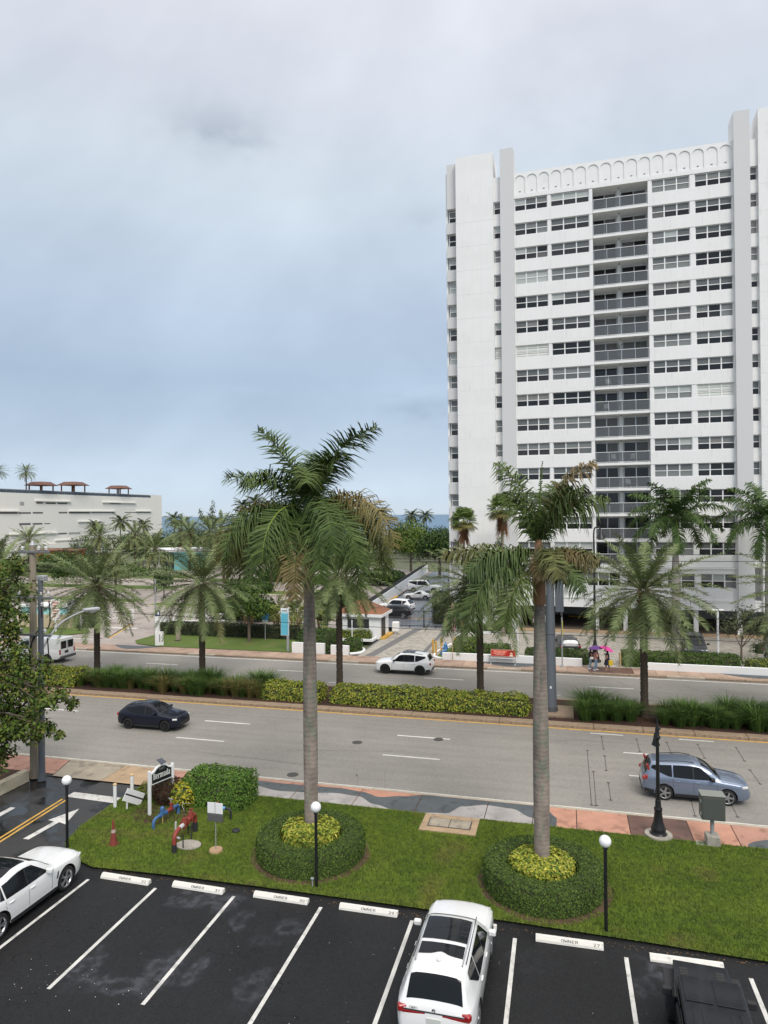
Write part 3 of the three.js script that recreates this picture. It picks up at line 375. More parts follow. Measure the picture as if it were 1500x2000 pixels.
// ---------------------------------------------------------------- guard booth, gate, walls
{
  const t = thing('guard_booth', 'small white guard booth with brown hipped roof beside the gate', 'booth', [-19.6, 0, -65], 0);
  B().span(-2.25, 2.25, 0, 2.15, -1.6, 1.6).build('wall', wallWhite, t); B().box(5.1, .28, 3.9, 0, 2.3, 0).build('eave', frameWhite, t);
  part('roof', (() => { const g = new THREE.CylinderGeometry(.12, 3.35, 1.25, 4).rotateY(Math.PI / 4); g.scale(1.06, 1, .8); return g.translate(0, 3.06, 0); })(), M(.26, .11, .055, .9, { map: concTex(.9, .9, .9, 196) }), t);
  for (let i = 0; i < 5; i++) { const q = 1 - i * .17; part('shingle_course', new THREE.CylinderGeometry(2.37 * q * 1.414 - .12, 2.37 * q * 1.414, .05, 4).rotateY(Math.PI / 4).scale(1.03, 1, .78).translate(0, 2.47 + i * .205, 0), M(.24, .10, .05, .9), t); }
  const w = B().span(-1.15, 1.25, .95, 2.02, 1.6, 1.66).build('window', frameWhite, t); part('pane', new THREE.PlaneGeometry(2.2, .9).translate(.05, 1.48, 1.668), P(.045, .05, .05, .1), w);
  const d = B().span(2.25, 2.29, .05, 2.05, -.2, 1.2).build('door', M(.03, .025, .02, .5), t); B().box(.04, .1, .04, 2.31, 1.05, 1.1).build('handle', alu, d); B().span(2.25, 2.75, 0, .2, -1.6, 1.7).build('kerb', yellowPaint, t);
  const pl = thing('planter_wall', 'low white kerb wall round the croton bed in front of the booth', 'wall', [-20, 0, -62.4]); B().span(-4, 2.3, 0, .22, .1, .35).span(2.05, 2.3, 0, .22, -1, .1).build('wall', wallWhite, pl);
  // sliding gate: pickets, one by one
  const g = thing('sliding_gate', 'black steel picket gate across the inner car park', 'gate', [-17.9, 0, -70.7], .03); const L = 6.4;
  B().box(L, .06, .06, L / 2, 1.78, 0).box(L, .06, .06, L / 2, .2, 0).build('rail', darkMetal, g); for (let i = 0; i <= 44; i++) part('picket', GATEP(), darkMetal, g).position.set(i * L / 44, .98, 0); B().box(.12, 1.85, .12, L * .52, .95, 0).build('post', darkMetal, g); for (const x of [1.8, 4.6]) B().box(.1, .3, .1, x, .1, .1).build('wheel_bracket', darkMetal, g);
  function GATEP() { return GATEP.g ??= new THREE.BoxGeometry(.025, 1.56, .025); }
  const f = thing('steel_fence', 'short black picket fence between the gate and the tower wall', 'fence', [-11.3, 0, -70.4], 0); B().box(1.9, .05, .05, .95, 1.7, 0).box(1.9, .05, .05, .95, .2, 0).build('rail', darkMetal, f); for (let i = 0; i < 14; i++) part('picket', GATEP(), darkMetal, f).position.set(i * .146, .95, 0);
  const ob = thing('gate_motor', 'white gate motor box at the right end of the gate', 'box', [-11.75, 0, -70.3]); B().rbox(.55, .85, .5, .08, 0, .55, 0).build('housing', frameWhite, ob); B().box(.3, .3, .3, 0, .1, 0).build('foot', darkMetal, ob);
  const ol = thing('gate_motor', 'white operator cabinet between the booth and the gate', 'box', [-16.6, 0, -66.6]); B().rbox(.7, 1.0, .6, .1, 0, .75, 0).build('housing', frameWhite, ol); B().box(.2, .5, .2, 0, .2, 0).build('foot', frameWhite, ol);
  // white walls along the street
  const wall = (label, pts, h, th = .28) => { const p = thing('garden_wall', label, 'wall', [0, 0, 0], 0, 'low white walls along the far footway'), m = B(); for (let i = 0; i < pts.length - 1; i++) { const [a, b] = [pts[i], pts[i + 1]], dx = b[0] - a[0], dz = b[1] - a[1], l = Math.hypot(dx, dz), hh = (a[2] ?? h); m.box(l, hh, th, (a[0] + b[0]) / 2, hh / 2, (a[1] + b[1]) / 2, 0, -Math.atan2(dz, dx), 0); } m.build('wall', wallWhite, p); return p; };
  wall('low white wall behind the bench by the hydrants', [[-9.9, -55.55], [-2.3, -55.55]], .62); wall('low white wall between the bench and the grey pole', [[-2.2, -55.3], [1.15, -55.25]], .66);
  wall('long low white wall below the clipped hedge at right', [[5.4, -55.2], [30, -54.8]], .58); wall('white planter wall left of the royal palm trunk', [[-23.2, -55.6], [-20.2, -55.6]], .95); wall('white planter wall with sloping top by the entrance', [[-19.6, -55.55], [-18.0, -55.55]], .85, .3);
  const kerbs = thing('bed_kerb', 'curved white kerb of the bed against the tower wall', 'kerb'); B().tube([[-10.6, .12, -66.2], [-9, .12, -67.6], [-6, .12, -68.1], [-4.9, .12, -69.4]].map(([x, y, z]) => [x, y, z - .6]), .16, 24, 8).build('kerb', wallWhite, kerbs);
  const kl = thing('bed_kerb', 'white kerb round the small hydrant lawn', 'kerb'); B().tube([[-9.9, .1, -55.6], [-10.7, .1, -56.2], [-10.6, .1, -60.5], [-10.2, .1, -62]], .1, 20, 8).build('kerb', wallWhite, kl);
  const kr = thing('bed_kerb', 'white kerb by the entrance planter at the booth side', 'kerb'); B().tube([[-18, .1, -55.7], [-17.3, .1, -56.3], [-17.25, .1, -57.6], [-18, .1, -58.6], [-20.5, .1, -58.9]], .13, 20, 8).build('kerb', wallWhite, kr);
  ground('verge', flat([[-9.9, -55.7], [-10.6, -56.3], [-10.5, -60.5], [-9, -61], [-4.4, -59], [-4.4, -55.7]], .06, 4), lawnMat);
  const iw = thing('inner_wall', 'long white wall along the left of the inner car park', 'wall'); { const a = [-22.2, -73], b = [-28, -140], dx = b[0] - a[0], dz = b[1] - a[1], l = Math.hypot(dx, dz); B().box(l, 1.5, .3, (a[0] + b[0]) / 2, .75, (a[1] + b[1]) / 2, 0, -Math.atan2(dz, dx), 0).build('wall', wallWhite, iw); B().box(l, .5, .06, (a[0] + b[0]) / 2, 1.8, (a[1] + b[1]) / 2, 0, -Math.atan2(dz, dx), 0).build('fence_top', M(.03, .03, .03), iw); B().box(.4, .14, 22, -23.0, .09, -86, 0, .085, 0).build('kerb', yellowPaint, iw); }
  B().box(5, .012, .3, -15.5, .03, -77).build('floor_line', yellowPaint, iw);
}
// ---------------------------------------------------------------- palms
const jit = (R, c, a = .3) => { const k = 1 - a / 2 + a * R(); return [c[0] * k, c[1] * k, c[2] * k]; };
// one pinnate frond in the frame of its palm: o = where it leaves the trunk
function frond(S, R, { o, az, el, droop, len, n = 70, ll = .6, lw = .035, hang = .35, fwd = .5, lift = .25, col, tip = col, stem = [.10, .11, .03], bare = .1, ragged = 0, twist = 0, plume = .12 }) {
  const side = [-Math.sin(az), 0, Math.cos(az)]; let p = [...o]; const step = len / n; let prev = p; const ring = [];
  for (let i = 0; i <= n; i++) {
    const s = i / n, e = el - droop * Math.pow(s, 1.25), T = [Math.cos(e) * Math.cos(az), Math.sin(e), Math.cos(e) * Math.sin(az)];
    let N = V.cross(side, T); if (N[1] < 0 && Math.abs(e) < 1.5) N = [-N[0], -N[1], -N[2]];
    const r = lerp(.045, .006, s) * Math.min(1, len / 3); ring.push([V.add(p, side, r), V.add(p, N, r), V.add(p, side, -r)]);
    if (s > bare) for (const q of [-1, 1]) {
      if (R() < ragged) continue;
      const prof = Math.pow(Math.sin(Math.PI * clamp(.1 + .86 * (s - bare) / (1 - bare))), .55), L = ll * prof * (.82 + .36 * R()), li = lift * (.3 + 1.1 * R()) * (R() < .5 ? 1 : .35), tw = twist + (R() - .5) * 2 * plume;
      let D = V.norm(V.add(V.add(V.add([0, 0, 0], side, q * Math.cos(tw)), T, fwd * (.7 + .6 * R())), N, li + q * Math.sin(tw)));
      const h = hang * (.7 + .6 * R()), m = V.add(V.add(p, D, L * .5), [0, -1, 0], h * L * .16), t = V.add(V.add(p, D, L * (1 - h * .28)), [0, -1, 0], h * L * .72), w = lw * (.8 + .4 * R());
      const W = [T[0] * w / 2, T[1] * w / 2, T[2] * w / 2], c = jit(R, V.mix(col, tip, clamp(s * .8 + .35 * (R() - .5))), .5), c2 = jit(R, V.mix(c, tip, .4), .15);
      const a = V.add(p, W, -1), b = V.add(p, W), d = V.add(m, W, -1), e2 = V.add(m, W);
      S.tri(a, b, e2, c); S.tri(a, e2, d, c); S.tri(d, e2, t, c2);
    }
    p = V.add(p, T, step);
  }
  for (let i = 0; i < n; i += 2) { const a = ring[i], b = ring[Math.min(n, i + 2)]; for (const [u, v] of [[0, 1], [1, 2]]) { S.tri(a[u], a[v], b[v], stem); S.tri(a[u], b[v], b[u], stem); } }
}
const palmLeafMat = leafMat(.5), duskyLeafMat = leafMat(.62);
const frondPart = (parent, R, o, name = 'frond', m = palmLeafMat) => { const S = new Soup(); frond(S, R, o); return part(name, S.geo(), m, parent); };
const royalBark = M(1, 1, 1, .8, { map: tex(256, 1024, (u, v) => { const ring = .5 + .5 * Math.sin(v * 6.2832 * 70 + 5 * fbm(u * 3, v * 30, 3, 0, 200)), f = fbm(u * 8, v * 60, 4, 0, 201), b = fbm(u * 3, v * 8, 3, 0, 202), l = vnoise(u * 40, v * 500, 0, 203), lich = sstep(.55, .75, fbm(u * 6 + 3, v * 26, 4, 0, 204)); const k = (1 - .14 * sstep(.5, .8, fbm(u * 4, v * 14, 4, 0, 208))) * (.72 + .16 * ring + .5 * (f - .5) + .5 * (b - .5) + .16 * (l - .5)); return [.315 * k * (1 - .22 * lich), .258 * k, .215 * k * (1 - .1 * lich)]; }) });
const shaftGreen = M(.07, .10, .03, .45), shaftBrown = M(1, 1, 1, .65, { map: tex(128, 256, (u, v) => { const f = fbm(u * 20, v * 3, 4, 0, 205), k = .6 + .8 * f; return V.mix([.34 * k, .13 * k, .05 * k], [.26 * k, .16 * k, .09 * k], fbm(u * 4, v * 3, 3, 0, 206)); }) });
function trunkGeo(pts, n = 20) { return new THREE.LatheGeometry(pts.map(([r, y]) => new THREE.Vector2(r, y)), n); }
function royalTrunk(t, h, r, top, mat = royalBark, lean = 0) { const p = [[r * 1.25, 0], [r * 1.12, .25], [r, .7]]; for (let i = 1; i <= 14; i++) { const s = i / 14; p.push([r * (1 + .14 * Math.sin(Math.PI * clamp(s * 1.15)) - .28 * s * s), .7 + (h - .7) * s]); } const o = part('trunk', trunkGeo(p), mat, t); return o; }
// hero palm A: the tall royal palm in the left ring
{
  const R = rng(301), t = thing('royal_palm', 'tallest royal palm, grey ringed trunk rising from the left hedge ring', 'palm tree', [-8.84, .06, -22.76]); royalTrunk(t, 11.0, .23, 0);
  part('crownshaft', trunkGeo([[.2, 10.9], [.235, 11.3], [.215, 11.9], [.15, 12.5], [.08, 12.9]], 14), M(.035, .055, .022, .4), t);
  const dk = [.054, .096, .026], md = [.095, .135, .034], ol = [.14, .13, .035], br = [.19, .135, .065], tn = [.22, .155, .1]; const W = 2.2;
  const f = (azd, el, droop, len, o = {}) => frondPart(t, R, { o: [0, o.y ?? 12.2, 0], az: azd * Math.PI / 180, el, droop, len, n: o.n ?? 135, ll: o.ll ?? 1.1, lw: o.lw ?? .046, hang: o.hang ?? .45, fwd: .42, plume: .8, lift: o.lift ?? .3, col: o.col ?? dk, tip: o.tip ?? md, stem: o.stem ?? [.05, .075, .02], bare: o.bare ?? .1, ragged: o.ragged ?? .04, twist: o.tw ?? 0 });
  // az: 0 = right along the road, 90 = towards the camera, 180 = left, 270 = away
  f(186, .68, .75, 3.7, { hang: .28, y: 12.15 }); f(178, 1.24, .6, 3.4, { hang: .2, y: 12.3, ll: 1.0 }); f(8, 1.2, .95, 3.9, { hang: .3, y: 12.3 }); f(70, 1.25, 2.2, 3.1, { hang: .5, y: 12.3, col: md }); f(262, 1.25, 1.0, 2.8, { hang: .35, y: 12.3 }); f(30, 1.3, 1.3, 2.6, { hang: .4, y: 12.3 }); f(125, 1.0, 1.5, 3.0, { hang: .5, y: 12.2, col: dk });
  f(100, .35, 2.0, 3.9, { hang: .75, y: 12.1, stem: [.22, .27, .04], col: dk, tip: md }); f(135, .42, 2.0, 4.0, { hang: .75, y: 12.0, col: dk, tip: md }); f(175, .46, 2.1, 4.5, { hang: .8, y: 12.0, col: br, tip: ol, stem: [.25, .22, .05], ragged: .1 }); f(195, .40, 2.15, 4.2, { hang: .85, y: 11.9, col: ol, tip: md, stem: [.22, .20, .04], ragged: .08 }); f(160, .2, 2.0, 4.1, { hang: .9, y: 11.9, col: tn, tip: md, ragged: .15 });
  f(148, .3, 2.1, 4.1, { hang: .85, y: 11.9, col: md, tip: ol }); f(182, .15, 2.0, 4.0, { hang: .9, y: 11.8, col: dk, tip: ol }); f(55, .5, 2.1, 4.2, { hang: .8, col: md, tip: dk }); f(8, .3, 2.1, 4.3, { hang: .85, y: 11.9, col: ol, tip: md }); f(88, .3, 2.3, 3.9, { hang: .9, y: 11.9, col: dk, tip: md }); f(30, .1, 1.9, 4.0, { hang: .9, y: 11.8, col: dk, tip: md });
  f(20, .55, 1.95, 4.6, { hang: .8, y: 12.1, col: br, tip: ol, stem: [.24, .19, .06], ragged: .06 }); f(40, .40, 2.0, 4.2, { hang: .8, y: 12.0, col: dk, tip: md }); f(62, .25, 2.0, 4.3, { hang: .85, y: 11.9, col: dk, tip: md }); f(78, 0.0, 1.65, 4.2, { hang: .95, y: 11.8, col: ol, tip: br, ragged: .12 }); f(115, .1, 1.8, 3.8, { hang: .9, y: 11.9 }); f(300, .5, 1.9, 4, { hang: .7, col: md }); f(235, .5, 1.9, 4, { hang: .7, col: md }); f(350, .25, 2, 4.1, { hang: .8, col: tn, tip: md });
  const S = new Soup(); for (let i = 0; i < 420; i++) { const a = R() * 6.28, r = .15 + .5 * R(), p = [Math.cos(a) * r, 11.7 + .7 * R(), Math.sin(a) * r], d = [Math.cos(a) * .25, -.1 - .3 * R(), Math.sin(a) * .25]; S.tri(p, V.add(p, [.012, .01, .012]), V.add(p, d), jit(R, tn, .6)); } part('dry_flower_stalks', S.geo(), duskyLeafMat, t).userData.kind = 'stuff';
}
// hero palm B: shorter, wind-torn, with the peeled orange-brown shaft
{
  const R = rng(302), t = thing('royal_palm', 'wind-torn royal palm with a peeling orange-brown shaft in the right hedge ring', 'palm tree', [-.84, .06, -22.57]); royalTrunk(t, 9.05, .235, 0);
  part('crownshaft', trunkGeo([[.2, 9.0], [.21, 9.05], [.2, 9.9], [.17, 10.5], [.1, 11.1]], 14), shaftBrown, t, 'peeling orange-brown shaft');
  const dk = [.052, .09, .027], md = [.09, .125, .034], ol = [.13, .12, .045], br = [.19, .125, .065], fr = [.075, .115, .03];
  const f = (azd, el, droop, len, o = {}) => frondPart(t, R, { o: [0, o.y ?? 10.6, 0], az: azd * Math.PI / 180, el, droop, len, n: o.n ?? 125, ll: (o.ll ?? .75) * 1.3, lw: .046, hang: o.hang ?? .5, fwd: o.fwd ?? .45, plume: .8, lift: o.lift ?? .25, col: o.col ?? dk, tip: o.tip ?? md, stem: o.stem ?? [.10, .10, .03], bare: o.bare ?? .1, ragged: o.ragged ?? .1 });
  f(60, 1.52, .16, 2.6, { ll: .08, hang: 0, y: 11, col: fr, tip: fr, stem: [.16, .22, .03], n: 40, bare: .05 }); // the unopened spear
  f(345, 1.48, 1.1, 3.5, { hang: .7, tip: br, y: 10.8, ragged: .05 }); f(200, 1.5, .9, 3.3, { hang: .6, y: 10.8 }); f(0, 1.3, 1.5, 2.9, { hang: .9, col: dk, tip: md, y: 10.8 }); f(30, 1.4, 1.2, 2.7, { hang: .6, y: 10.8 }); f(300, 1.4, .9, 2.7, { hang: .5, y: 10.8 }); f(200, 1.36, .7, 2.2, { hang: .6, y: 10.8, col: fr });
  f(178, .28, .5, 3.1, { hang: .7, col: md, tip: ol, y: 10.45 }); f(150, .32, 1.2, 2.7, { hang: .75, col: md, tip: dk }); f(190, .1, 1.5, 3.5, { hang: .8, col: ol, tip: dk }); f(140, .1, 1.75, 3.9, { hang: .85, y: 10.4 }); f(170, -.1, 1.25, 3.9, { hang: .85, y: 10.3, col: dk }); f(120, -.2, 1.2, 2.8, { hang: .85, y: 10.3, col: md });
  f(20, .15, .5, 1.95, { hang: .8, col: br, tip: ol, ll: .5 }); f(350, .3, .9, 1.9, { hang: .8, col: md, tip: ol, ll: .55 }); f(45, -.05, 1.0, 2.2, { hang: .85, col: md, tip: dk, ll: .6 }); f(70, .5, 1.9, 2.2, { hang: .8, col: md, tip: ol, ll: .6 }); f(310, .2, 1.2, 2.4, { hang: .8 }); f(85, .1, 1.3, 1.6, { hang: .9, col: ol, tip: br, ll: .45 });
  const S = new Soup(); for (let i = 0; i < 500; i++) { const a = R() * 6.28, r = .1 + .35 * R(), p = [Math.cos(a) * r, 10.1 + .7 * R(), Math.sin(a) * r], d = [Math.cos(a) * .25 * R(), .1 - .55 * R(), Math.sin(a) * .25 * R()]; S.tri(p, V.add(p, [.014, .01, .014]), V.add(p, d), jit(R, br, .7)); } part('dry_flower_stalks', S.geo(), duskyLeafMat, t).userData.kind = 'stuff';
}
// date palms: boots on the trunk, stiff grey-green fronds
const bootBark = M(1, 1, 1, .92, { map: tex(128, 512, (u, v) => { const r = Math.floor(v * 64), q = (u * 9 + (r % 2) * .5) % 1, y = v * 64 - r; const k = (.55 + .7 * vnoise(u * 40, v * 300, 0, 210)) * (y < .22 ? .5 : 1) * (q < .12 ? .6 : 1); return [.075 * k, .055 * k, .038 * k]; }) });
function bootTrunk(h, r, rows = 90, seed = 1) { const n = 22, g = new THREE.CylinderGeometry(1, 1, h, n, rows, true).translate(0, h / 2, 0), p = g.attributes.position; for (let i = 0; i < p.count; i++) { const y = p.getY(i), a = Math.atan2(p.getZ(i), p.getX(i)), s = y / h; const row = y / .14, b = Math.pow(row - Math.floor(row), .7), q = .5 + .5 * Math.cos(a * 9 + Math.floor(row) * Math.PI); const rr = r * (1 + .25 * Math.pow(1 - clamp(s * 6), 2) - .1 * s) + .05 * b * (.35 + .65 * q) + .02 * (hash(i, seed) - .5); p.setXYZ(i, Math.cos(a) * rr, y, Math.sin(a) * rr); } g.computeVertexNormals(); return g; }
const dateCols = { g: [.135, .178, .07], l: [.22, .255, .115], d: [.098, .138, .05], y: [.24, .215, .085], b: [.10, .055, .025] };
function datePalm(label, pos, h, len, seed, { n = 64, leaf = 80, spread = 1, group = 'date palms along the median', skirt = .95, lo = -.75, dry = 0, trunk = true, name = 'date_palm' } = {}) {
  const R = rng(seed), t = thing(name, label, 'palm tree', pos, 0, group);
  part('trunk', bootTrunk(h, .2, 90, seed), bootBark, t);
  for (let i = 0; i < n; i++) { const s = i / (n - 1), az = i * 2.39996 + R() * .3, el = Math.asin(clamp(lerp(.985, Math.sin(lo), Math.pow(s, .92)), -.99, .99)) + (R() - .5) * .22; const cc = V.mix(dateCols.g, s < .25 ? dateCols.l : s > .85 ? (R() < .25 + dry ? dateCols.y : dateCols.d) : dateCols.d, R() * .8);
    frondPart(t, R, { o: [Math.cos(az) * .16, h - .1 + .35 * (1 - s), Math.sin(az) * .16], az, el, droop: lerp(.4, .95, s) * (1 - .35 * Math.max(0, -el)) , len: len * (.86 + .24 * R()) * (s < .12 ? .75 : 1), n: leaf, ll: len * .155, lw: leaf > 40 ? .046 : .10, hang: .3, fwd: .8, lift: .5, plume: .32, col: cc, tip: V.mix(cc, dateCols.l, .35), stem: s > .4 ? [.15, .145, .07] : [.13, .15, .065], bare: .16, ragged: .03 }, 'frond', duskyLeafMat); }
  // cut leaf bases flare under the crown
  const m = B(); for (let i = 0; i < 46; i++) { const a = i * 2.4, y = h - .15 - .02 * i; m.bar([Math.cos(a) * .17, y, Math.sin(a) * .17], [Math.cos(a) * (.34 + .1 * R()), y + .3 + .15 * R(), Math.sin(a) * (.34 + .1 * R())], .035, 4, .02); } m.build('leaf_bases', M(.19, .085, .035, .85), t);
  return t;
}
datePalm('date palm in the median behind the navy car, leftmost whole crown', [-34.3, .06, -44.2], 6.75, 4.5, 410);
datePalm('date palm in the median second from the left, partly behind the tallest royal palm', [-25.1, .06, -43.6], 7.1, 4.2, 411);
datePalm('date palm in the median with a slim trunk just right of the tallest royal palm', [-14.8, .06, -43.6], 7.7, 3.8, 412, { n: 56 });
datePalm('date palm in the median left of the grey signal pole', [-5.3, .06, -43.2], 7.3, 4.3, 413);
datePalm('date palm in the median right of the grey signal pole, full round crown', [4.35, .06, -42.4], 7.3, 4.5, 414);
datePalm('date palm in the median cut by the right edge of the photo', [13.6, .06, -43.2], 7.0, 4.5, 415);
datePalm('date palm at the far left edge behind the leafy tree', [-43.4, .06, -43.8], 7.4, 4.5, 416);
// far date palms: a lighter model, copied
{
  const base = datePalm('date palm behind the car park, in front of the white pavilion roof', [-64.2, 0, -97], 7.0, 4.4, 430, { n: 50, leaf: 26, group: 'date palms in the beach car park', dry: .5 });
  const L = [['date palm at the right of the white garage, lowest of the row', -80, -134, 8.6, 1.18], ['date palm below the tall casuarina', -76, -136, 8.8, 1.2], ['date palm right of the casuarina', -70, -138, 8.5, 1.15], ['broad date palm right of the garage corner', -92, -150, 8.5, 1.25], ['date palm left of the tallest royal palm crown', -62, -128, 8, 1.1], ['date palm behind the car park island, left', -60, -112, 6.6, 1], ['date palm seen through the royal palm fronds', -50, -118, 7.6, 1.1], ['date palm at the seaward end of the car park', -57, -140, 8.6, 1.2], ['date palm behind the guard booth roof', -34, -104, 5.5, .9], ['short date palm left of the pavilion roof', -98, -140, 6.5, 1.1], ['date palm between the garage and the utility pole', -62, -84, 4.2, .75], ['tall date palm behind the pavilion roof', -82, -152, 0, 1.35], ['date palm behind the verge tree', -47, -104, 0, .9], ['date palm beside the bushes at the beach end', -66, -158, 0, 1.35], ['broad date palm at the left of the car park', -108, -118, 0, 1.05], ['date palm right of the orange hut', -100, -130, 0, 1.1]];
  for (const [l, x, z, , s] of L) copyOf(base, l, [x, 0, z], hash(x, z) * 6, s);
  const roofp = [['date palm on the garage roof nearest the left edge', -154.4, -157.6, .72], ['date palm on the garage roof left of the pergolas', -154.4, -168.0, .78]]; for (const [l, x, z, s] of roofp) copyOf(base, l, [x, 20.4, z], hash(x, z) * 6, s, 'palms on the garage roof');
}
// coconut palms on the beach: thin trunks, loose drooping heads
{
  const R = rng(440), t = thing('coconut_palm', 'leftmost of three slim coconut palms on the skyline', 'palm tree', [-118.8, 0, -237.4], 0, 'coconut palms by the beach');
  part('trunk', new THREE.TubeGeometry(new THREE.CatmullRomCurve3([[0, 0, 0], [.5, 5, 0], [.3, 11, 0], [0, 16, 0]].map((p) => new THREE.Vector3(...p))), 14, .2, 7), M(.16, .14, .11), t);
  for (let i = 0; i < 22; i++) { const s = i / 21, az = i * 2.4, c = jit(R, [.05, .075, .025], .4); frondPart(t, R, { o: [0, 16, 0], az, el: lerp(1.3, -.5, s), droop: 1.2, len: 4.6 * (.85 + .3 * R()), n: 34, ll: 1.1, lw: .16, plume: .4, hang: .6, fwd: .5, lift: .1, col: c, tip: jit(R, [.09, .10, .03], .4), stem: [.1, .1, .03], bare: .12 }); }
  for (const [l, x, z, s] of [['middle and tallest of three slim coconut palms on the skyline', -114.5, -238.5, 1.07], ['rightmost of three slim coconut palms on the skyline', -110, -240, .99], ['coconut palm left of a pair above the round green trees', -49.9, -224, .73], ['coconut palm right of a pair above the round green trees', -45.6, -226, .72], ['coconut palm head just right of the tallest royal palm', -56.5, -192, .84], ['lower coconut palm head right of the tallest royal palm', -52, -193, .78], ['left coconut palm of a cluster before the white garage', -113.5, -146, .60], ['middle coconut palm of a cluster before the white garage', -109, -150, .68], ['right coconut palm of a cluster before the white garage', -104, -152, .62], ['ragged coconut palm beside the garage corner', -105.4, -168.6, .70]]) copyOf(t, l, [x, 0, z], hash(x, z) * 6, s);
}
// royal palms by the tower (lighter model)
{
  const R = rng(450), t = thing('royal_palm', 'royal palm standing before the tower balconies', 'palm tree', [9.6, 0, -66.4], 0, 'royal palms before the tower'); royalTrunk(t, 9.7, .34, 0, CM(.30, .28, .25, 215));
  part('crownshaft', trunkGeo([[.26, 9.6], [.27, 10.4], [.18, 11.4], [.1, 12]], 12), shaftGreen, t);
  for (let i = 0; i < 21; i++) { const s = i / 20, az = i * 2.4, c = jit(R, [.036, .08, .02], .35); frondPart(t, R, { o: [0, 11.4, 0], az, el: lerp(1.35, -.15, s), droop: lerp(1.1, 1.6, s), len: 4.8, n: 80, ll: 1.1, lw: .09, hang: .65, plume: .7, fwd: .55, lift: .3, col: c, tip: jit(R, [.075, .12, .03], .3), stem: [.14, .18, .04], bare: .1 }); }
  copyOf(t, 'royal palm cut by the right edge before the tower', [16.9, 0, -65.2], 1.9, .98);
}
// fan palms in front of the blind wall
{
  const R = rng(460), t = thing('fan_palm', 'slim fan palm before the blind tower wall, left one', 'palm tree', [-9.75, 0, -67.2], 0, 'fan palms before the tower');
  part('trunk', trunkGeo([[.26, 0], [.17, .6], [.13, 6], [.11, 11.2]], 10), M(.22, .18, .14, .9), t);
  const S = new Soup(); for (let i = 0; i < 240; i++) { const a = R() * 6.28, y = 9.6 + 1.7 * R(), p = [Math.cos(a) * .2, y, Math.sin(a) * .2], d = [Math.cos(a) * (.25 + .35 * R()), -.9 - .5 * R(), Math.sin(a) * (.25 + .35 * R())]; S.tri(p, V.add(p, [.07, 0, .07]), V.add(p, d), jit(R, [.26, .13, .06], .6)); } part('dry_skirt', S.geo(), duskyLeafMat, t, 'skirt of dead orange-brown leaves').userData.kind = 'stuff';
  for (let i = 0; i < 30; i++) { const F = new Soup(), s = i / 29, az = i * 2.4, el = lerp(1.4, -.7, s), st = .75 + .25 * R(), T = [Math.cos(el) * Math.cos(az), Math.sin(el), Math.cos(el) * Math.sin(az)], sd = [-Math.sin(az), 0, Math.cos(az)], o = [0, 11.3, 0], c0 = V.add(o, T, st), col = jit(R, s > .8 ? [.18, .16, .05] : [.12, .17, .04], .4); const Nn = V.cross(sd, T); F.tri(V.add(o, sd, .02), V.add(o, sd, -.02), c0, [.13, .13, .05]);
    for (let k = 0; k < 26; k++) { const b = lerp(-2.2, 2.2, k / 25), D = V.norm(V.add(V.add([0, 0, 0], T, Math.cos(b)), sd, Math.sin(b))), e = V.add(V.add(c0, D, .62), [0, -1, 0], .0), tp = V.add(V.add(c0, D, .82), [0, -1, 0], .12 + .22 * R()); const w = V.add([0, 0, 0], V.cross(D, Nn), .045); F.tri(c0, V.add(e, w), V.add(e, w, -1), jit(R, col, .3)); F.tri(V.add(e, w), V.add(e, w, -1), tp, jit(R, col, .3)); } part('fan_leaf', F.geo(), palmLeafMat, t); }
  copyOf(t, 'slim fan palm before the blind tower wall, taller right one', [-6.0, 0, -67.6], 2, 1.1);
}
// ---------------------------------------------------------------- broadleaf trees, hedges, shrubs
function leafCloud(S, R, { c, r, n, size, cols, shell = .45, flat = 0, test }) { // leaves through the outer volume of an ellipsoid
  for (let i = 0; i < n; i++) {
    const u = R() * 2 - 1, a = R() * 6.2832, q = Math.sqrt(1 - u * u), d = [q * Math.cos(a), u, q * Math.sin(a)], k = Math.pow(lerp(shell, 1, Math.pow(R(), .6)), 1) * (.84 + .32 * vnoise(d[0] * 2.3 + c[0] * 1.7 + 9, d[1] * 2.3 + d[2] * 2.9 + c[2] + 9)), p = [c[0] + d[0] * r[0] * k, c[1] + d[1] * r[1] * k, c[2] + d[2] * r[2] * k];
    if (test && !test(p)) continue;
    leaf(S, R, p, V.norm([d[0] + (R() - .5) * 1.3, d[1] * .6 + .5 + (R() - .5), d[2] + (R() - .5) * 1.3]), size * (.7 + .6 * R()), jit(R, cols[R() * cols.length | 0], .5));
  }
}
function leaf(S, R, p, nrm, s, col, asp = .55) { const a = R() * 6.2832, x = V.norm(V.cross(nrm, Math.abs(nrm[1]) < .9 ? [0, 1, 0] : [1, 0, 0])), y = V.cross(nrm, x), t = V.add(V.add([0, 0, 0], x, Math.cos(a)), y, Math.sin(a)), w = V.cross(nrm, t), tip = V.add(V.add(p, t, s), [0, -1, 0], s * .15), m = V.add(V.add(p, t, s * .5), nrm, s * .08); S.tri(p, V.add(m, w, s * asp * .5), tip, col); S.tri(p, tip, V.add(m, w, -s * asp * .5), col); }
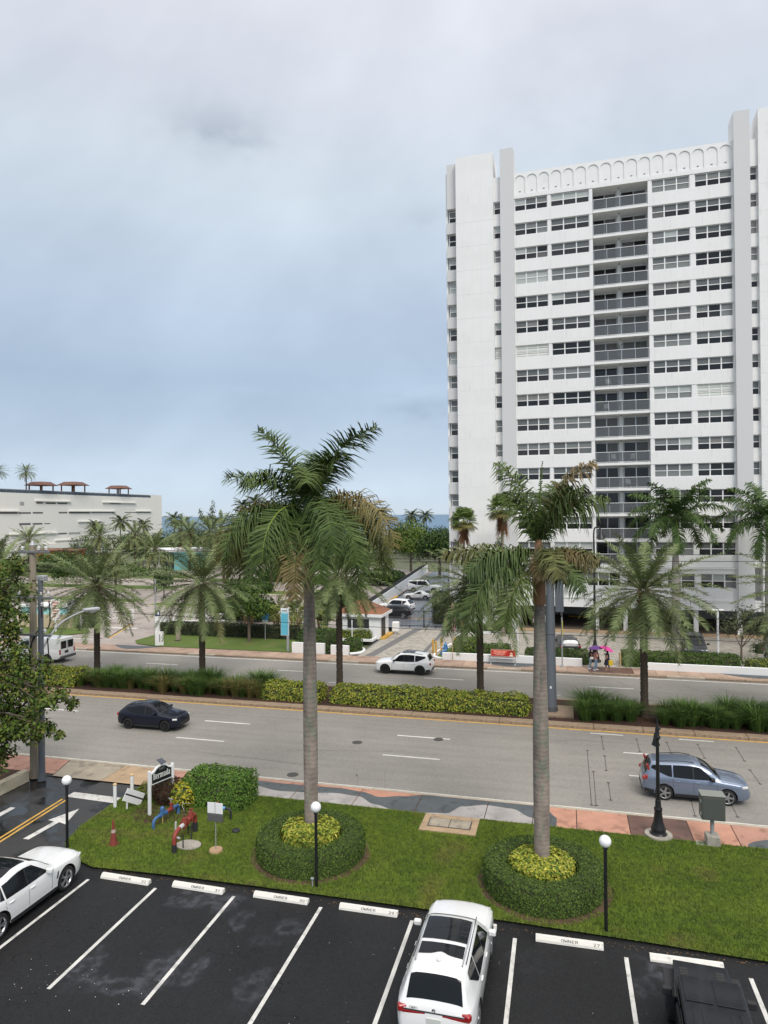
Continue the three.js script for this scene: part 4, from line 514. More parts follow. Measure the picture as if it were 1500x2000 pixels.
function tree(label, pos, { trunk = 2, tr = .15, blobs, n, size, cols, seed, group, name = 'broadleaf_tree', category = 'tree', shell = .35 }) {
  const R = rng(seed), t = thing(name, label, category, pos, 0, group), m = B(); m.bar([0, 0, 0], [0, trunk, 0], tr, 8, tr * .75); blobs.forEach(([x, y, z]) => m.bar([0, trunk - .1, 0], [x * .7, y - .1, z * .7], tr * .5, 6, tr * .18)); m.build('trunk', M(.13, .10, .075, .9), t);
  const S = new Soup(), tot = blobs.reduce((a, b) => a + b[3] ** 2, 0); for (const [x, y, z, r, ry = r * .75] of blobs) leafCloud(S, R, { c: [x, y, z], r: [r, ry, r], n: Math.round(n * r * r / tot), size, cols, shell }); part('crown', S.geo(), leafMat(.5), t).userData.kind = 'stuff'; return t;
}
const G1 = [[.045, .09, .014], [.07, .12, .018], [.03, .065, .012], [.09, .14, .025]], G2 = [[.03, .06, .018], [.045, .08, .02], [.022, .045, .014]], G3 = [[.10, .15, .02], [.08, .13, .02], [.13, .17, .03], [.05, .09, .015]];
tree('round bright green tree beyond the inner car park, nearer one', [-31.5, 0, -140], { trunk: 4.5, tr: .3, blobs: [[0, 8, 0, 4.2, 3.2], [2.6, 6.6, .5, 3, 2.2], [-2.8, 6.8, 0, 3, 2.4], [.5, 6, 2.5, 3, 2]], n: 6500, size: .5, cols: G3, seed: 501, group: 'round trees beyond the inner car park' });
tree('round dark green tree beside the tower corner', [-23.2, 0, -128], { trunk: 3.8, tr: .3, blobs: [[0, 7, 0, 3.6, 2.8], [2, 5.8, 1, 2.6, 2], [-2, 6, .5, 2.6, 2]], n: 5200, size: .5, cols: G2.concat(G1), seed: 502, group: 'round trees beyond the inner car park' });
tree('small leafy tree on the verge in front of the dark hedge', [-29.2, .09, -59.4], { trunk: 2.0, tr: .17, blobs: [[0, 4, 0, 2.1, 1.5], [1.2, 3.3, .3, 1.4, 1], [-1.3, 3.4, .2, 1.5, 1.1], [0, 4.9, -.2, 1.4, 1]], n: 3600, size: .26, cols: G1, seed: 503 });
tree('slender young tree on the car park island', [-57, .1, -88.3], { trunk: 1.6, tr: .1, blobs: [[0, 3.6, 0, 1.5, 1.6], [.6, 2.6, .2, 1.1, .9], [-.6, 2.7, 0, 1.1, 1]], n: 1500, size: .3, cols: G2, seed: 504 });
tree('bushy tree left of the car park sign', [-84, .1, -100], { trunk: 1.4, tr: .12, blobs: [[0, 3.2, 0, 2, 1.7], [1.6, 2.6, 0, 1.4, 1.1], [-1.6, 2.4, 0, 1.5, 1.1]], n: 1700, size: .36, cols: G2.concat(G1), seed: 505 });
tree('thin multi-stemmed tree before the garage at right', [13.6, 0, -60.5], { trunk: 1.1, tr: .09, blobs: [[0, 3, 0, 1.5, 1.2], [1.3, 2.7, .2, 1.2, 1], [-1.1, 2.8, .2, 1.1, .9], [2.4, 3, 0, 1.1, 1], [.4, 3.8, 0, 1.1, .8]], n: 1500, size: .2, cols: [[.06, .07, .035], [.045, .06, .03], [.09, .09, .05]], seed: 506, shell: .05 });
tree('tall feathery casuarina above the row of date palms', [-101, 0, -180], { trunk: 10, tr: .22, blobs: [[-2.6, 12.5, 0, .9, 2.6], [0, 11, 0, 2.2, 1.8], [1.2, 14, 0, 1.0, 3.8], [3, 11, 0, 1.5, .6]], n: 900, size: .6, cols: [[.11, .13, .09], [.08, .10, .06]], seed: 507, name: 'casuarina', shell: .05 });
for (const [l, x, z, r, h, s] of [['dense green shrubbery behind the pavilion, left part', -95, -152, 8, 4.5, 510], ['dense green shrubbery behind the pavilion, right part', -70, -150, 9, 4.5, 511], ['dark hedge-like trees at the seaward end of the car park', -48, -150, 8, 4.5, 512], ['green bushes behind the inner wall', -30, -112, 4, 3, 513], ['dense bush below the white garage', -118, -140, 8, 4, 514], ['bushes beside the orange hut', -112, -128, 6, 2.6, 515], ['dark thicket at the seaward side behind the round trees', -33, -175, 9, 5, 516], ['bushes left of the inner wall behind the booth', -28.5, -84, 3.6, 2.6, 517], ['thicket along the beach at far left', -130, -215, 12, 6, 518], ['round bushes on the island right of the pavilion', -50, -115, 5, 2.8, 531], ['bushes on the island below the casuarina', -86, -120, 6, 2.6, 532], ['low bushes on the nearest island, left', -80, -84.5, 4, 1.6, 533], ['low bushes on the nearest island, right', -48, -97.5, 4, 2.2, 534], ['bushes behind the dark hedge, by the areca palms', -36, -72, 4, 2.8, 535], ['tall bushes before the garage wall', -108, -165, 9, 6, 536], ['dense bushes seaward of the pavilion', -84, -168, 9, 6.5, 537], ['dense bushes seaward of the royal palm crown', -60, -172, 9, 6.5, 538]]) tree(l, [x, 0, z], { trunk: 1, tr: .2, blobs: [[0, h * .6, 0, r * .6, h * .5], [r * .55, h * .45, 0, r * .5, h * .42], [-r * .55, h * .5, 0, r * .5, h * .42]], n: 2600, size: .55, cols: G2.concat(G1), seed: s, name: 'shrub_thicket', category: 'shrubs', group: 'background shrubbery' });
// the belt of sea-grape and palm scrub along the beach, one mass
{
  const R = rng(519), S = new Soup(), cols = G2.concat(G1, [[.07, .085, .04], [.09, .10, .05]]); for (let i = 0; i < 70; i++) { const x = lerp(-170, 4, i / 69) + (R() - .5) * 3, z = -205 + (R() - .5) * 40, h = (x > -75 ? 5.6 : 7.2) + 2.4 * (R() - .5); leafCloud(S, R, { c: [x, h * .55, z], r: [4 + 2 * R(), h * .5, 4], n: 330, size: .8, cols, shell: .5 }); }
  const o = single('beach_scrub', S.geo(), leafMat(.5), 'belt of green scrub along the beach below the horizon', 'scrub'); o.userData.kind = 'stuff';
}
// yellow-green areca clump behind the tallest royal palm
{
  const R = rng(520); for (const [l, x, z, s, k] of [['bright green areca palm clump left of the turquoise sign', -29.6, -67, 1, 0], ['yellow-green areca palm clump behind the royal palm trunk', -26.6, -64.8, 1.05, 1], ['low areca palm clump at the booth side', -24.2, -66, .75, 2], ['areca palm clump behind the leafy verge tree', -33, -67, .85, 3]]) { const t = thing('areca_palm', l, 'palm', [x, 0, z], 0, 'areca palms'); for (let i = 0; i < 34; i++) { const az = i * 2.4, c = jit(R, R() < .5 ? [.10, .15, .02] : [.06, .10, .02], .4); frondPart(t, R, { o: [Math.cos(az) * .5 * R(), .4 + 1.6 * R(), Math.sin(az) * .5 * R()], az, el: lerp(1.45, .35, R()), droop: 1.3, len: (2.6 + R()) * s, n: 22, ll: .55, lw: .09, hang: .4, fwd: .7, lift: .4, col: c, tip: jit(R, [.14, .17, .03], .3), stem: [.2, .2, .04], bare: .3 }); } const m = B(); for (let i = 0; i < 7; i++) m.bar([Math.cos(i) * .35, 0, Math.sin(i) * .35], [Math.cos(i) * .6, 1.6, Math.sin(i) * .6], .06, 6); m.build('stems', M(.26, .14, .06), t); }
}
// clipped hedges: dark woody core, leaves over every face
const coreMat = M(.06, .065, .03, .95), hedgeLeafMat = leafMat(.5);
function boxHedge(label, x0, x1, z0, z1, h, { dens = 420, size = .075, cols = G1, turn = 0, seed = 1, y = 0, name = 'clipped_hedge', group = 'clipped hedges', round = .12, lump = .06 } = {}) {
  const R = rng(seed), cx = (x0 + x1) / 2, cz = (z0 + z1) / 2, w = x1 - x0, d = z1 - z0, t = thing(name, label, 'hedge', [cx, y, cz], turn, group), S = new Soup(); const A = [w * h, w * h, d * h, d * h, w * d * 1.15];
  part('branches', new RoundedBoxGeometry(w - .1, h - .05, d - .1, 2, Math.min(round, h * .3)).translate(0, (h - .05) / 2, 0), coreMat, t);
  A.forEach((a, f) => { const n = Math.round(a * dens); for (let i = 0; i < n; i++) { let u = R() - .5, v = R(), p, q; if (f < 2) { p = [u * w, v * h, (f ? .5 : -.5) * d]; q = [0, .35, f ? 1 : -1]; } else if (f < 4) { p = [(f === 3 ? .5 : -.5) * w, v * h, u * d]; q = [f === 3 ? 1 : -1, .35, 0]; } else { p = [u * w, h, (v - .5) * d]; q = [0, 1, 0]; }
    const e = lump * (fbm((p[0] + cx) * 1.3 + 50, (p[1] + p[2] + cz) * 1.3 + 50, 3) - .35) * 2, k = h - p[1] < round ? 1 - .5 * (1 - (h - p[1]) / round) * round / Math.max(w, d) : 1; p = [p[0] * k + q[0] * e, p[1] + (f === 4 ? e : 0) - (R() < .3 ? .04 * R() : 0), p[2] * k + q[2] * e]; leaf(S, R, p, V.norm([q[0] + (R() - .5) * 1.2, q[1] + (R() - .5) * 1.2, q[2] + (R() - .5) * 1.2]), size * (.6 + .8 * R()), jit(R, cols[R() * cols.length | 0], .5)); } });
  part('leaves', S.geo(), hedgeLeafMat, t).userData.kind = 'stuff'; return t;
}
// ring hedges with golden shrubs inside
{
  const R = rng(601), t = thing('ring_hedge', 'round clipped green hedge encircling the tallest royal palm', 'hedge', [-8.84, .06, -22.7], 0, 'ring hedges'); const Ro = 1.88, Ri = 1.1, h = .76, S = new Soup();
  part('branches', trunkGeo([[Ri + .06, 0], [Ri + .06, h - .1], [Ri + .14, h - .06], [Ro - .14, h - .06], [Ro - .06, h - .14], [Ro - .04, 0]], 48), coreMat, t);
  const cols = [[.056, .10, .018], [.078, .132, .022], [.12, .178, .03], [.04, .074, .015]]; for (let i = 0; i < 26000; i++) { const a = R() * 6.2832, f = R(); let r, y, q; const wob = .07 * (fbm(Math.cos(a) * 3 + 9, Math.sin(a) * 3 + 9, 3) - .5); if (f < .46) { y = R() * h; r = Ro + wob + .03 * Math.sin(y * 3.4); q = [Math.cos(a), .4, Math.sin(a)]; if (h - y < .12) r -= .1 * (1 - (h - y) / .12); } else if (f < .84) { r = Math.sqrt(lerp((Ri + .02) ** 2, (Ro - .02) ** 2, R())); y = h + .05 * (fbm(Math.cos(a) * r * 3 + 30, Math.sin(a) * r * 3 + 30, 3) - .5) - .09 * Math.pow(Math.abs((r - 1.52) / .41), 6); q = [0, 1, 0]; } else { y = h * (.2 + .8 * R()); r = Ri - wob; q = [-Math.cos(a), .4, -Math.sin(a)]; } leaf(S, R, [Math.cos(a) * r, y, Math.sin(a) * r], V.norm([q[0] + (R() - .5) * 1.3, q[1] + (R() - .5), q[2] + (R() - .5) * 1.3]), .055 * (.6 + .8 * R()), jit(R, cols[R() * 4 | 0], .5)); }
  part('leaves', S.geo(), hedgeLeafMat, t).userData.kind = 'stuff'; copyOf(t, 'round clipped green hedge encircling the wind-torn royal palm', [-.82, .06, -22.5], 1.3, 1.0);
  const s = thing('golden_shrub', 'yellow-green shrubs round the foot of the tallest royal palm', 'shrub', [-8.84, .06, -22.73], 0, 'golden shrubs in the rings'), Q = new Soup(), gc = [[.34, .34, .04], [.26, .30, .035], [.16, .22, .03], [.08, .13, .02], [.42, .40, .07]]; part('branches', trunkGeo([[.3, 0], [.85, .1], [.8, .55], [.5, .78], [.2, .82]], 24), coreMat, s);
  for (let i = 0; i < 5200; i++) { const a = R() * 6.2832, e = R(), lum = 1 + .12 * (fbm(Math.cos(a) * 2.4 + 9, Math.sin(a) * 2.4 + e * 3 + 9, 3) - .5) * 2; let r, y, q; if (e < .5) { r = 1.0 * lum; y = .1 + .65 * R(); r *= 1 - .15 * Math.pow(y / .85, 3); q = [Math.cos(a), .4, Math.sin(a)]; } else { r = Math.sqrt(R()) * .95; y = (.92 - .2 * Math.pow(r / .95, 3)) * (.9 + .2 * fbm(Math.cos(a) * r * 4 + 20, Math.sin(a) * r * 4 + 20, 3)); q = [Math.cos(a) * .3, 1, Math.sin(a) * .3]; } leaf(Q, R, [Math.cos(a) * r, y, Math.sin(a) * r], V.norm([q[0] + (R() - .5), q[1] + (R() - .5), q[2] + (R() - .5)]), .105 * (.6 + .8 * R()), jit(R, gc[R() * 5 | 0], .5), .6); }
  part('leaves', Q.geo(), hedgeLeafMat, s).userData.kind = 'stuff'; s.scale.set(1.04, 1.18, 1.04); copyOf(s, 'yellow-green shrubs round the foot of the wind-torn royal palm', [-.84, .06, -22.55], 2.2, 1.04);
}
const crot = [[.30, .32, .035], [.21, .26, .032], [.12, .175, .025], [.06, .10, .02], [.33, .31, .05]], dkH = [[.018, .028, .012], [.028, .042, .016], [.012, .02, .01]];
boxHedge('big bright green clipped hedge behind the red pipework', -15.35, -12.75, -26.5, -25.1, 1.25, { seed: 611, y: .06, cols: [[.075, .15, .02], [.10, .19, .028], [.05, .11, .018], [.13, .22, .035]], size: .1, dens: 520, round: .25, lump: .1 });
boxHedge('yellow-flecked croton hedge in the median, behind the leafy tree at left', -42, -33.5, -42.6, -40.9, 1.0, { seed: 612, y: .06, cols: crot, size: .13, dens: 240, round: .3, lump: .16, name: 'croton_hedge', group: 'croton hedges in the median' });
boxHedge('short yellow-flecked croton hedge in the median crossed by the tallest royal palm trunk', -19.2, -15.3, -42.4, -40.9, .95, { seed: 613, y: .06, cols: crot, size: .13, dens: 260, round: .3, lump: .16, name: 'croton_hedge', group: 'croton hedges in the median' });
boxHedge('long yellow-flecked croton hedge in the median between the two royal palms', -14.5, -2.3, -42.6, -40.9, .9, { seed: 614, y: .06, cols: crot, size: .13, dens: 240, round: .3, lump: .18, name: 'croton_hedge', group: 'croton hedges in the median' });
boxHedge('long dark clipped hedge screening the beach car park', -40, -23.6, -62.2, -61.1, 1.3, { seed: 615, cols: dkH, size: .16, dens: 110, round: .1, lump: .05 });
boxHedge('hedge behind the bench', -7.6, -4.6, -58.6, -56.4, .95, { seed: 616, cols: G1, size: .15, dens: 130, round: .25, lump: .1 });
boxHedge('tall bright hedge block left of the bench hedge', -9.3, -7.5, -59.8, -56.6, 1.25, { seed: 617, cols: G3, size: .15, dens: 130, round: .25, lump: .1 });
boxHedge('clipped hedge behind the bus sign and grey pole', -3.2, 1.6, -57.4, -55.9, 1.0, { seed: 618, cols: G1.concat(G2), size: .15, dens: 140, round: .2, lump: .08 });
boxHedge('long clipped hedge below the royal palm at right', 4.2, 12.6, -57.6, -56.0, 1.05, { seed: 619, cols: G1, size: .15, dens: 130, round: .2, lump: .08 });
boxHedge('low croton hedge at the right edge', 13, 22, -57.2, -55.7, .8, { seed: 620, cols: crot.concat(G1), size: .15, dens: 120, round: .2, lump: .12 });
boxHedge('low hedge in the bed against the tower wall', -10.2, -5.4, -70, -68.6, .75, { seed: 621, cols: G1.concat(G2), size: .16, dens: 110, lump: .1 });
boxHedge('tall dark hedge beside the gate', -14.2, -11.9, -78, -73.4, 3.1, { seed: 622, cols: dkH.concat(G2), size: .18, dens: 80, round: .3, lump: .12 });
boxHedge('croton hedge under the guard booth window', -23.4, -18.2, -63.2, -62.3, .85, { seed: 623, cols: crot.concat(G1), size: .17, dens: 120, round: .2, lump: .1 });
boxHedge('rounded hedge in the white planter left of the royal palm trunk', -23, -20, -58.8, -56.0, 1.7, { seed: 624, cols: G1.concat(G2), size: .17, dens: 110, round: .5, lump: .14 });
boxHedge('small rounded hedge by the white post at the entrance', -18.9, -17.6, -58.4, -56.6, 1.05, { seed: 625, cols: G1, size: .15, dens: 130, round: .35, lump: .1 });
boxHedge('hedge between the kiosk and the truss barrier', -52.6, -49.9, -64.6, -63.2, 1.5, { seed: 626, cols: dkH.concat(G2), size: .2, dens: 80, lump: .08 });
boxHedge('long hedge below the white garage', -140, -92, -127, -124, 1.8, { seed: 627, cols: G2, size: .5, dens: 9, lump: .2 });
boxHedge('hedge at the far right by the parked grey car', 15.5, 24, -64.6, -63.4, .7, { seed: 628, cols: G2, size: .16, dens: 90, lump: .1 });
// loose shrubs by the sign
{
  const mk = (label, p, r, ry, cols, n, seed, size = .1) => { const R = rng(seed), t = thing('garden_shrub', label, 'shrub', p), S = new Soup(); part('branches', new THREE.SphereGeometry(1, 14, 10).scale(r[0] * .8, ry * .8, r[1] * .8).translate(0, ry * .85, 0), coreMat, t); leafCloud(S, R, { c: [0, ry * .95, 0], r: [r[0], ry, r[1]], n, size, cols, shell: .75 }); part('leaves', S.geo(), hedgeLeafMat, t).userData.kind = 'stuff'; };
  mk('dark maroon shrub beside the house sign', [-16.1, .06, -25.2], [.75, .6], .6, [[.045, .016, .012], [.07, .022, .012], [.025, .014, .01], [.05, .03, .012]], 2600, 631, .085);
  mk('bright yellow croton between the maroon shrub and the green hedge', [-15.35, .06, -25.0], [.5, .45], .55, [[.5, .42, .03], [.3, .3, .04], [.12, .17, .02]], 900, 632, .13); mk('small olive bush behind the tilted white sign', [-17.1, .06, -25.4], [.5, .4], .4, [[.14, .15, .03], [.08, .10, .02]], 700, 633, .1);
}
// ornamental grass: every clump a thing
{
  const R = rng(640), mk = (tan) => { const S = new Soup(); for (let i = 0; i < 420; i++) { const a = R() * 6.2832, r = .32 * R(), o = [Math.cos(a) * r, 0, Math.sin(a) * r], L = .8 + .6 * R(), lean = .15 + .85 * R(), m = [o[0] + Math.cos(a) * lean * .4 * L, L * .62, o[2] + Math.sin(a) * lean * .4 * L], t = [o[0] + Math.cos(a) * lean * 1.15 * L, L * (.98 - .3 * lean), o[2] + Math.sin(a) * lean * 1.15 * L], w = .012, W = [-Math.sin(a) * w, 0, Math.cos(a) * w], c = jit(R, tan && R() < .45 ? [.22, .155, .06] : R() < .5 ? [.085, .15, .03] : [.055, .105, .02], .5); S.tri(V.add(o, W), V.add(o, W, -1), m, c); S.tri(V.add(m, W), V.add(m, W, -1), t, jit(R, c, .2)); S.tri(V.add(o, W), m, V.add(m, W), c); } return S.geo(); };
  const gs = [mk(0), mk(0), mk(1)], spots = []; for (let x = -33.2; x < -19.4; x += .62) spots.push([x, -41.6 + .5 * R(), hash(x * 10, 1) < .3 ? 2 : 0]), spots.push([x + .3, -42.9 + .5 * R(), hash(x * 10, 4) < .2 ? 2 : 1]); for (let x = .9; x < 3.5; x += .6) spots.push([x, -41.6 + .4 * R(), 0], [x + .3, -42.6, 1]); for (let x = 5.4; x < 14; x += .62) spots.push([x, -41.4 + .4 * R(), 1], [x + .3, -42.5, 0]);
  spots.forEach(([x, z, k], i) => { const zone = x < 0 ? 'green fountain grass clump in the median bed left of the tallest royal palm trunk' : x < 4 ? 'green fountain grass clump between the grey pole and the date palm trunk' : 'green fountain grass clump in the median at right of the date palm trunk'; x += .5 * (R() - .5); z += .5 * (R() - .5); const o = single('grass_clump', gs[k], duskyLeafMat, k === 2 ? 'tan and green fountain grass clump in the median left of the tallest royal palm trunk' : zone, 'grass', k === 2 ? 'tan median grass clumps' : x < 0 ? 'left median grass clumps' : x < 4 ? 'middle median grass clumps' : 'right median grass clumps', [x, .06, z], R() * 6); o.scale.setScalar(.7 + .6 * R()); });
}
// turf: tufts over the near lawn
{
  const S = new Soup(), R = rng(650); for (let i = 0; i < 5; i++) { const a = R() * 6.28, o = [(R() - .5) * .05, 0, (R() - .5) * .05], w = .006, t = [o[0] + Math.cos(a) * .03, .045 + .03 * R(), o[2] + Math.sin(a) * .03]; S.tri([o[0] - Math.sin(a) * w, 0, o[2] + Math.cos(a) * w], [o[0] + Math.sin(a) * w, 0, o[2] - Math.cos(a) * w], t, [1, 1, 1]); }
  const N = 150000, im = new THREE.InstancedMesh(S.geo(), new THREE.MeshStandardMaterial({ color: 0xffffff, roughness: .8, side: THREE.DoubleSide }), N), m = new THREE.Matrix4(), q = new THREE.Quaternion(), up = new THREE.Vector3(0, 1, 0), col = new THREE.Color(); let k = 0;
  const edgeZ = (x) => { for (let i = 0; i < lawnEdge.length - 1; i++) if (x <= lawnEdge[i + 1][0]) return lerp(lawnEdge[i][1], lawnEdge[i + 1][1], clamp((x - lawnEdge[i][0]) / (lawnEdge[i + 1][0] - lawnEdge[i][0]))); return -20; };
  const inside = (x, z) => { let c = false; for (let i = 0, j = lawnPoly.length - 1; i < lawnPoly.length; j = i++) { const [a, b] = lawnPoly[i], [d, e] = lawnPoly[j]; if ((b > z) !== (e > z) && x < (d - a) * (z - b) / (e - b) + a) c = !c; } return c; };
  while (k < N) { const x = lerp(-18.3, 9.5, R()), z = lerp(-26.74, -20, R()); if (!inside(x, z)) continue; let bad = false; for (const [cx, cz] of [[-8.84, -22.7], [-.82, -22.5]]) { const d = Math.hypot(x - cx, z - cz); if (d < 1.95 || (d < 2.15 && R() < .8)) bad = true; } if (x > -5.55 && x < -3.3 && z < -25.2) bad = true; if (Math.hypot(x + 15.9, z + 24.3) < 1.1 && R() < .75) bad = true; if (bad) continue;
    const f = fbm(x * .8 + 40, z * .8 + 40, 4, 0, 90), d = .5 * sstep(.62, .78, fbm(x * .7 + 29, z * .7, 4, 0, 93)), pale = vnoise(x * 9, z * 9, 0, 95); const c = V.mix(V.mix([.10, .165, .014], [.165, .225, .024], clamp(f * 1.4 - .2 + (R() - .5) * .7)), [.24, .18, .06], clamp(d * .75 * (.4 + R()) + (z > edgeZ(x) - .35 ? .15 * R() : 0))); col.setRGB(c[0] * (.7 + .6 * pale), c[1] * (.7 + .6 * pale), c[2]); im.setColorAt(k, col); const s = .7 + .7 * R(); m.compose(new THREE.Vector3(x, SY, z), q.setFromAxisAngle(up, R() * 6.28), new THREE.Vector3(s, s, s)); im.setMatrixAt(k++, m); }
  im.name = 'turf'; im.userData = { kind: 'stuff', label: 'short green turf of the front lawn', category: 'grass' }; scene.add(im);
}
// ---------------------------------------------------------------- vehicles
const carPaint = (r, g, b, o = {}) => P(r, g, b, .35, { clearcoat: r < .05 ? .55 : 1, clearcoatRoughness: .06, specularIntensity: r < .05 ? .25 : .8, ...o });
const glassM = P(.010, .012, .014, .04, { specularIntensity: .5 }), tyreM = M(.014, .014, .015, .85), wellM = M(.008, .008, .008, .9), trimM = M(.018, .018, .019, .6), chromeM = M(.6, .6, .6, .2, { metalness: 1 }), rimM = M(.42, .42, .43, .32, { metalness: .8 }), rimDark = M(.03, .03, .032, .35, { metalness: .5 }), redLamp = P(.32, .012, .012, .15, { clearcoat: 1 }), clearLamp = P(.62, .62, .60, .12, { clearcoat: 1 }), plateM = M(.6, .62, .58, .5);
const curve = (pts) => (x) => { if (x >= pts[0][0]) return pts[0][1]; for (let i = 0; i < pts.length - 1; i++) if (x >= pts[i + 1][0]) { const a = pts[i], b = pts[i + 1], t = (a[0] - x) / (a[0] - b[0]); const m = (k) => { const p = pts[Math.max(0, k - 1)], n = pts[Math.min(pts.length - 1, k + 1)]; return (n[1] - p[1]) / (p[0] - n[0] || 1); }; const h = a[0] - b[0], t2 = t * t, t3 = t2 * t; const lim = (v) => clamp(v, -Math.abs(3 * (b[1] - a[1]) / h), Math.abs(3 * (b[1] - a[1]) / h)); return (2 * t3 - 3 * t2 + 1) * a[1] + (t3 - 2 * t2 + t) * h * lim(m(i)) + (-2 * t3 + 3 * t2) * b[1] + (t3 - t2) * h * lim(m(i + 1)); } return pts[pts.length - 1][1]; };
const evalr = new Evaluator(); evalr.attributes = ['position', 'normal']; evalr.useGroups = true;
// car frame: +x forward, y up, +z = the car's right side. Points run from nose to tail (x falling)
function makeCar(t, c) {
  const top = curve(c.top), belt = curve(c.belt), bot = curve(c.bot), hw = curve(c.hw), rw = curve(c.rw), xf = c.top[0][0], xr = c.top[c.top.length - 1][0], N = c.N ?? 64;
  const sec = (x) => { const yb = bot(x), yt = top(x), ys = Math.min(belt(x), yt - .02), w = hw(x), wr = Math.min(rw(x), w * .955), cr = c.crown ?? .035, g = (a) => [lerp(w * .95, wr, a), lerp(ys, yt, a)]; return [[0, yb], [w * .8, yb], [w * .955, yb + .05], [w * .992, yb + .22 * (ys - yb)], [w, yb + .5 * (ys - yb)], [w * .992, yb + .8 * (ys - yb)], [w * .968, ys - .035], [w * .95, ys], g(.1), g(.5), g(.86), [wr - .045, yt - .012], [wr * .82, yt + cr * .4], [wr * .45, yt + cr * .85], [0, yt + cr]]; };
  const xs = []; for (let i = 0; i <= N; i++) { const s = i / N; xs.push(lerp(xf, xr, .5 - .5 * Math.cos(Math.PI * lerp(s, .5 + (s - .5) , .0)) * .45 + (s - .5) * .55)); } xs[0] = xf; xs[N] = xr;
  const secs = xs.map(sec), K = secs[0].length, P_ = [], I = []; secs.forEach((s, i) => { for (let k = 0; k < K; k++) P_.push(xs[i], s[k][1], s[k][0]); for (let k = K - 2; k > 0; k--) P_.push(xs[i], s[k][1], -s[k][0]); }); const Rn = 2 * K - 2;
  for (let i = 0; i < N; i++) for (let k = 0; k < Rn; k++) { const a = i * Rn + k, b = i * Rn + (k + 1) % Rn, d = a + Rn, e = b + Rn; I.push(a, b, e, a, e, d); }
  for (const [i, f] of [[0, 0], [N, 1]]) { const ci = P_.length / 3; let cy = 0; for (let k = 0; k < Rn; k++) cy += P_[(i * Rn + k) * 3 + 1] / Rn; P_.push(xs[i], cy, 0); for (let k = 0; k < Rn; k++) { const a = i * Rn + k, b = i * Rn + (k + 1) % Rn; f ? I.push(a, b, ci) : I.push(b, a, ci); } }
  let g = new THREE.BufferGeometry(); g.setAttribute('position', new THREE.Float32BufferAttribute(P_, 3)); g.setIndex(I); g = toCreasedNormals(g, .62); g.deleteAttribute('uv');
  // orientation check: flip if the loft came out inside-out
  { const p = g.attributes.position; let vol = 0; for (let i = 0; i < p.count; i += 3) { const a = [p.getX(i), p.getY(i), p.getZ(i)], b = [p.getX(i + 1), p.getY(i + 1), p.getZ(i + 1)], d = [p.getX(i + 2), p.getY(i + 2), p.getZ(i + 2)], x = V.cross(b, d); vol += a[0] * x[0] + a[1] * x[1] + a[2] * x[2]; } if (vol < 0) { const q = p.array, n = g.attributes.normal.array; for (let i = 0; i < q.length; i += 9) for (let k = 0; k < 3; k++) { let z = q[i + 3 + k]; q[i + 3 + k] = q[i + 6 + k]; q[i + 6 + k] = z; z = n[i + 3 + k]; n[i + 3 + k] = n[i + 6 + k]; n[i + 6 + k] = z; } for (let i = 0; i < n.length; i++) n[i] = -n[i]; } }
  const W = Math.max(...c.hw.map((p) => p[1])), r = c.wr; let brush = new Brush(g, c.paint); brush.updateMatrixWorld();
  for (const ax of c.axles) { const cg = new THREE.CylinderGeometry(r + .06, r + .06, W * 2 + .2, 28).rotateX(Math.PI / 2); cg.deleteAttribute('uv'); const cut = new Brush(cg.toNonIndexed(), wellM); cut.position.set(ax, r + .01, 0); cut.updateMatrixWorld(); brush = evalr.evaluate(brush, cut, SUBTRACTION); brush.updateMatrixWorld(); }
  { const bg = brush.geometry, mats = Array.isArray(brush.material) ? brush.material : [brush.material], byMat = new Map(); const pos = bg.attributes.position, nor = bg.attributes.normal, idx = bg.index; (bg.groups.length ? bg.groups : [{ start: 0, count: idx ? idx.count : pos.count, materialIndex: 0 }]).forEach((gr) => { const m = mats[gr.materialIndex] ?? mats[0]; if (!byMat.has(m)) byMat.set(m, { p: [], n: [] }); const o = byMat.get(m); for (let i = gr.start; i < gr.start + gr.count; i++) { const v = idx ? idx.getX(i) : i; o.p.push(pos.getX(v), pos.getY(v), pos.getZ(v)); o.n.push(nor.getX(v), nor.getY(v), nor.getZ(v)); } }); for (const [m, o] of byMat) { const q = new THREE.BufferGeometry(); q.setAttribute('position', new THREE.Float32BufferAttribute(o.p, 3)); q.setAttribute('normal', new THREE.Float32BufferAttribute(o.n, 3)); part(m === wellM ? 'wheel_arch' : 'body', q, m, t); } }
  const sideZ = (x, y) => { const s = sec(x); for (let k = 2; k < K - 4; k++) if (y >= s[k][1] && y <= s[k + 1][1]) return lerp(s[k][0], s[k + 1][0], (y - s[k][1]) / (s[k + 1][1] - s[k][1] || 1)); return y < s[2][1] ? s[2][0] : s[K - 4][0]; };
  const topY = (x, z) => { const s = sec(x); z = Math.abs(z); for (let k = K - 1; k > 10; k--) if (z >= s[k][0] && z <= s[k - 1][0]) return lerp(s[k][1], s[k - 1][1], (z - s[k][0]) / (s[k - 1][0] - s[k][0] || 1)); return s[11][1]; };
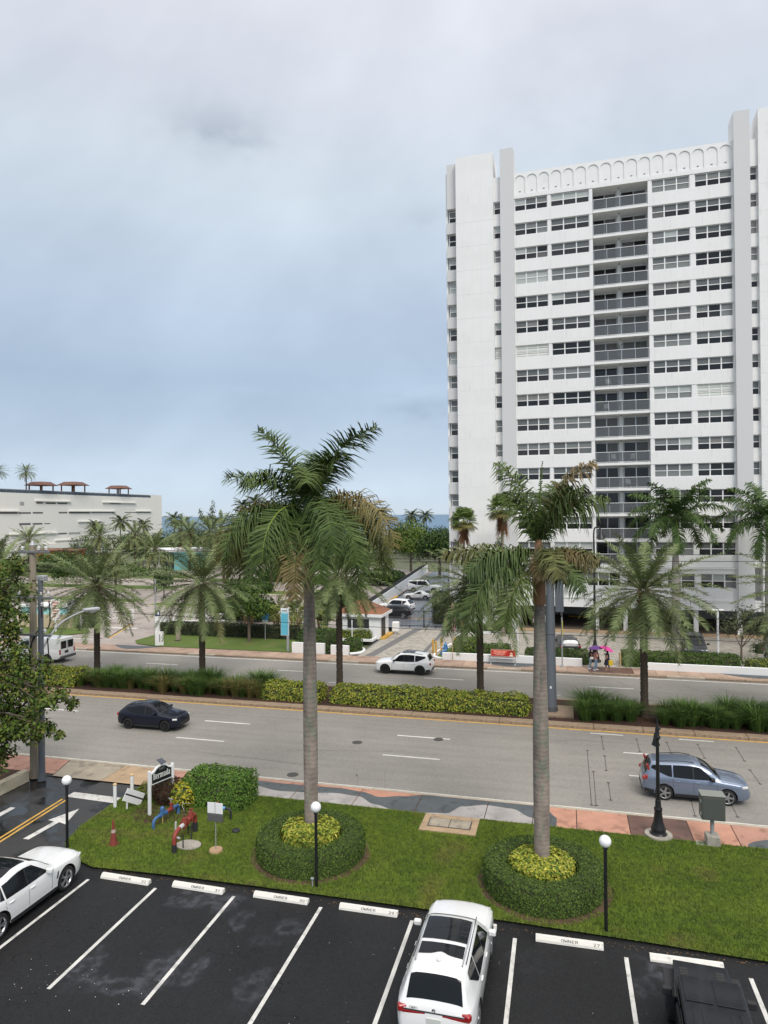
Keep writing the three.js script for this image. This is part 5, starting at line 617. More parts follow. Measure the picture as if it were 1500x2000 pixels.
  // a patch of glass or trim lying on the car's side: outline in (x, y), thickness off
  const sidePatch = (name, pts, m, off = .012, both = true, label) => { for (const q of both ? [1, -1] : [both === 0 ? 1 : 1]) { const sh = new THREE.Shape(pts.map((p) => new THREE.Vector2(...p))); const gg0 = new THREE.ShapeGeometry(sh); let gg = subdiv(gg0.toNonIndexed(), 2); const p = gg.attributes.position; for (let i = 0; i < p.count; i++) p.setZ(i, q * (sideZ(p.getX(i), p.getY(i)) + off)); gg.deleteAttribute('normal'); gg.deleteAttribute('uv'); gg = mergeVertices(gg); gg.computeVertexNormals(); if (q < 0) { const ix = gg.index.array; for (let i = 0; i < ix.length; i += 3) { const z = ix[i]; ix[i] = ix[i + 1]; ix[i + 1] = z; } gg.computeVertexNormals(); } part(name, gg, m, t, label); } };
  const topPatch = (name, x1, x2, k1, k2, m, off = .012, nx = 14, nz = 10, notch) => { const p = [], ix = []; for (let i = 0; i <= nx; i++) for (let j = 0; j <= nz; j++) { const s = i / nx; let x = lerp(x1, x2, s), v = (j / nz) * 2 - 1; const z = v * (typeof k1 === 'function' ? k1(s) : lerp(k1, k2, s)); if (notch) x -= notch(s, v); p.push(x, topY(x, z) + off, z); } for (let i = 0; i < nx; i++) for (let j = 0; j < nz; j++) { const a = i * (nz + 1) + j; ix.push(a, a + nz + 1, a + 1, a + 1, a + nz + 1, a + nz + 2); } const gg = new THREE.BufferGeometry(); gg.setAttribute('position', new THREE.Float32BufferAttribute(p, 3)); gg.setIndex(ix); gg.computeVertexNormals(); if (gg.attributes.normal.getY(((nx >> 1) * (nz + 1)) + (nz >> 1)) < 0) { const a = gg.index.array; for (let i = 0; i < a.length; i += 3) { const z = a[i]; a[i] = a[i + 1]; a[i + 1] = z; } gg.computeVertexNormals(); } return part(name, gg, m, t); };
  // wheels
  const spokes = c.spokes ?? 5, rm = c.rim ?? rimM, wg = WHEEL(r, spokes, c.twin); for (const ax of c.axles) for (const q of [1, -1]) { const w = new THREE.Group(); w.name = 'wheel'; w.position.set(ax, r, q * (hw(ax) - .13)); if (q < 0) w.rotation.y = Math.PI; t.add(w); part('tyre', wg.tyre, tyreM, w); part('rim', wg.rim, rm, w); part('brake_disc', wg.back, rimDark, w); }
  return { sidePatch, topPatch, sideZ, topY, sec, top, belt, hw };
}
function subdiv(g, n) { for (let s = 0; s < n; s++) { const p = g.attributes.position.array, o = []; for (let i = 0; i < p.length; i += 9) { const a = [p[i], p[i + 1], p[i + 2]], b = [p[i + 3], p[i + 4], p[i + 5]], c = [p[i + 6], p[i + 7], p[i + 8]], ab = V.mix(a, b, .5), bc = V.mix(b, c, .5), ca = V.mix(c, a, .5); o.push(...a, ...ab, ...ca, ...ab, ...b, ...bc, ...ca, ...bc, ...c, ...ab, ...bc, ...ca); } g = new THREE.BufferGeometry(); g.setAttribute('position', new THREE.Float32BufferAttribute(o, 3)); } return g; }
function WHEEL(r, n, twin) { const k = `${r}_${n}_${twin}`; WHEEL.c ??= {}; if (WHEEL.c[k]) return WHEEL.c[k]; const ri = r * .72, lat = (p) => new THREE.LatheGeometry(p.map((q) => new THREE.Vector2(...q)), 30).rotateX(Math.PI / 2); const tyre = lat([[ri, -.11], [r - .03, -.115], [r, -.08], [r, .08], [r - .03, .115], [ri, .11]]); const m = B(); m.add(lat([[ri * .9, .06], [ri, .1], [ri, .115], [ri * .93, .1]])); m.add(new THREE.CylinderGeometry(.07, .08, .05, 14).rotateX(Math.PI / 2), 0, 0, .085); for (let i = 0; i < n; i++) for (const d of twin ? [-.14, .14] : [0]) { const a = i / n * 6.2832 + d; const g = new THREE.BoxGeometry(ri * .9, twin ? .035 : .075, .03); m.add(g, Math.cos(a) * ri * .5, Math.sin(a) * ri * .5, .085, 0, 0, a); } return WHEEL.c[k] = { tyre, rim: m.geo(), back: new THREE.CylinderGeometry(ri * .95, ri * .95, .03, 20).rotateX(Math.PI / 2).translate(0, 0, .03) }; }
// crossovers of one kind share a build; everything is in metres from the middle of the wheelbase
function suv(t, o) {
  const { L = 4.6, Hh = 1.66, Wd = .94, wb = 2.8, r = .36, paint, cab = -.05, belt = .98, hood = 1.0, rake = .62, tail = .32, drop = 0, trim = trimM } = o, f = L / 2 + (o.shift ?? 0.02), b = -L / 2 + (o.shift ?? 0.02), cx = o.cowl ?? .95, rf = cx - rake, rr = b + tail;
  const c = { paint, wr: r, axles: [wb / 2, -wb / 2], spokes: o.spokes, twin: o.twin, rim: o.rim, crown: o.crown ?? .04,
    top: [[f, .58], [f - .05, hood - .22], [f - .16, hood - .1], [f - .5, hood - .01], [cx + .1, hood + .09], [cx, hood + .13], [lerp(cx, rf, .5), lerp(hood + .13, Hh, .56)], [rf, Hh - .06], [rf - .35, Hh], [-.55, Hh], [rr + .5, Hh - .04 - drop], [rr, Hh - .1 - drop * 1.4], [lerp(rr, b + .1, .6), lerp(Hh - .1 - drop * 1.4, belt, .55)], [b + .12, belt + .04], [b + .05, belt - .06], [b, .62]],
    belt: [[f, .5], [f - .15, hood - .2], [f - .6, hood - .09], [cx, belt - .02], [0, belt], [b + .8, belt + .05], [b + .1, belt], [b, .56]],
    bot: [[f, .40], [f - .12, .27], [f - .5, .22], [0, .22], [b + .5, .24], [b + .1, .34], [b, .44]],
    hw: [[f, Wd * .62], [f - .08, Wd * .78], [f - .3, Wd * .93], [f - .7, Wd * .99], [0, Wd], [b + .7, Wd], [b + .25, Wd * .95], [b + .06, Wd * .85], [b, Wd * .74]],
    rw: [[f, Wd * .5], [f - .2, Wd * .74], [f - .7, Wd * .82], [cx, Wd * .82], [rf, Wd * .68], [0, Wd * .70], [rr + .3, Wd * .68], [rr, Wd * .66], [b + .15, Wd * .78], [b, Wd * .6]] };
  const k = makeCar(t, c), yl = belt + .035, yh = (x) => k.top(x) - .10;
  const A = (x) => lerp(yl, yh(x), 1);
  // side glass: front, rear door, quarter
  const xA = cx - .18, xB = o.pillarB ?? -.12, xC = o.pillarC ?? -1.02, xD = rr - .0 + (o.quarter ?? .12);
  const seg = (x0, x1, n = 4) => Array.from({ length: n + 1 }, (_, i) => { const x = lerp(x0, x1, i / n); return [x, Math.max(yl + .03, yh(x))]; });
  k.sidePatch('side_window', [[xA, yl + .01], ...seg(rf + .02, xB + .025, 5), [xB + .025, yl]], glassM); k.sidePatch('side_window', [[xB - .025, yl], ...seg(xB - .025, xC + .03, 4), [xC + .03, yl + .02]], glassM); if (!o.noQuarter) k.sidePatch('side_window', [[xC - .03, yl + .03], ...seg(xC - .03, xD, 3), [xD - .05, lerp(yl, yh(xD), .75)], [xC - .2, yl + .05]], glassM);
  k.sidePatch('window_pillar', [[xB + .03, yl], [xB + .03, yh(xB)], [xB - .03, yh(xB)], [xB - .03, yl]], trimM, .009);
  k.topPatch('windscreen', cx - .02, rf + .05, Wd * .70, Wd * .60, glassM, .012, 14, 10); k.topPatch('rear_window', rr - .02, b + .15, Wd * .63, Wd * .70, o.rearGlass ?? glassM, .012, 12, 10);
  k.topPatch('cowl_grille', cx + .07, cx - .0, Wd * .72, Wd * .72, trimM, .01, 3, 8);
  // sills, bumpers
  k.sidePatch('sill_trim', [[wb / 2 - r - .07, .23], [wb / 2 - r - .07, .36], [-wb / 2 + r + .07, .36], [-wb / 2 + r + .07, .23]], trim, .008);
  k.sidePatch('bumper_trim', [[b + .08, .36], [b + .1, .50], [-wb / 2 - r - .09, .46], [-wb / 2 - r - .09, .27]], trim, .008);
  B().rbox(.1, .22, Wd * 1.25, .03, f - .045, .46, 0).build('grille', trimM, t); B().rbox(.08, .2, Wd * 1.3, .03, b + .03, .44, 0).build('rear_bumper', trim, t);
  for (const q of [1, -1]) {
    B().rbox(.30, .12, .26, .05, f - .29, hood - .19, q * Wd * .775, 0, q * .42, 0).build('headlight', clearLamp, t);
    B().rbox(.16, .17, .34, .05, b + .13, belt - .08, q * (Wd * .75), 0, -q * .45, 0).build('tail_light', redLamp, t);
    const mx = cx - .28; B().rbox(.16, .16, .22, .05, mx, belt + .12, q * (Wd + .08)).build('mirror', o.mirror ?? paint, t);
    for (const x of [xB + .16, xC + .2]) B().rbox(.2, .035, .04, .015, x, belt - .1, q * (k.sideZ(x, belt - .1) + .015)).build('door_handle', paint, t);
    if (o.rails) B().tube([[rf - .25, k.topY(rf - .25, Wd * .6) + .03, q * Wd * .62], [-.5, Hh + .06, q * Wd * .64], [rr + .35, k.topY(rr + .35, Wd * .6) + .03, q * Wd * .6]], .018, 12, 6).build('roof_rail', o.rails, t);
    // door shut lines as narrow dark strips laid on the sides
    for (const x of [xA + .1, xB, xC + .0]) k.sidePatch('door_seam', [[x - .006, .40], [x - .006, belt - .01], [x + .006, belt - .01], [x + .006, .40]], trimM, .003, true); 
  }
  B().rbox(.02, .13, .36, .006, b + .015, o.plateY ?? .74, 0).build('licence_plate', plateM, t);
  return { ...k, f, b, rf, rr, cx, Wd, Hh, belt, yl };
}
const turnTo = (dirX, dirZ) => -Math.atan2(dirZ, dirX); // heading of the nose
// white three-row SUV parked nose-in, with the glass roof
{
  const t = thing('parked_suv', 'white SUV with a two-pane glass roof parked over a wheel stop', 'car', [-2.94, 0, -17.2], Math.PI / 2); t.scale.setScalar(.915); const white = carPaint(.78, .78, .77);
  const k = suv(t, { L: 5.15, Hh: 1.80, Wd: 1.0, wb: 3.1, r: .39, paint: white, belt: 1.1, hood: 1.08, rake: .7, tail: .42, cowl: 1.0, pillarB: -.1, pillarC: -1.12, quarter: .35, rails: alu, twin: true, plateY: .84, crown: .05 });
  k.topPatch('sunroof', .12, -.92, .60, .60, glassM, .014, 8, 8); k.topPatch('sunroof', -1.06, -1.52, .58, .58, glassM, .014, 8, 14, (s, v) => -.12 * s * Math.exp(-Math.pow(v * 3.2, 2)));
  B().sphere(.06, -1.72, 1.86, 0, 10, 1.6, .6, 1).build('antenna', white, t);
  for (const z of [.68, -.68]) B().box(2.1, .012, .02, -.6, k.topY(-.6, z) + .004, z).build('roof_seam', trimM, t);
  const bz = k.b; for (const q of [1, -1]) B().rbox(.1, .1, .62, .03, bz + .085, .97, q * .5).build('tail_light', redLamp, t); B().rbox(.04, .05, 1.5, .01, bz + .05, 1.03, 0).build('tailgate_strip', chromeM, t);
  // round badge and model lettering on the tailgate
  const badge = part('badge', new THREE.CylinderGeometry(.045, .045, .012, 20).rotateZ(Math.PI / 2).translate(bz + .045, 1.075, 0), M(.02, .02, .025, .3), t); for (const a of [0, Math.PI]) part('badge_quarter', new THREE.CircleGeometry(.03, 8, a, Math.PI / 2).rotateY(-Math.PI / 2).translate(bz + .038, 1.075, 0), M(.7, .72, .75, .3), badge);
  const cv = document.createElement('canvas'); cv.width = 128; cv.height = 64; const x = cv.getContext('2d'); x.fillStyle = '#d8d8d6'; x.fillRect(0, 0, 128, 64); x.fillStyle = '#22252b'; x.font = 'italic bold 54px sans-serif'; x.fillText('X7', 24, 52); const tx = new THREE.CanvasTexture(cv); tx.colorSpace = THREE.SRGBColorSpace; part('lettering', new THREE.PlaneGeometry(.2, .09).rotateY(-Math.PI / 2).translate(bz + .037, 1.075, -.5), M(1, 1, 1, .4, { map: tx }), t);
  B().bar([bz + .2, 1.28, .1], [bz + .2, 1.28, -.5], .012, 6).build('rear_wiper', trimM, t);
}
// white crossover at the left edge
{
  const t = thing('parked_suv', 'white crossover with a long sloping roof parked at the left edge', 'car', [-16.58, 0, -17.3], Math.PI / 2); t.scale.setScalar(.95); const white = carPaint(.80, .80, .79);
  const k = suv(t, { L: 4.75, Hh: 1.64, Wd: .96, wb: 2.86, r: .385, paint: white, belt: 1.0, hood: .99, rake: .75, tail: .95, drop: .04, cowl: .82, pillarB: -.25, pillarC: -1.15, quarter: .2, twin: true, spokes: 5, shift: .06 });
  k.topPatch('sunroof', -.02, -1.1, .56, .54, glassM, .014, 8, 8); k.sidePatch('side_vent', [[1.0, .62], [.93, .62], [.99, .82], [1.06, .84]], trimM, .01);
}
// navy hatchback on the near carriageway
{
  const t = thing('moving_car', 'dark navy compact SUV driving on the near carriageway', 'car', [-23.05, RY, -34.6], 0); t.scale.setScalar(.9);
  suv(t, { L: 4.4, Hh: 1.54, Wd: .9, wb: 2.65, r: .35, paint: carPaint(.006, .008, .018), belt: .98, hood: .95, rake: .72, tail: .55, drop: .05, cowl: .9, pillarC: -.95, quarter: .15, rim: rimDark });
}
// silver-blue SUV
{
  const t = thing('moving_car', 'silver-blue SUV driving past the black lamp post', 'car', [5.1, RY, -31.4], 0); t.scale.setScalar(.92); const col = carPaint(.175, .215, .295, { metalness: .45 });
  const k = suv(t, { L: 4.55, Hh: 1.68, Wd: .91, wb: 2.62, r: .355, paint: col, belt: 1.02, hood: 1.02, rake: .75, tail: .42, cowl: .98, pillarB: -.08, pillarC: -.95, quarter: .02, rails: trimM, mirror: trimM, spokes: 5 });
  for (const q of [1, -1]) B().rbox(.1, .5, .13, .04, k.rr - .12, 1.3, q * .66, 0, 0, .32).rbox(.12, .2, .15, .04, k.b + .18, .98, q * .78).build('tail_light', redLamp, t);
}
// white SUV on the far carriageway heading left
{
  const t = thing('moving_car', 'white SUV driving left on the far carriageway past the entrance', 'car', [-12, RY, -50.9], Math.PI); t.scale.setScalar(.94);
  const k = suv(t, { L: 4.72, Hh: 1.66, Wd: .95, wb: 2.86, r: .38, paint: carPaint(.80, .80, .79), belt: 1.0, hood: 1.0, rake: .7, tail: .38, drop: .02, cowl: .95, pillarC: -1.0, quarter: .12, twin: true, rim: rimDark, rails: trimM, mirror: trimM }); k.topPatch('sunroof', .15, -.9, .5, .5, glassM);
}
// van at left on the far carriageway, seen from behind
{
  const t = thing('delivery_van', 'white van with two dark rear windows behind the leafy tree', 'van', [-43.2, RY, -48.4], Math.PI + .02); const wht = carPaint(.78, .78, .76), L = 5.4;
  const c = { paint: wht, wr: .37, axles: [1.75, -1.55], crown: .05, top: [[2.7, .7], [2.62, .95], [2.1, 1.12], [1.75, 1.25], [1.1, 1.95], [.7, 2.05], [-2.4, 2.05], [-2.62, 1.95], [-2.68, 1.2], [-2.7, .7]], belt: [[2.7, .6], [2.4, .95], [1.7, 1.08], [0, 1.1], [-2.5, 1.1], [-2.7, .6]], bot: [[2.7, .42], [2.4, .3], [0, .3], [-2.4, .32], [-2.7, .45]], hw: [[2.7, .7], [2.4, .9], [1.5, 1], [-2.4, 1], [-2.62, .97], [-2.7, .93]], rw: [[2.7, .55], [2, .8], [1, .8], [0, .86], [-2.5, .86], [-2.7, .84]] };
  const k = makeCar(t, c); k.topPatch('windscreen', 1.72, 1.14, .72, .66, glassM); k.sidePatch('side_window', [[1.5, 1.15], [1.05, 1.75], [.3, 1.78], [.3, 1.15]], glassM);
  for (const q of [1, -1]) { B().rbox(.03, .62, .62, .05, -2.675, 1.5, q * .42).build('rear_window', glassM, t); B().rbox(.06, .42, .14, .02, -2.68, .95, q * .86).build('tail_light', redLamp, t); B().rbox(.2, .3, .14, .04, 1.45, 1.3, q * 1.1).build('mirror', trimM, t); }
  B().rbox(.18, .22, 1.85, .05, -2.74, .5, 0).build('rear_bumper', M(.08, .08, .085, .5), t); B().rbox(.03, .2, .42, .01, -2.7, .9, -.1).build('licence_plate', trimM, t); B().box(.02, 1.3, .015, -2.69, 1.2, 0).build('door_seam', trimM, t);
}
// black off-roader, nose to the last wheel stop
{
  const t = thing('parked_offroader', 'black boxy off-roader with louvred hood at the bottom right', 'car', [2.95, 0, -16.15], Math.PI / 2 - .04); t.scale.setScalar(.9); const blk = carPaint(.007, .008, .011), mat = M(.022, .022, .024, .7);
  const hoodShape = new THREE.Shape([[-.74, 0], [-.62, 1.45], [.62, 1.45], [.74, 0]].map((p) => new THREE.Vector2(...p))); part('hood', new THREE.ExtrudeGeometry(hoodShape, { depth: .12, bevelEnabled: true, bevelSize: .05, bevelThickness: .05, bevelSegments: 3 }).rotateX(-Math.PI / 2).rotateY(-Math.PI / 2).translate(.48, 1.02, 0), blk, t);
  B().rbox(3.0, .62, 1.5, .06, -.9, .8, 0).rbox(1.5, .5, 1.3, .06, 1.15, .78, 0).build('body', blk, t); B().rbox(.1, .52, 1.24, .05, 1.94, .82, 0).build('grille', blk, t); for (let i = 0; i < 7; i++) B().box(.03, .34, .07, 1.99, .84, (i - 3) * .12).build('grille_slot', trimM, t);
  for (const q of [1, -1]) { B().rbox(1.05, .07, .34, .03, 1.35, .96, q * .78).rbox(.08, .3, .34, .03, .82, .83, q * .78).rbox(.14, .12, .34, .03, 1.87, .9, q * .78).build('fender', mat, t); B().rbox(1.05, .07, .32, .03, -1.5, .94, q * .8).build('fender', mat, t); part('headlight', new THREE.CylinderGeometry(.1, .1, .05, 16).rotateZ(Math.PI / 2).translate(2.0, .88, q * .5), clearLamp, t); for (let i = 0; i < 4; i++) B().box(.055, .02, .2, 1.62 - i * .1, 1.196, q * .44, 0, 0, .35).build('hood_louvre', trimM, t); B().rbox(.14, .2, .24, .04, .42, 1.32, q * .95).build('mirror', mat, t); B().rbox(.9, .5, .04, .02, -.12, 1.42, q * .735, q * .08).build('side_window', glassM, t); B().rbox(.85, .5, .04, .02, -1.1, 1.42, q * .735, q * .08).build('side_window', glassM, t);
    for (const ax of [1.38, -1.52]) { const w = new THREE.Group(); w.name = 'wheel'; w.position.set(ax, .41, q * .78); if (q < 0) w.rotation.y = Math.PI; t.add(w); const wg = WHEEL(.41, 5, false); part('tyre', wg.tyre, tyreM, w); part('rim', wg.rim, rimDark, w); part('brake_disc', wg.back, rimDark, w); } B().rbox(.12, .06, .1, .02, .95, 1.08, q * .72).build('hood_latch', mat, t); }
  B().rbox(.07, .62, 1.36, .02, .33, 1.43, 0, 0, 0, .3).build('windscreen', glassM, t); B().rbox(2.55, .1, 1.44, .05, -1.02, 1.8, 0).build('roof', blk, t); B().rbox(.9, .03, .6, .012, -.18, 1.858, .34).build('roof_panel', blk, t); B().rbox(.9, .03, .6, .012, -.18, 1.858, -.34).build('roof_panel', blk, t); for (const z of [.5, .3, -.3, -.5]) B().rbox(1.3, .02, .07, .008, -1.5, 1.855, z).build('roof_rib', blk, t); for (const q of [1, -1]) B().rbox(2.3, .62, .05, .02, -1.05, 1.45, q * .7).build('cab_side', blk, t); B().rbox(.05, .62, 1.36, .02, -2.28, 1.45, 0).build('tailgate', blk, t);
  B().rbox(.16, .16, 1.5, .04, 2.12, .55, 0).build('front_bumper', mat, t); part('spare_wheel', new THREE.CylinderGeometry(.4, .4, .24, 24).rotateZ(Math.PI / 2).translate(-2.46, 1.05, 0), tyreM, t);
}
// cars standing behind the hedges and in the inner car park
{
  const w = carPaint(.78, .78, .77), mk = (name, label, p, turn, o) => { const t = thing(name, label, 'car', p, turn); suv(t, o); return t; };
  mk('parked_suv', 'white SUV parked in the garage beneath the tower', [-2.5, .04, -75.6], Math.PI / 2, { L: 4.9, Hh: 1.8, Wd: .98, wb: 2.9, r: .38, paint: w, belt: 1.1, tail: .35 });
  mk('parked_suv', 'dark grey SUV with roof rails behind the long hedge', [10.3, .03, -61.7], -Math.PI / 2 - .1, { L: 4.5, Hh: 1.7, Wd: .92, wb: 2.65, paint: carPaint(.035, .04, .045), rails: trimM });
  mk('parked_car', 'grey car cut by the right edge of the photo', [16.6, .03, -59.0], -Math.PI / 2 + .25, { L: 4.5, Hh: 1.62, Wd: .92, wb: 2.7, paint: carPaint(.11, .115, .125) });
  mk('parked_car', 'dark car half hidden behind the grey pole', [-.1, .03, -60.6], Math.PI / 2 + .2, { L: 4.5, Hh: 1.5, Wd: .92, wb: 2.7, paint: carPaint(.03, .03, .033), rearGlass: P(.3, .32, .34, .1) });
  mk('parked_suv', 'big white SUV parked side-on beyond the white coupe', [-21.0, .02, -103], 0.0, { L: 5.4, Hh: 1.9, Wd: 1.0, wb: 3.1, r: .4, paint: w, belt: 1.15, hood: 1.15, tail: .2 });
  mk('parked_car', 'low white coupe parked side-on in the inner car park', [-20.2, .02, -94.2], Math.PI, { L: 4.1, Hh: 1.3, Wd: .88, wb: 2.45, r: .32, paint: carPaint(.76, .75, .70), belt: .82, hood: .82, rake: .7, tail: 1.0, drop: .05, cowl: .55, pillarB: -.45, pillarC: -.7, noQuarter: true });
  mk('parked_suv', 'white SUV seen from behind through the gate', [-20.3, .02, -82], Math.PI - .15, { L: 4.5, Hh: 1.6, Wd: .92, wb: 2.7, paint: w, tail: .6 });
  mk('parked_car', 'black car standing behind the gate', [-19.6, .02, -77.2], Math.PI + .1, { L: 4.5, Hh: 1.48, Wd: .92, wb: 2.7, paint: carPaint(.012, .012, .014), tail: .6 });
  mk('parked_car', 'silver car beyond the big white SUV', [-16.5, .02, -110], .4, { L: 4.5, Hh: 1.55, Wd: .92, wb: 2.7, paint: carPaint(.2, .21, .22) });
}
// ---------------------------------------------------------------- street furniture near the lot
const canvasTex = (w, h, draw) => { const c = document.createElement('canvas'); c.width = w; c.height = h; draw(c.getContext('2d'), w, h); const t = new THREE.CanvasTexture(c); t.colorSpace = THREE.SRGBColorSpace; t.magFilter = THREE.LinearFilter; return t; };
const blackPaint = M(.012, .012, .013, .4), galv = M(.38, .39, .40, .5, { metalness: .3 }), steelGrey = M(.12, .135, .155, .5), concreteM = CM(.36, .33, .28, 220), stopWhite = CM(.70, .68, .63, 223);
for (const [l, x, z] of [['white globe lamp on a black post beside the left hedge ring', -7.85, -20.62], ['white globe lamp on a black post right of the right hedge ring', 1.0, -20.42], ['white globe lamp on a black post by the driveway at left', -17.5, -20.85]]) {
  const t = thing('globe_lamp', l, 'lamp post', [x, .06, z], 0, 'white globe lamps'); const h = x < -15 ? 2.35 : 2.4; t.position.y = x < -15 ? .0 : .05;
  B().cyl(.05, .05, h, 0, h / 2, 0, 12).build('post', blackPaint, t); B().cyl(.075, .06, .08, 0, h, 0, 12).build('collar', blackPaint, t); B().sphere(.17, 0, h + .18, 0, 22).build('globe', P(.86, .86, .85, .25), t); if (x > -8 && x < -7) B().rbox(.1, .06, .08, .02, -.12, .3, .05).cyl(.02, .02, .3, -.12, .15, .05).build('water_tap', galv, t);
}
[[32, -14.17, -19.62], [31, -11.55, -19.72], [30, -8.72, -19.82], [29, -5.88, -19.85], [28, -2.95, -19.85], [27, -.02, -19.72], [26, 2.98, -19.6]].forEach(([n, x, z], i) => {
  const lab = n === 26 ? 'plain white wheel stop in front of the black off-roader' : n === 28 ? 'white wheel stop under the nose of the white SUV' : ['leftmost white wheel stop, stencilled OWNER, beside the white crossover', 'second white wheel stop from the left, darkest OWNER lettering', 'third white wheel stop from the left, below the left hedge ring', 'fourth white wheel stop, just left of the white SUV', '', 'white wheel stop with OWNER lettering just right of the white SUV'][i];
  const t = thing('wheel_stop', lab, 'wheel stop', [x, 0, z + .02], i === 1 ? -.012 : .006 * (i - 2), 'wheel stops'); const s = new THREE.Shape([[-.105, 0], [.09, 0], [.08, .11], [.06, .13], [-.02, .13], [-.095, .045]].map((p) => new THREE.Vector2(...p)));
  part('block', slabUV(norm(new THREE.ExtrudeGeometry(s, { depth: 1.78, bevelEnabled: true, bevelSize: .004, bevelThickness: .02, bevelSegments: 1 }).translate(0, 0, -.89).rotateY(Math.PI / 2)), 1.3), stopWhite, t);
  if (n !== 28 && n !== 26) { const tx = canvasTex(512, 48, (c, w, h) => { c.fillStyle = '#d9d6ce'; c.fillRect(0, 0, w, h); c.fillStyle = n === 31 ? '#1b1b1b' : '#4a4846'; c.font = 'bold 46px monospace'; c.fillText('OWNER', 190, 39); c.fillText(String(n), 445, 42); c.fillStyle = '#d9d6ce'; for (let k = 0; k < 46; k++) c.fillRect(180 + hash(k, n) * 320, hash(k, n, 2) * 46, 4, 3); }); part('lettering', new THREE.PlaneGeometry(1.72, .1).rotateX(-.723).translate(0, .0935, .0665), M(1, 1, 1, .8, { map: tx }), t); }
});
// decorative black street lamps
function streetLamp(label, p, h, s = 1) {
  const t = thing('street_lamp', label, 'lamp post', p, 0, 'black cast street lamps');
  B().lathe([[0, 0], [.36, 0], [.36, .06], [.27, .1], [.25, .22], [.27, .26], [.24, .32], [.17, .55], [.13, .9], [.15, .95], [.15, 1.02], [.11, 1.06], [.1, 1.3], [.085, 1.32]].map(([a, b]) => [a * s, b * s]), 16).build('base', blackPaint, t); B().cyl(.075 * s, .055 * s, h - 1.3, 0, 1.3 + (h - 1.3) / 2, 0, 12).build('shaft', blackPaint, t);
  return t;
}
{
  const t = streetLamp('black cast lamp post on the near footway with a swan-neck lantern', [3.2, .06, -26.95], 3.9);
  B().lathe([[.075, 3.55], [.11, 3.6], [.11, 3.66], [.075, 3.7], [.07, 3.85], [.05, 3.95], [.015, 4.3], [0, 4.32]], 12).sphere(.06, .06, 3.95, 0, 8).build('finial', blackPaint, t); B().tube([[0, 3.8, 0], [-.02, 3.95, -.1], [-.03, 3.88, -.2], [-.03, 3.7, -.22]], .025, 14, 6).build('bracket', blackPaint, t);
  B().lathe([[.0, 3.74], [.06, 3.7], [.09, 3.5], [.12, 3.36], [.15, 3.3], [.15, 3.27]], 14, -.03, 0, -.22).build('lantern', blackPaint, t); B().cyl(.09, .12, .06, -.03, 3.24, -.22).build('lens', P(.6, .6, .55, .2), t); part('plinth', new THREE.CylinderGeometry(.48, .5, .1, 20).translate(0, .03, 0), concreteM, t);
  const u = streetLamp('tall black street lamp before the tower balconies', [2.2, .05, -57.4], 9.6, 1.3); B().tube([[0, 9.4, 0], [0, 10.3, 0], [.1, 10.75, 0], [.4, 10.8, 0], [.55, 10.55, 0]], .06, 16, 8).build('bracket', blackPaint, u); B().lathe([[0, 10.65], [.1, 10.6], [.16, 10.3], [.34, 9.95], [.36, 9.88]], 14, .55, 0, 0).build('lantern', blackPaint, u); B().cyl(.3, .2, .14, .55, 9.82, 0).build('lens', P(.6, .6, .56, .2), u);
}
{ // grey signal pole in the median with its back-turned mast arm plates
  const t = thing('signal_pole', 'wide tapering blue-grey steel pole on a concrete pad in the median', 'pole', [-.95, .06, -42.2]); B().cyl(.34, .25, 8.0, 0, 4.0, 0, 12).build('shaft', steelGrey, t); B().cyl(.44, .38, .35, 0, .17, 0, 12).build('base_flange', M(.06, .065, .07, .6), t); B().rbox(.6, .5, .35, .05, .1, 8.1, 0).rbox(.5, 2.4, .12, .03, .55, 7.2, -.1).build('cabinet', steelGrey, t); B().rbox(.34, 1.6, .1, .03, -.35, 7.8, .1, 0, 0, .1).build('back_plate', M(.24, .25, .24, .6), t); B().box(.1, .14, .012, .0, 1.55, .335).build('number_plate', frameWhite, t); B().tube([[0, 7.9, 0], [.25, 8.6, 0], [.5, 8.9, 0]], .05, 10, 6).build('conduit', galv, t);
  part('pad', slabUV(norm(B().span(-.85, 1.3, .0, .1, -1.2, 1.1).geo()), 1.6), kerbOld, t);
}
{ // grey cabinet on a post
  const t = thing('control_cabinet', 'olive-grey metal cabinet on a short post by the footway', 'cabinet', [4.98, .06, -26.7], .02); B().rbox(.46, .46, .46, .05, 0, .14, 0).build('footing', concreteM, t); B().cyl(.07, .07, .75, 0, .65, 0).build('post', galv, t); const b = B().rbox(.78, .86, .52, .02, 0, 1.38, 0).build('box', M(.085, .092, .082, .55), t); B().rbox(.7, .78, .02, .01, 0, 1.37, .265).build('door', M(.08, .087, .078, .55), b); B().rbox(.82, .03, .56, .01, 0, 1.82, 0).build('lid', M(.22, .235, .21, .5), t); for (const y of [1.15, 1.6]) B().box(.05, .1, .04, -.4, y, .2).build('hinge', galv, t); B().box(.5, .02, .34, -.3, .012, .05).build('cover_plate', galv, t);
}
{ // handhole cover set in a concrete pad
  const t = thing('utility_cover', 'two-leaf utility cover in a concrete pad at the lawn edge', 'cover', [-4.42, .06, -26.0]); part('pad', slabUV(norm(B().span(-1.07, 1.07, -.05, .035, -.72, .72).geo()), 1.5), tanSlab, t); for (const x of [-.4, .4]) part('leaf', slabUV(norm(new RoundedBoxGeometry(.77, .03, .66, 2, .012).translate(x, .045, -.02)), 1.2), greySlab, t); part('rim', new RoundedBoxGeometry(1.66, .016, .76, 2, .007).translate(0, .035, -.02), M(.07, .065, .06, .8), t);
}
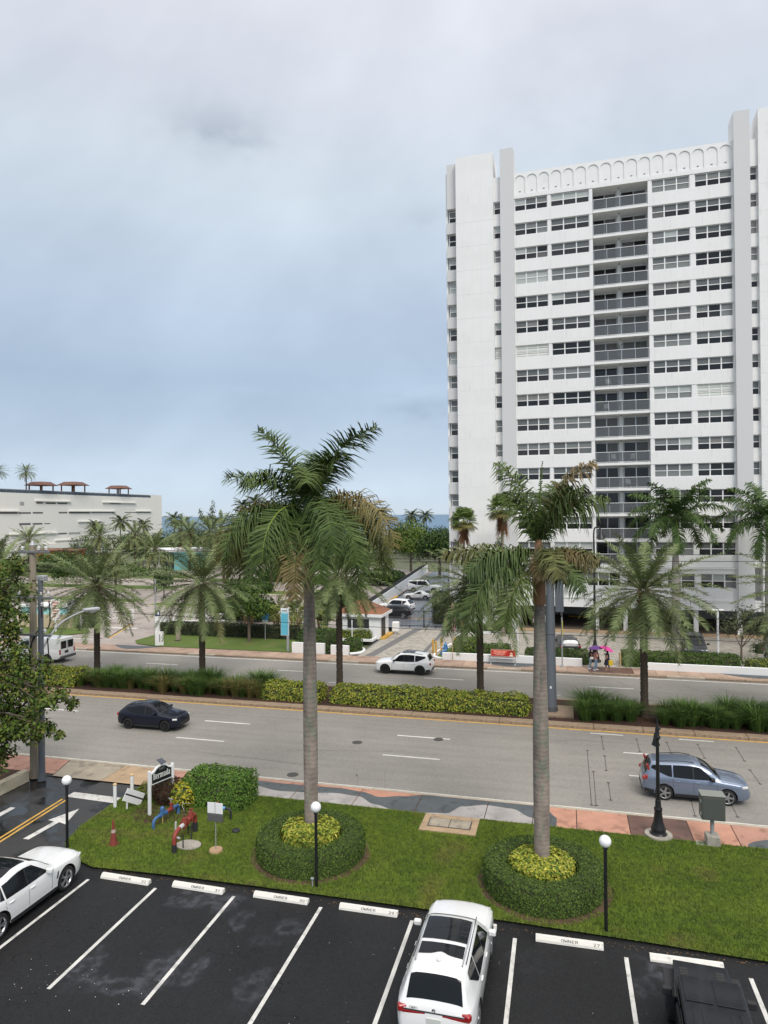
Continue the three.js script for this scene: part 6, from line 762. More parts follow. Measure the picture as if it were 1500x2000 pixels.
// the house sign: white posts, black arched board
{
  const t = thing('house_sign', 'black arched house sign lettered Bermuda between white posts', 'sign', [-16.05, .06, -24.55], 1.265), W = 1.75; t.scale.set(.66, 1, 1);
  for (const x of [-W / 2, W / 2]) B().rbox(.13, x < 0 ? 1.75 : 1.72, .13, .015, x, .87, 0).build('post', frameWhite, t);
  const s = new THREE.Shape(); s.moveTo(-.8, .72); s.lineTo(.8, .72); s.lineTo(.8, 1.45); s.quadraticCurveTo(.55, 1.5, .42, 1.68); s.quadraticCurveTo(0, 1.92, -.42, 1.68); s.quadraticCurveTo(-.55, 1.5, -.8, 1.45); part('board', new THREE.ExtrudeGeometry(s, { depth: .06, bevelEnabled: true, bevelSize: .03, bevelThickness: .01, bevelSegments: 1, curveSegments: 10 }).translate(0, 0, -.03).scale(1, .62, 1).translate(0, .73, 0), frameWhite, t);
  const tx = canvasTex(512, 384, (c, w, h) => { c.fillStyle = '#12181a'; c.fillRect(0, 0, w, h); c.fillStyle = '#8d8f8c'; c.font = 'bold 66px serif'; c.textAlign = 'center'; c.fillText('1581', w / 2, 118); c.fillStyle = '#e9e9e4'; c.font = 'bold 128px serif'; c.save(); c.translate(w / 2, 290); c.scale(.74, 1.45); c.fillText('Bermuda', 0, 0); c.restore(); });
  const s2 = new THREE.Shape(); s2.moveTo(-.74, .78); s2.lineTo(.74, .78); s2.lineTo(.74, 1.4); s2.quadraticCurveTo(.5, 1.45, .38, 1.62); s2.quadraticCurveTo(0, 1.85, -.38, 1.62); s2.quadraticCurveTo(-.5, 1.45, -.74, 1.4); const fg = new THREE.ShapeGeometry(s2, 10); { const p = fg.attributes.position, u = fg.attributes.uv; for (let i = 0; i < p.count; i++) u.setXY(i, (p.getX(i) + .76) / 1.52, (p.getY(i) - .74) / 1.1); } part('lettering', fg.scale(1, .62, 1).translate(0, .73, .046), M(1, 1, 1, .5, { map: tx }), t);
  B().rbox(.4, .03, .3, .01, .05, 1.98, -.02, .35).build('solar_panel', M(.05, .055, .07, .25), t); B().bar([.05, 1.8, 0], [.05, 1.97, 0], .02).build('bracket', galv, t);
}
for (const [l, x, z, h] of [['white bollard with a tan cap at the driveway corner', -18.05, -24.3, .92], ['white bollard with a tan cap behind the tilted sign', -17.95, -25.3, .95]]) { const t = thing('bollard', l, 'bollard', [x, .06, z], 0, 'white bollards'); B().cyl(.07, .07, h, 0, h / 2, 0, 12).build('post', frameWhite, t); B().sphere(.085, 0, h + .02, 0, 12, 1, .7, 1).build('cap', M(.62, .42, .22, .6), t); }
{ const t = thing('leaning_sign', 'small white sign with a dark stripe leaning by the bollard', 'sign', [-17.3, .06, -24.5], 1.2); B().rbox(.95, .5, .03, .01, 0, .42, 0, 0, 0, -.55).build('board', frameWhite, t); B().rbox(.97, .07, .034, .01, .02, .43, 0, 0, 0, -.55).build('stripe', trimM, t); B().box(.05, .4, .05, -.3, .15, -.03).box(.05, .25, .05, .3, .1, -.03).build('stake', frameWhite, t); }
{ const t = thing('traffic_cone', 'faded red slim traffic cone standing on the lawn', 'cone', [-16.05, .06, -21.5]); B().lathe([[.14, .02], [.1, .25], [.065, .55], [.04, .8], [.025, .92], [0, .93]], 14).build('cone', M(.22, .045, .03, .8), t); B().rbox(.34, .04, .34, .01, 0, .02, 0).build('base', M(.16, .035, .025, .8), t); B().lathe([[.082, .46], [.064, .58]], 14).build('band', M(.45, .35, .3, .8), t); }
// fire and water supply pipework
{
  const red = M(1, 1, 1, .6, { map: concTex(.26, .045, .03, 260) }), blue = M(1, 1, 1, .55, { map: concTex(.06, .15, .33, 263) }), wht = M(.55, .55, .53, .5), dk = M(.03, .03, .035, .6), iron = M(.12, .05, .04, .7);
  const fl = (m, p, q, r = .16) => { const a = new THREE.Vector3(...p), d = new THREE.Vector3(...q).sub(a).normalize().multiplyScalar(.03); m.bar(p, a.clone().add(d).toArray(), r, 14); };
  const t = thing('fire_pipework', 'red backflow pipe assembly with a white band on the lawn', 'pipework', [-13.55, .06, -21.5]); t.scale.setScalar(.76);
  B().tube([[0, .0, 0], [0, .45, 0], [.0, .78, -.06], [-.02, .9, -.3], [-.04, .92, -.5]], .105, 22, 12).build('elbow', red, t); B().cyl(.115, .115, .42, 0, .2, 0, 14).build('riser_sleeve', dk, t); B().bar([-.04, .92, -.48], [-.06, .92, -.85], .1, 14).build('white_band', wht, t);
  const v = B().bar([-.06, .92, -.85], [-.16, .92, -1.85], .12, 14); fl(v, [-.06, .92, -.85], [-.16, .92, -1.85], .19); fl(v, [-.1, .92, -1.2], [-.16, .92, -1.85], .19); fl(v, [-.14, .92, -1.6], [-.16, .92, -1.85], .19); v.build('valve_body', red, t); B().cyl(.16, .12, .22, -.09, 1.08, -1.05, 12).cyl(.16, .12, .22, -.14, 1.1, -1.7, 12).build('valve_bonnet', red, t);
  for (const z of [-1.05, -1.72]) B().bar([-.1, 1.1, z], [-.12, 1.36, z], .025, 8).add(new THREE.TorusGeometry(.12, .018, 6, 18), -.12, 1.33, z, 1.2, 0, 0).build('hand_wheel', z < -1.5 ? red : iron, t);
  B().tube([[-.16, .92, -1.85], [-.17, .9, -2.05], [-.18, .7, -2.15], [-.18, 0, -2.15]], .11, 20, 12).build('elbow', red, t); B().cyl(.13, .13, .5, -.18, .25, -2.15, 14).build('riser_sleeve', dk, t); for (const [x, z, h] of [[.25, -.35, .75], [.12, -1.3, .85], [-.32, -1.75, .85]]) B().bar([x, 0, z], [x, h, z], .028, 8).build('support', dk, t);
  B().tube([[-.1, 1.5, -1.05], [-.3, 1.75, -1.2], [-.14, 1.6, -1.7]], .012, 16, 5).build('chain', galv, t); B().bar([-.5, .75, -1.5], [-.16, .85, -1.6], .07, 10).build('bypass', iron, t); B().bar([-.68, .15, -1.2], [-.66, .85, -1.2], .05, 8).bar([-.68, .12, -1.2], [-.4, .1, -1.15], .05, 8).build('drain', wht, t); part('pad', new THREE.CylinderGeometry(.62, .62, .05, 20).scale(1, 1, .75).translate(.3, .07, -.75), concreteM, t);
  const b = thing('water_pipework', 'blue backflow pipe assembly beside the house sign', 'pipework', [-15.35, .06, -22.95]); b.scale.setScalar(.78);
  B().tube([[0, 0, 0], [0, .3, 0], [.02, .44, -.1], [.03, .46, -.35]], .075, 18, 12).build('elbow', blue, b); const bv = B().bar([.03, .46, -.35], [.2, .46, -1.7], .075, 12); fl(bv, [.05, .46, -.5], [.2, .46, -1.7], .13); fl(bv, [.1, .46, -.9], [.2, .46, -1.7], .13); fl(bv, [.17, .46, -1.45], [.2, .46, -1.7], .13); bv.build('valve_body', blue, b); B().cyl(.11, .11, .3, .07, .6, -.65, 12).sphere(.11, .07, .75, -.65, 10).build('valve_bonnet', blue, b); B().bar([.11, .46, -.95], [.16, .46, -1.4], .1, 12).cyl(.09, .07, .3, .16, .62, -1.3, 10).build('red_valve', red, b); B().tube([[.2, .46, -1.65], [.22, .44, -1.8], [.22, .3, -1.86], [.22, 0, -1.86]], .08, 16, 12).build('elbow', blue, b); B().bar([.12, 0, -.6], [.12, .4, -.6], .025).build('support', M(.5, .4, .1), b); B().bar([.16, .62, -1.3], [.1, 1.0, -1.35], .02).add(new THREE.TorusGeometry(.12, .018, 6, 16), .1, .95, -1.35, .9).build('hand_wheel', galv, b);
  const c = thing('water_pipework', 'small red and blue pipe assembly behind the grey box', 'pipework', [-13.6, .06, -24.4]); c.scale.setScalar(.68); B().tube([[0, 0, 0], [0, .5, 0], [.12, .62, 0], [.4, .62, 0]], .09, 18, 10).build('red_elbow', red, c); B().bar([.4, .62, 0], [.75, .62, 0], .1, 12).build('blue_valve', M(.12, .35, .6, .4), c); B().cyl(.09, .07, .3, .25, .78, 0).build('bonnet', red, c); B().tube([[.75, .62, 0], [1.0, .6, 0], [1.08, .5, 0], [1.08, 0, 0]], .07, 16, 10).build('iron_elbow', dk, c);
  const s = thing('pole_sign', 'two-panel white sign above a grey box on a thin weighted pole', 'sign', [-12.16, .06, -21.95]); B().cyl(.26, .22, .1, 0, .05, 0, 20).build('weight_base', M(.40, .26, .15, .8), s); B().bar([0, .1, 0], [0, 1.75, 0], .018, 8).build('pole', galv, s); for (const x of [-.155, .155]) B().rbox(.29, .38, .02, .006, x, 1.56, .03).build('panel', frameWhite, s); B().rbox(.6, .26, .05, .01, 0, 1.22, .03).build('grey_box', M(.10, .10, .10, .6), s);
  single('drain_cap', trunkGeo([[0, .1], [.13, .1], [.15, .06], [.15, 0]], 16), M(.015, .017, .018, .5), 'small round black cap on the lawn', 'drain cap', undefined, [-12.17, .06, -23.5]);
  single('irrigation_box', new THREE.CylinderGeometry(.17, .17, .2, 14).translate(0, .1, 0), M(.02, .07, .06, .5), 'small dark green box behind the maroon shrub', 'box', undefined, [-15.9, .06, -26.5]);
}
// ---------------------------------------------------------------- poles, wires and the leafy tree at left
{
  const wood = M(1, 1, 1, .9, { map: tex(128, 512, (u, v) => { const k = .75 + .5 * fbm(u * 22, v * 5, 4, 0, 230); return [.30 * k, .255 * k, .195 * k]; }) });
  const t = thing('utility_pole', 'weathered concrete utility pole with crossarms and cable heads', 'utility pole', [-23.75, .06, -26.2]); B().cyl(.19, .14, 10.7, 0, 5.35, 0, 10).build('shaft', wood, t); B().cyl(.16, .05, .2, 0, 10.8, 0, 10).build('cap', galv, t);
  for (const [y, L] of [[8.3, 2.0], [6.6, 1.8], [10.4, 1.7]]) B().rbox(L, .1, .12, .02, .2, y, .15).build('crossarm', M(.16, .17, .18, .6), t);
  for (const [x, y] of [[-.6, 8.5], [.6, 8.5], [1.0, 8.5], [.65, 8.0], [-.5, 6.8], [.8, 6.8], [.5, 10.55], [.9, 10.55], [-.4, 10.55]]) B().lathe([[.05, -.08], [.09, -.04], [.05, 0], [.09, .04], [.05, .08], [.03, .12]], 10, x, y, .18).build('insulator', M(.6, .6, .58, .35), t);
  for (const [x, y] of [[-.75, 6.5], [.95, 6.5], [.6, 8.2], [1.05, 8.2]]) B().tube([[x, y, .2], [x + .05, y - .7, .2], [x - .1, y - 1.2, .1], [.1 * Math.sign(x), y - 1.9, .2], [.12, 3.5, .22]], .028, 20, 6).build('cable', trimM, t); B().rbox(.4, .25, .3, .04, .6, 9.2, .1).build('cutout', galv, t);
  const s = thing('steel_pole', 'slim blue-grey steel pole beside the concrete utility pole', 'pole', [-23.2, .06, -26.05]); B().cyl(.15, .11, 9.2, 0, 4.6, 0, 12).build('shaft', steelGrey, s); B().cyl(.19, .17, .3, 0, .15, 0, 12).build('base', steelGrey, s);
  B().tube([[0, 5.9, 0], [.1, 6.9, -1.0], [.2, 7.25, -2.0], [.3, 7.38, -2.7]], .045, 18, 8).build('lamp_arm', galv, s); const hd = B().rbox(.34, .16, .8, .07, 0, 0, 0).geo(); const lm = part('lamp_head', hd, M(.42, .44, .45, .4), s); lm.position.set(.35, 7.38, -3.0); lm.rotation.y = -.35;  part('lens', new THREE.SphereGeometry(.16, 14, 8, 0, 6.29, Math.PI / 2, Math.PI / 2).scale(1, .7, 1.6).translate(0, -.06, -.08), P(.55, .58, .6, .15), lm);
  const wire = (label, y0, z, y1, sag) => single('overhead_wire', new THREE.TubeGeometry(new THREE.CatmullRomCurve3(Array.from({ length: 13 }, (_, i) => { const s = i / 12; return new THREE.Vector3(lerp(-23.6, 38, s), lerp(y0, y1, s) - sag * 4 * s * (1 - s), z); })), 48, .011, 5), trimM, label, 'wire', 'overhead wires');
  wire('topmost overhead wire crossing the whole view', 10.65, -26.1, 11.2, .42); wire('second overhead wire just below the topmost', 10.5, -26.4, 11.0, .5); wire('low overhead wire crossing before the far hedges', 7.9, -26.3, 8.2, .6);
}
{ // the leafy tree: boughs reaching in from the left
  const R = rng(701), t = thing('leafy_tree', 'dark-leaved tree reaching in from the left edge over the footway', 'tree', [-26.1, .06, -24.2]); const m = B(), S = new Soup();
  const gc = [[.075, .125, .018], [.055, .095, .014], [.115, .165, .024], [.035, .06, .012], [.12, .12, .022]];
  m.bar([0, 0, 0], [.2, 3.2, .1], .28, 10, .2); m.bar([.2, 3.1, .1], [1.2, 5.6, .2], .18, 8, .11); m.bar([1.2, 5.6, .2], [2, 8.6, .1], .11, 7, .05);
  const boughs = [[1.89,9.75,-0.5,0.79],[3.73,9.54,0.62,0.85],[2.62,8.72,0.14,0.99],[3.1,7.73,0.78,1.07],[3.29,7.02,0.3,0.65],[3.9,6.1,0.94,0.8],[2.78,6.38,0.46,0.97],[2.25,4.83,-0.5,1.23],[4.59,5.11,0.62,0.74],[2.45,3.67,0.14,1.1],[3.19,3.7,-0.34,1.0],[5.35,4.36,0.78,0.79],[5.69,4.46,0.3,0.53],[5.92,4.13,-0.18,0.39],[5.48,3.68,0.94,0.58],[5.56,3.23,0.46,0.42],[3.74,2.95,-0.02,0.76],[3.96,2.49,-0.5,0.33],[3.03,2.78,0.62,0.86],[2.43,1.59,0.14,0.61],[2.51,1.77,-0.34,0.49],[2.97,8.37,0.78,0.85],[3.42,8.0,0.3,0.54],[4.4,5.67,-0.18,0.48],[4.41,10.0,0.94,0.52],[3.4,3.18,0.46,0.64]]; for (const [x, y, z] of [...boughs]) boughs.push([x - 2.2 - 1.5 * R(), y + (R() - .5) * 2, z + (R() - .5) * 2, .8]);
  for (const [x, y, z, r] of boughs) { const from = y > 6.5 ? [1.5, 6.8, .15] : y > 4 ? [.9, 4.8, .15] : [.2, 3.1, .1], mid = [lerp(from[0], x, .55), lerp(from[1], y, .45) + .4, lerp(from[2], z, .5)]; m.bar(from, mid, .06, 6, .04); m.bar(mid, [x, y, z], .04, 5, .015); const n = 2 + Math.round(r * 4); for (let k = 0; k < n; k++) { const c = [x + (R() - .5) * r * 1.5, y + (R() - .5) * r * 1.3, z + (R() - .5) * r * 1.4], q0 = r * (.34 + .3 * R()); m.bar([x, y, z], c, .014, 4, .006); const cnt = 26 + 270 * q0 * q0; for (let i = 0; i < cnt; i++) { const u = R() * 2 - 1, a = R() * 6.2832, q = Math.sqrt(1 - u * u), rr = Math.cbrt(.1 + .9 * R()) * q0 * 1.1; const p = [c[0] + q * Math.cos(a) * rr, c[1] + u * rr * .85, c[2] + q * Math.sin(a) * rr]; leaf(S, R, p, V.norm([q * Math.cos(a) + (R() - .5), .8 + (R() - .5), q * Math.sin(a) + (R() - .5)]), .15 * (.65 + .7 * R()), jit(R, gc[R() * 5 | 0], .5), .8); } } }
  m.build('trunk', M(.14, .11, .085, .9), t); part('crown', S.geo(), leafMat(.5), t).userData.kind = 'stuff';
  const kb = thing('kerb_block', 'cream concrete kerb block at the left of the driveway', 'kerb', [-23.9, 0, -24.8]); part('block', slabUV(norm(new RoundedBoxGeometry(.35, .55, 2.4, 2, .05).translate(0, .27, .1)), 1.7), CM(.52, .46, .33, 240), kb);
}
// ---------------------------------------------------------------- far footway: bench, signs, hydrants, people
{
  const t = thing('bus_bench', 'steel slatted bench with a red advertisement on its back', 'bench', [-4.9, .06, -54.75]); for (let i = 0; i < 4; i++) B().rbox(1.95, .03, .085, .01, 0, .46, -.17 + i * .105).build('seat_slat', alu, t);
  for (const x of [-.95, .95]) { B().bar([x, 0, .22], [x, .46, .2], .03).bar([x, 0, -.25], [x, .98, -.3], .03).bar([x, .44, .22], [x, .44, -.26], .025).build('leg', alu, t); B().cyl(.07, .07, .03, x, .015, .22).build('foot', frameWhite, t); }
  const tx = canvasTex(512, 150, (c, w, h) => { c.fillStyle = '#b3281c'; c.fillRect(0, 0, w, h); c.fillStyle = '#d8432c'; c.fillRect(30, 14, 300, 60); c.fillStyle = '#f3d9c4'; for (const [y, a, n] of [[26, 34, 15], [56, 60, 12], [92, 30, 14], [122, 90, 10]]) for (let i = 0; i < n; i++) c.fillRect(a + i * 20, y - 8, 8 + (i * 7) % 9, 13); c.fillStyle = '#4a1510'; c.beginPath(); c.ellipse(428, 72, 42, 52, 0, 0, 7); c.fill(); c.fillStyle = '#e3a583'; c.beginPath(); c.ellipse(428, 86, 30, 40, 0, 0, 7); c.fill(); c.fillStyle = '#f2e9e2'; c.fillRect(392, 126, 74, 24); });
  B().rbox(2.0, .56, .04, .01, 0, .82, -.28, -.1).build('back_board', M(.45, .25, .18, .6), t); part('advertisement', new THREE.PlaneGeometry(1.88, .46).rotateX(-.1).translate(0, .82, -.253), M(1, 1, 1, .5, { map: tx }), t);
}
const post = (name, label, cat, p, h, r, m, extra) => { const t = thing(name, label, cat, p); B().cyl(r, r, h, 0, h / 2, 0, 8).build('post', m, t); extra?.(t); return t; };
post('bus_stop_sign', 'grey bus stop post with a yellow flag sign', 'sign', [-.35, .06, -54.6], 4.1, .05, galv, (t) => { B().rbox(.05, 1.2, .3, .02, .05, 3.0, .1).build('flag', M(.62, .55, .08, .6), t); B().rbox(.12, .18, .5, .03, -.02, 4.1, .1, .4).build('solar_light', trimM, t); B().cyl(.16, .1, .2, 0, .1, 0).build('base', galv, t); });
post('white_post', 'tall white post left of the garage opening', 'post', [-4.0, .05, -58.6], 4.2, .07, frameWhite); post('white_post', 'tall white post at right before the thin tree', 'post', [11.9, .05, -60.6], 3.9, .09, frameWhite, (t) => { B().rbox(.9, .12, .3, .03, 0, 3.95, 0).build('lamp_bar', frameWhite, t); });
post('white_post', 'thin white post in front of the booth', 'post', [-18.9, .05, -59.3], 2.4, .05, frameWhite);
for (const [l, x, z, c] of [['blue fire hydrant assembly on the small lawn', -10.0, -57.6, [.08, .22, .45]], ['red fire hydrant assembly on the small lawn', -8.75, -57.7, [.30, .03, .025]]]) { const t = thing('hydrant_assembly', l, 'hydrant', [x, .05, z], 0, 'hydrants'), m = M(...c, .5); B().cyl(.18, .14, .75, 0, .37, 0, 12).build('barrel', m, t); B().sphere(.17, 0, .78, 0, 12).cyl(.05, .04, .2, 0, .98, 0).build('bonnet', m, t); B().cyl(.09, .09, .55, 0, .55, 0, 10, 0, 0, 1.57).build('outlets', m, t); B().bar([.1, .35, .1], [-.25, .3, .45], .1, 10).bar([-.25, .3, .45], [-.25, 0, .45], .1, 10).build('side_pipe', m, t); for (const dx of [-.3, .28]) B().cyl(.09, .09, .05, dx, .55, 0, 10, 0, 0, 1.57).build('cap', frameWhite, t); }
[[-11.2, -58.2], [-10.8, -57.4], [-10.6, -59], [-9.5, -59.4]].forEach(([x, z], i) => { const t = thing('yellow_bollard', ['front left yellow bollard of the hydrant lawn', 'front right yellow bollard by the blue hydrant', 'rear left yellow bollard of the hydrant lawn', 'rear yellow bollard behind the hydrants'][i], 'bollard', [x, .05, z], 0, 'yellow bollards by the hydrants'); B().cyl(.09, .09, 1.1, 0, .55, 0, 10).build('post', yellowPaint, t); B().sphere(.09, 0, 1.1, 0, 10, 1, .5, 1).build('cap', yellowPaint, t); });
post('yellow_pole', 'thin tan marker pole at the hydrant lawn wall', 'pole', [-9.0, .06, -55.2], 2.0, .03, M(.5, .36, .2)); post('tan_post', 'tan wooden post right of the pedestrians', 'post', [4.0, .05, -55.9], 1.1, .08, M(.42, .30, .15));
{ const t = thing('standpipe', 'pink and blue fire standpipe between yellow bollards at the gate', 'standpipe', [-11.2, .03, -69.3]); B().cyl(.2, .2, 2.7, 0, 1.35, 0, 12).sphere(.22, 0, 2.7, 0, 12).build('pink_riser', M(.55, .26, .30, .5), t); B().cyl(.1, .1, 2.4, .95, 1.2, 0, 10).bar([0, 2.5, 0], [1.0, 2.5, 0], .09, 10).build('blue_riser', M(.16, .33, .55, .5), t); for (const x of [-.7, .95]) B().cyl(.13, .13, 1.15, x, .57, .35, 10).build('yellow_bollard', yellowPaint, t); }
{ // car park signs
  const t = post('car_park_sign', 'tall turquoise and white sign panel on a silver post', 'sign', [-23.75, .06, -55.9], 3.7, .13, galv, (t) => { const tx = canvasTex(128, 512, (c, w, h) => { c.fillStyle = '#5fb6cc'; c.fillRect(0, 0, w, h); c.fillStyle = '#e8eef0'; c.fillRect(0, 0, w, 70); c.fillStyle = '#2c3f55'; c.fillRect(18, 30, 92, 20); c.fillStyle = '#d7eef4'; c.fillRect(8, 80, w - 16, 10); c.fillStyle = '#3f93ad'; for (const y of [210, 350]) c.fillRect(0, y, w, 8); }); B().rbox(.75, 2.4, .14, .02, -.25, 2.6, .05).build('panel', M(.6, .65, .66, .5), t); part('panel_print', new THREE.PlaneGeometry(.68, 2.3).translate(-.25, 2.6, .125), M(1, 1, 1, .5, { map: tx }), t); });
  post('parking_sign', 'small round blue sign on a thin post by the dark hedge', 'sign', [-28.0, .09, -60.4], 2.2, .045, galv, (t) => { part('disc', new THREE.CylinderGeometry(.42, .42, .03, 18).rotateX(Math.PI / 2).translate(0, 2.3, .04), M(.06, .26, .55, .5), t); B().rbox(.6, .25, .03, .01, 0, 1.78, .04).build('plate', frameWhite, t); });
  post('entrance_sign', 'grey post with white and navy car park sign boards at the verge corner', 'sign', [-37.0, .06, -55.9], 6.2, .07, galv, (t) => { B().rbox(.5, .55, .04, .01, .28, 3.0, .05).build('navy_board', M(.03, .05, .13, .5), t); B().rbox(.16, .3, .05, .01, .34, 2.98, .05).build('letter', frameWhite, t); B().rbox(1.5, .5, .05, .01, .72, 2.45, .05).build('white_board', frameWhite, t); B().rbox(.32, 1.4, .28, .02, .22, 1.7, .02).build('cabinet', frameWhite, t); B().rbox(.75, 1.3, .1, .02, .42, .65, .05, 0, .5).build('lower_board', frameWhite, t); B().rbox(.1, .7, .11, .02, .46, .7, .06, 0, .5).build('print', M(.25, .25, .3), t); });
  post('parking_notice', 'white notice with red lettering on a post by the kiosk', 'sign', [-52.0, .06, -60.5], 1.3, .1, frameWhite, (t) => { const tx = canvasTex(64, 128, (c, w, h) => { c.fillStyle = '#ece4dd'; c.fillRect(0, 0, w, h); c.fillStyle = '#c05a4e'; for (let i = 0; i < 6; i++) c.fillRect(10, 14 + i * 18, 44 - (i % 3) * 9, 9); }); part('board', new RoundedBoxGeometry(1.1, 2.2, .08, 2, .02).translate(0, 2.3, 0), frameWhite, t); part('board_print', new THREE.PlaneGeometry(.95, 2).translate(0, 2.3, .05), M(1, 1, 1, .5, { map: tx }), t); });
  const st = thing('stone_post', 'mottled stone post on the verge with a small plate', 'post', [-36.3, .09, -58.6]); part('post', new RoundedBoxGeometry(.36, 1.3, .36, 2, .06).translate(0, .65, 0), greySlab, st); B().box(.5, .04, .3, .1, -.0 + .02, .35).build('base_plate', M(.03, .03, .03), st);
  const bin = thing('waste_bin', 'dark grey waste bin at the car park island', 'bin', [-44.6, .1, -80]); B().rbox(1.6, 1.5, 1.1, .06, 0, .75, 0).build('body', M(.06, .06, .065), bin); B().rbox(.5, .8, .04, .01, -.4, .8, .56).build('notice', M(.4, .4, .4), bin);
}
// people under umbrellas: one continuous skin each from a distance field
function figure(label, p, turn, J, bones, colour, category = 'person') {
  const n = 64, mc = new MarchingCubes(n, new THREE.MeshStandardMaterial(), false, false, 60000); mc.isolation = 0; const sc = 1.0, sd = (q) => { let d = 9; for (const [a, b, ra, rb] of bones) { const A = J[a], Bq = J[b], ab = [Bq[0] - A[0], Bq[1] - A[1], Bq[2] - A[2]], l = ab[0] ** 2 + ab[1] ** 2 + ab[2] ** 2 || 1e-6, t = clamp(((q[0] - A[0]) * ab[0] + (q[1] - A[1]) * ab[1] + (q[2] - A[2]) * ab[2]) / l), e = Math.hypot(q[0] - A[0] - ab[0] * t, q[1] - A[1] - ab[1] * t, q[2] - A[2] - ab[2] * t) - lerp(ra, rb, t), k = .035, h = clamp(.5 + .5 * (d - e) / k); d = lerp(d, e, h) - k * h * (1 - h); } return d; };
  for (let z = 0; z < n; z++) for (let y = 0; y < n; y++) for (let x = 0; x < n; x++) mc.field[x + y * n + z * n * n] = -sd([(x - n / 2) / (n / 2) * sc, (y - n / 2) / (n / 2) * sc + .9, (z - n / 2) / (n / 2) * sc]);
  mc.update(); const c = mc.count, pos = new Float32Array(mc.positionArray.slice(0, c * 3)), nor = new Float32Array(mc.normalArray.slice(0, c * 3)), col = new Float32Array(c * 3); for (let i = 0; i < c; i++) { pos[i * 3] *= sc; pos[i * 3 + 1] = pos[i * 3 + 1] * sc + .9; pos[i * 3 + 2] *= sc; const k = colour(pos[i * 3], pos[i * 3 + 1], pos[i * 3 + 2]); col.set(k, i * 3); }
  const g = new THREE.BufferGeometry(); g.setAttribute('position', new THREE.BufferAttribute(pos, 3)); g.setAttribute('normal', new THREE.BufferAttribute(nor, 3)); g.setAttribute('color', new THREE.BufferAttribute(col, 3)); g.computeVertexNormals();
  const t = thing('person', label, category, p, turn); part('body', g, new THREE.MeshStandardMaterial({ vertexColors: true, roughness: .8, side: THREE.DoubleSide }), t); return t;
}
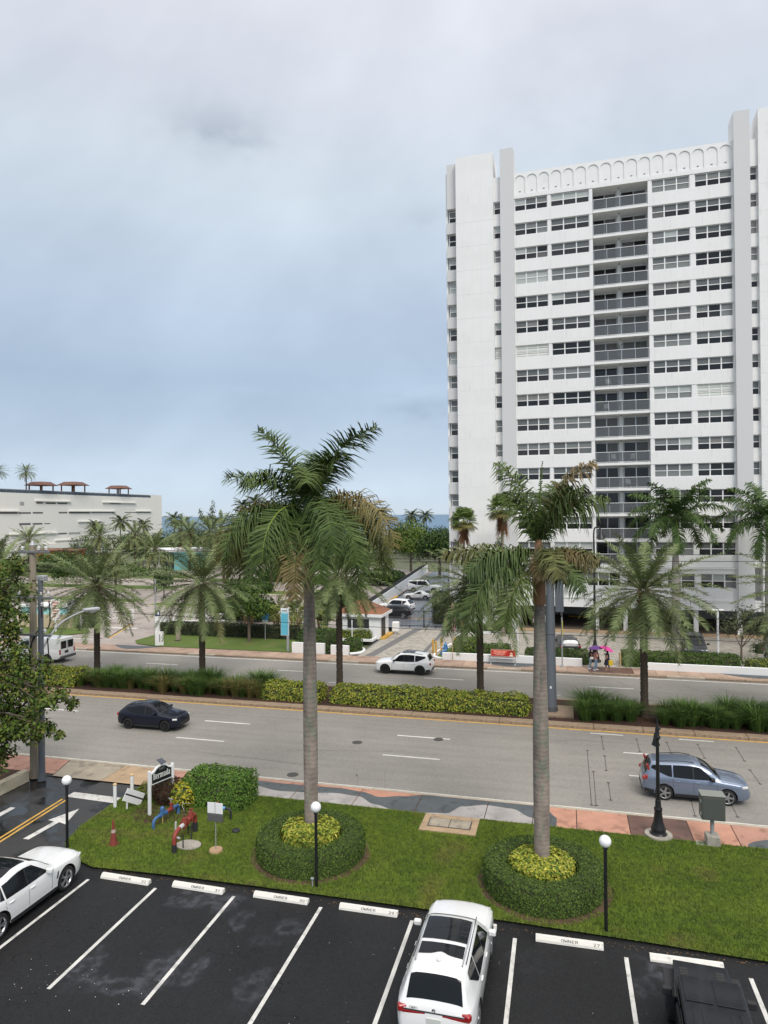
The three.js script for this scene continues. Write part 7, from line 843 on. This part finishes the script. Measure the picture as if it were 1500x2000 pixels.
{
  const bones = [['hip', 'chest', .13, .15], ['chest', 'neck', .13, .05], ['neck', 'head', .05, .1], ['head', 'crown', .1, .085], ['hipL', 'kneeL', .095, .065], ['kneeL', 'ankL', .065, .045], ['ankL', 'toeL', .045, .035], ['hipR', 'kneeR', .095, .065], ['kneeR', 'ankR', .065, .045], ['ankR', 'toeR', .045, .035], ['shL', 'elL', .055, .042], ['elL', 'haL', .042, .032], ['shR', 'elR', .055, .042], ['elR', 'haR', .042, .032], ['chest', 'shL', .1, .06], ['chest', 'shR', .1, .06], ['hip', 'hipL', .12, .1], ['hip', 'hipR', .12, .1]];
  for (const q of ['L', 'R']) for (let k = 0; k < 4; k++) bones.push([`ha${q}`, `f${q}${k}`, .016, .012]);
  const pose = (o = {}) => { const J = { hip: [0, .9, 0], chest: [0, 1.22, 0], neck: [0, 1.42, 0], head: [.02, 1.52, 0], crown: [.0, 1.6, 0], hipL: [0, .86, -.09], hipR: [0, .86, .09], kneeL: [.1, .47, -.1], ankL: [.06, .07, -.1], toeL: [.2, .04, -.1], kneeR: [-.04, .47, .1], ankR: [-.18, .08, .1], toeR: [-.05, .04, .1], shL: [0, 1.36, -.17], elL: [.02, 1.1, -.2], haL: [.2, 1.02, -.16], shR: [0, 1.36, .17], elR: [.06, 1.1, .22], haR: [.2, 1.28, .14], ...o }; for (const q of ['L', 'R']) for (let k = 0; k < 4; k++) { const h = J[`ha${q}`]; J[`f${q}${k}`] = [h[0] + .05, h[1] - .03 + .02 * k, h[2] + (k - 1.5) * .02]; } return J; };
  const skin = [.42, .25, .17], hair = [.02, .014, .01];
  const dress = (top, legs, shoes, skirt) => (x, y, z) => y < .1 ? shoes : y < (skirt ?? .88) ? (legs ?? skin) : y < 1.40 ? (Math.abs(z) > .2 && y < 1.25 ? skin : top) : (x < .02 || y > 1.57) ? hair : skin;
  const a = figure('pedestrian in a pink top and blue jeans under the purple umbrella', [2.1, .06, -54.0], .2, pose(), bones, dress([.36, .17, .15], [.17, .25, .34], [.75, .75, .75])), b = figure('pedestrian in pale jeans and a dark top behind, under the purple umbrella', [1.75, .06, -54.35], .1, pose({ kneeL: [.02, .47, -.1], ankL: [-.08, .08, -.1], toeL: [.06, .04, -.1] }), bones, dress([.03, .02, .025], [.24, .32, .40], [.7, .7, .72]));
  const c = figure('pedestrian in a dark dress carrying a yellow bag under the pink umbrella', [2.95, .06, -53.95], Math.PI - .2, pose({ haL: [.1, .95, -.22], elL: [.0, 1.08, -.22] }), bones, dress([.012, .014, .03], skin, [.4, .25, .17], .55));
  const skirtG = trunkGeo([[.27, .5], [.24, .62], [.19, .85], [.15, 1.0]], 16); part('dress_skirt', skirtG, M(.012, .014, .035, .85), c);
  const umb = (label, p, tilt, col, dir) => { const t = thing('umbrella', label, 'umbrella', p); t.rotation.set(0, dir, tilt); const pts = []; for (let i = 0; i <= 6; i++) { const s = i / 6; pts.push([.001 + .56 * s, .2 * (1 - s * s)]); } part('canopy', new THREE.LatheGeometry(pts.map((q) => new THREE.Vector2(...q)), 8), P(...col, .6, { side: THREE.DoubleSide, transmission: .25, thickness: 0 }), t); B().cyl(.01, .01, .85, 0, -.2, 0, 6).build('shaft', alu, t); B().cyl(.012, .004, .08, 0, .24, 0, 6).build('ferrule', alu, t); for (let i = 0; i < 8; i++) { const a = i * Math.PI / 4; B().bar([0, .15, 0], [Math.cos(a) * .54, .0, Math.sin(a) * .54], .006, 4).build('rib', alu, t); } };
  umb('purple umbrella over the two pedestrians', [2.1, 1.72, -54.1], .05, [.12, .03, .22], 0); umb('bright pink umbrella tilted over the pedestrian in the dark dress', [2.9, 1.72, -53.95], -.38, [.75, .04, .32], 0);
  single('shopping_bag', new RoundedBoxGeometry(.3, .36, .12, 2, .02), M(.70, .48, .02, .6), 'yellow shopping bag carried behind the dark dress', 'bag', undefined, [3.18, .75, -53.75]); single('shoulder_bag', new RoundedBoxGeometry(.24, .18, .1, 2, .03), M(.7, .66, .6, .6), 'small white shoulder bag at the pink top', 'bag', undefined, [1.82, 1.02, -53.85]);
}
// fallen petals and leaf litter: matter lying about on the lot and along its edge
{
  const R = rng(901), g = new THREE.CircleGeometry(.011, 5).rotateX(-Math.PI / 2), mk = (name, label, n, m, at) => { const im = new THREE.InstancedMesh(g, m, n), x = new THREE.Matrix4(), q = new THREE.Quaternion(), e = new THREE.Euler(); for (let i = 0; i < n; i++) { const [px, py, pz, s] = at(); x.compose(new THREE.Vector3(px, py, pz), q.setFromEuler(e.set((R() - .5) * .5, R() * 6, (R() - .5) * .5)), new THREE.Vector3(s, s, s * .7)); im.setMatrixAt(i, x); } im.name = name; im.userData = { kind: 'stuff', label, category: 'litter' }; scene.add(im); };
  mk('fallen_petals', 'pale petals scattered over the parking lot', 60, M(.62, .60, .54, .8), () => R() < .5 ? [-12.3 + 2.2 * (R() + R() - 1), .014, -14.9 + 1.0 * (R() + R() - 1), .7 + 1.1 * R()] : [lerp(-16, 3, R()), .014, lerp(-19.2, -14, R()), .6 + .8 * R()]);
  mk('leaf_litter', 'brown leaf litter along the lawn edge of the lot', 420, M(.20, .11, .045, .9), () => [lerp(-15.6, 5, R()), .016, -20.05 + .22 * Math.pow(R(), 2) + .08 * R(), .8 + 1.6 * R()]);
}
scene.traverse((o) => { if (o.isMesh) { o.castShadow = true; o.receiveShadow = true; } });
renderer.render(scene, camera);
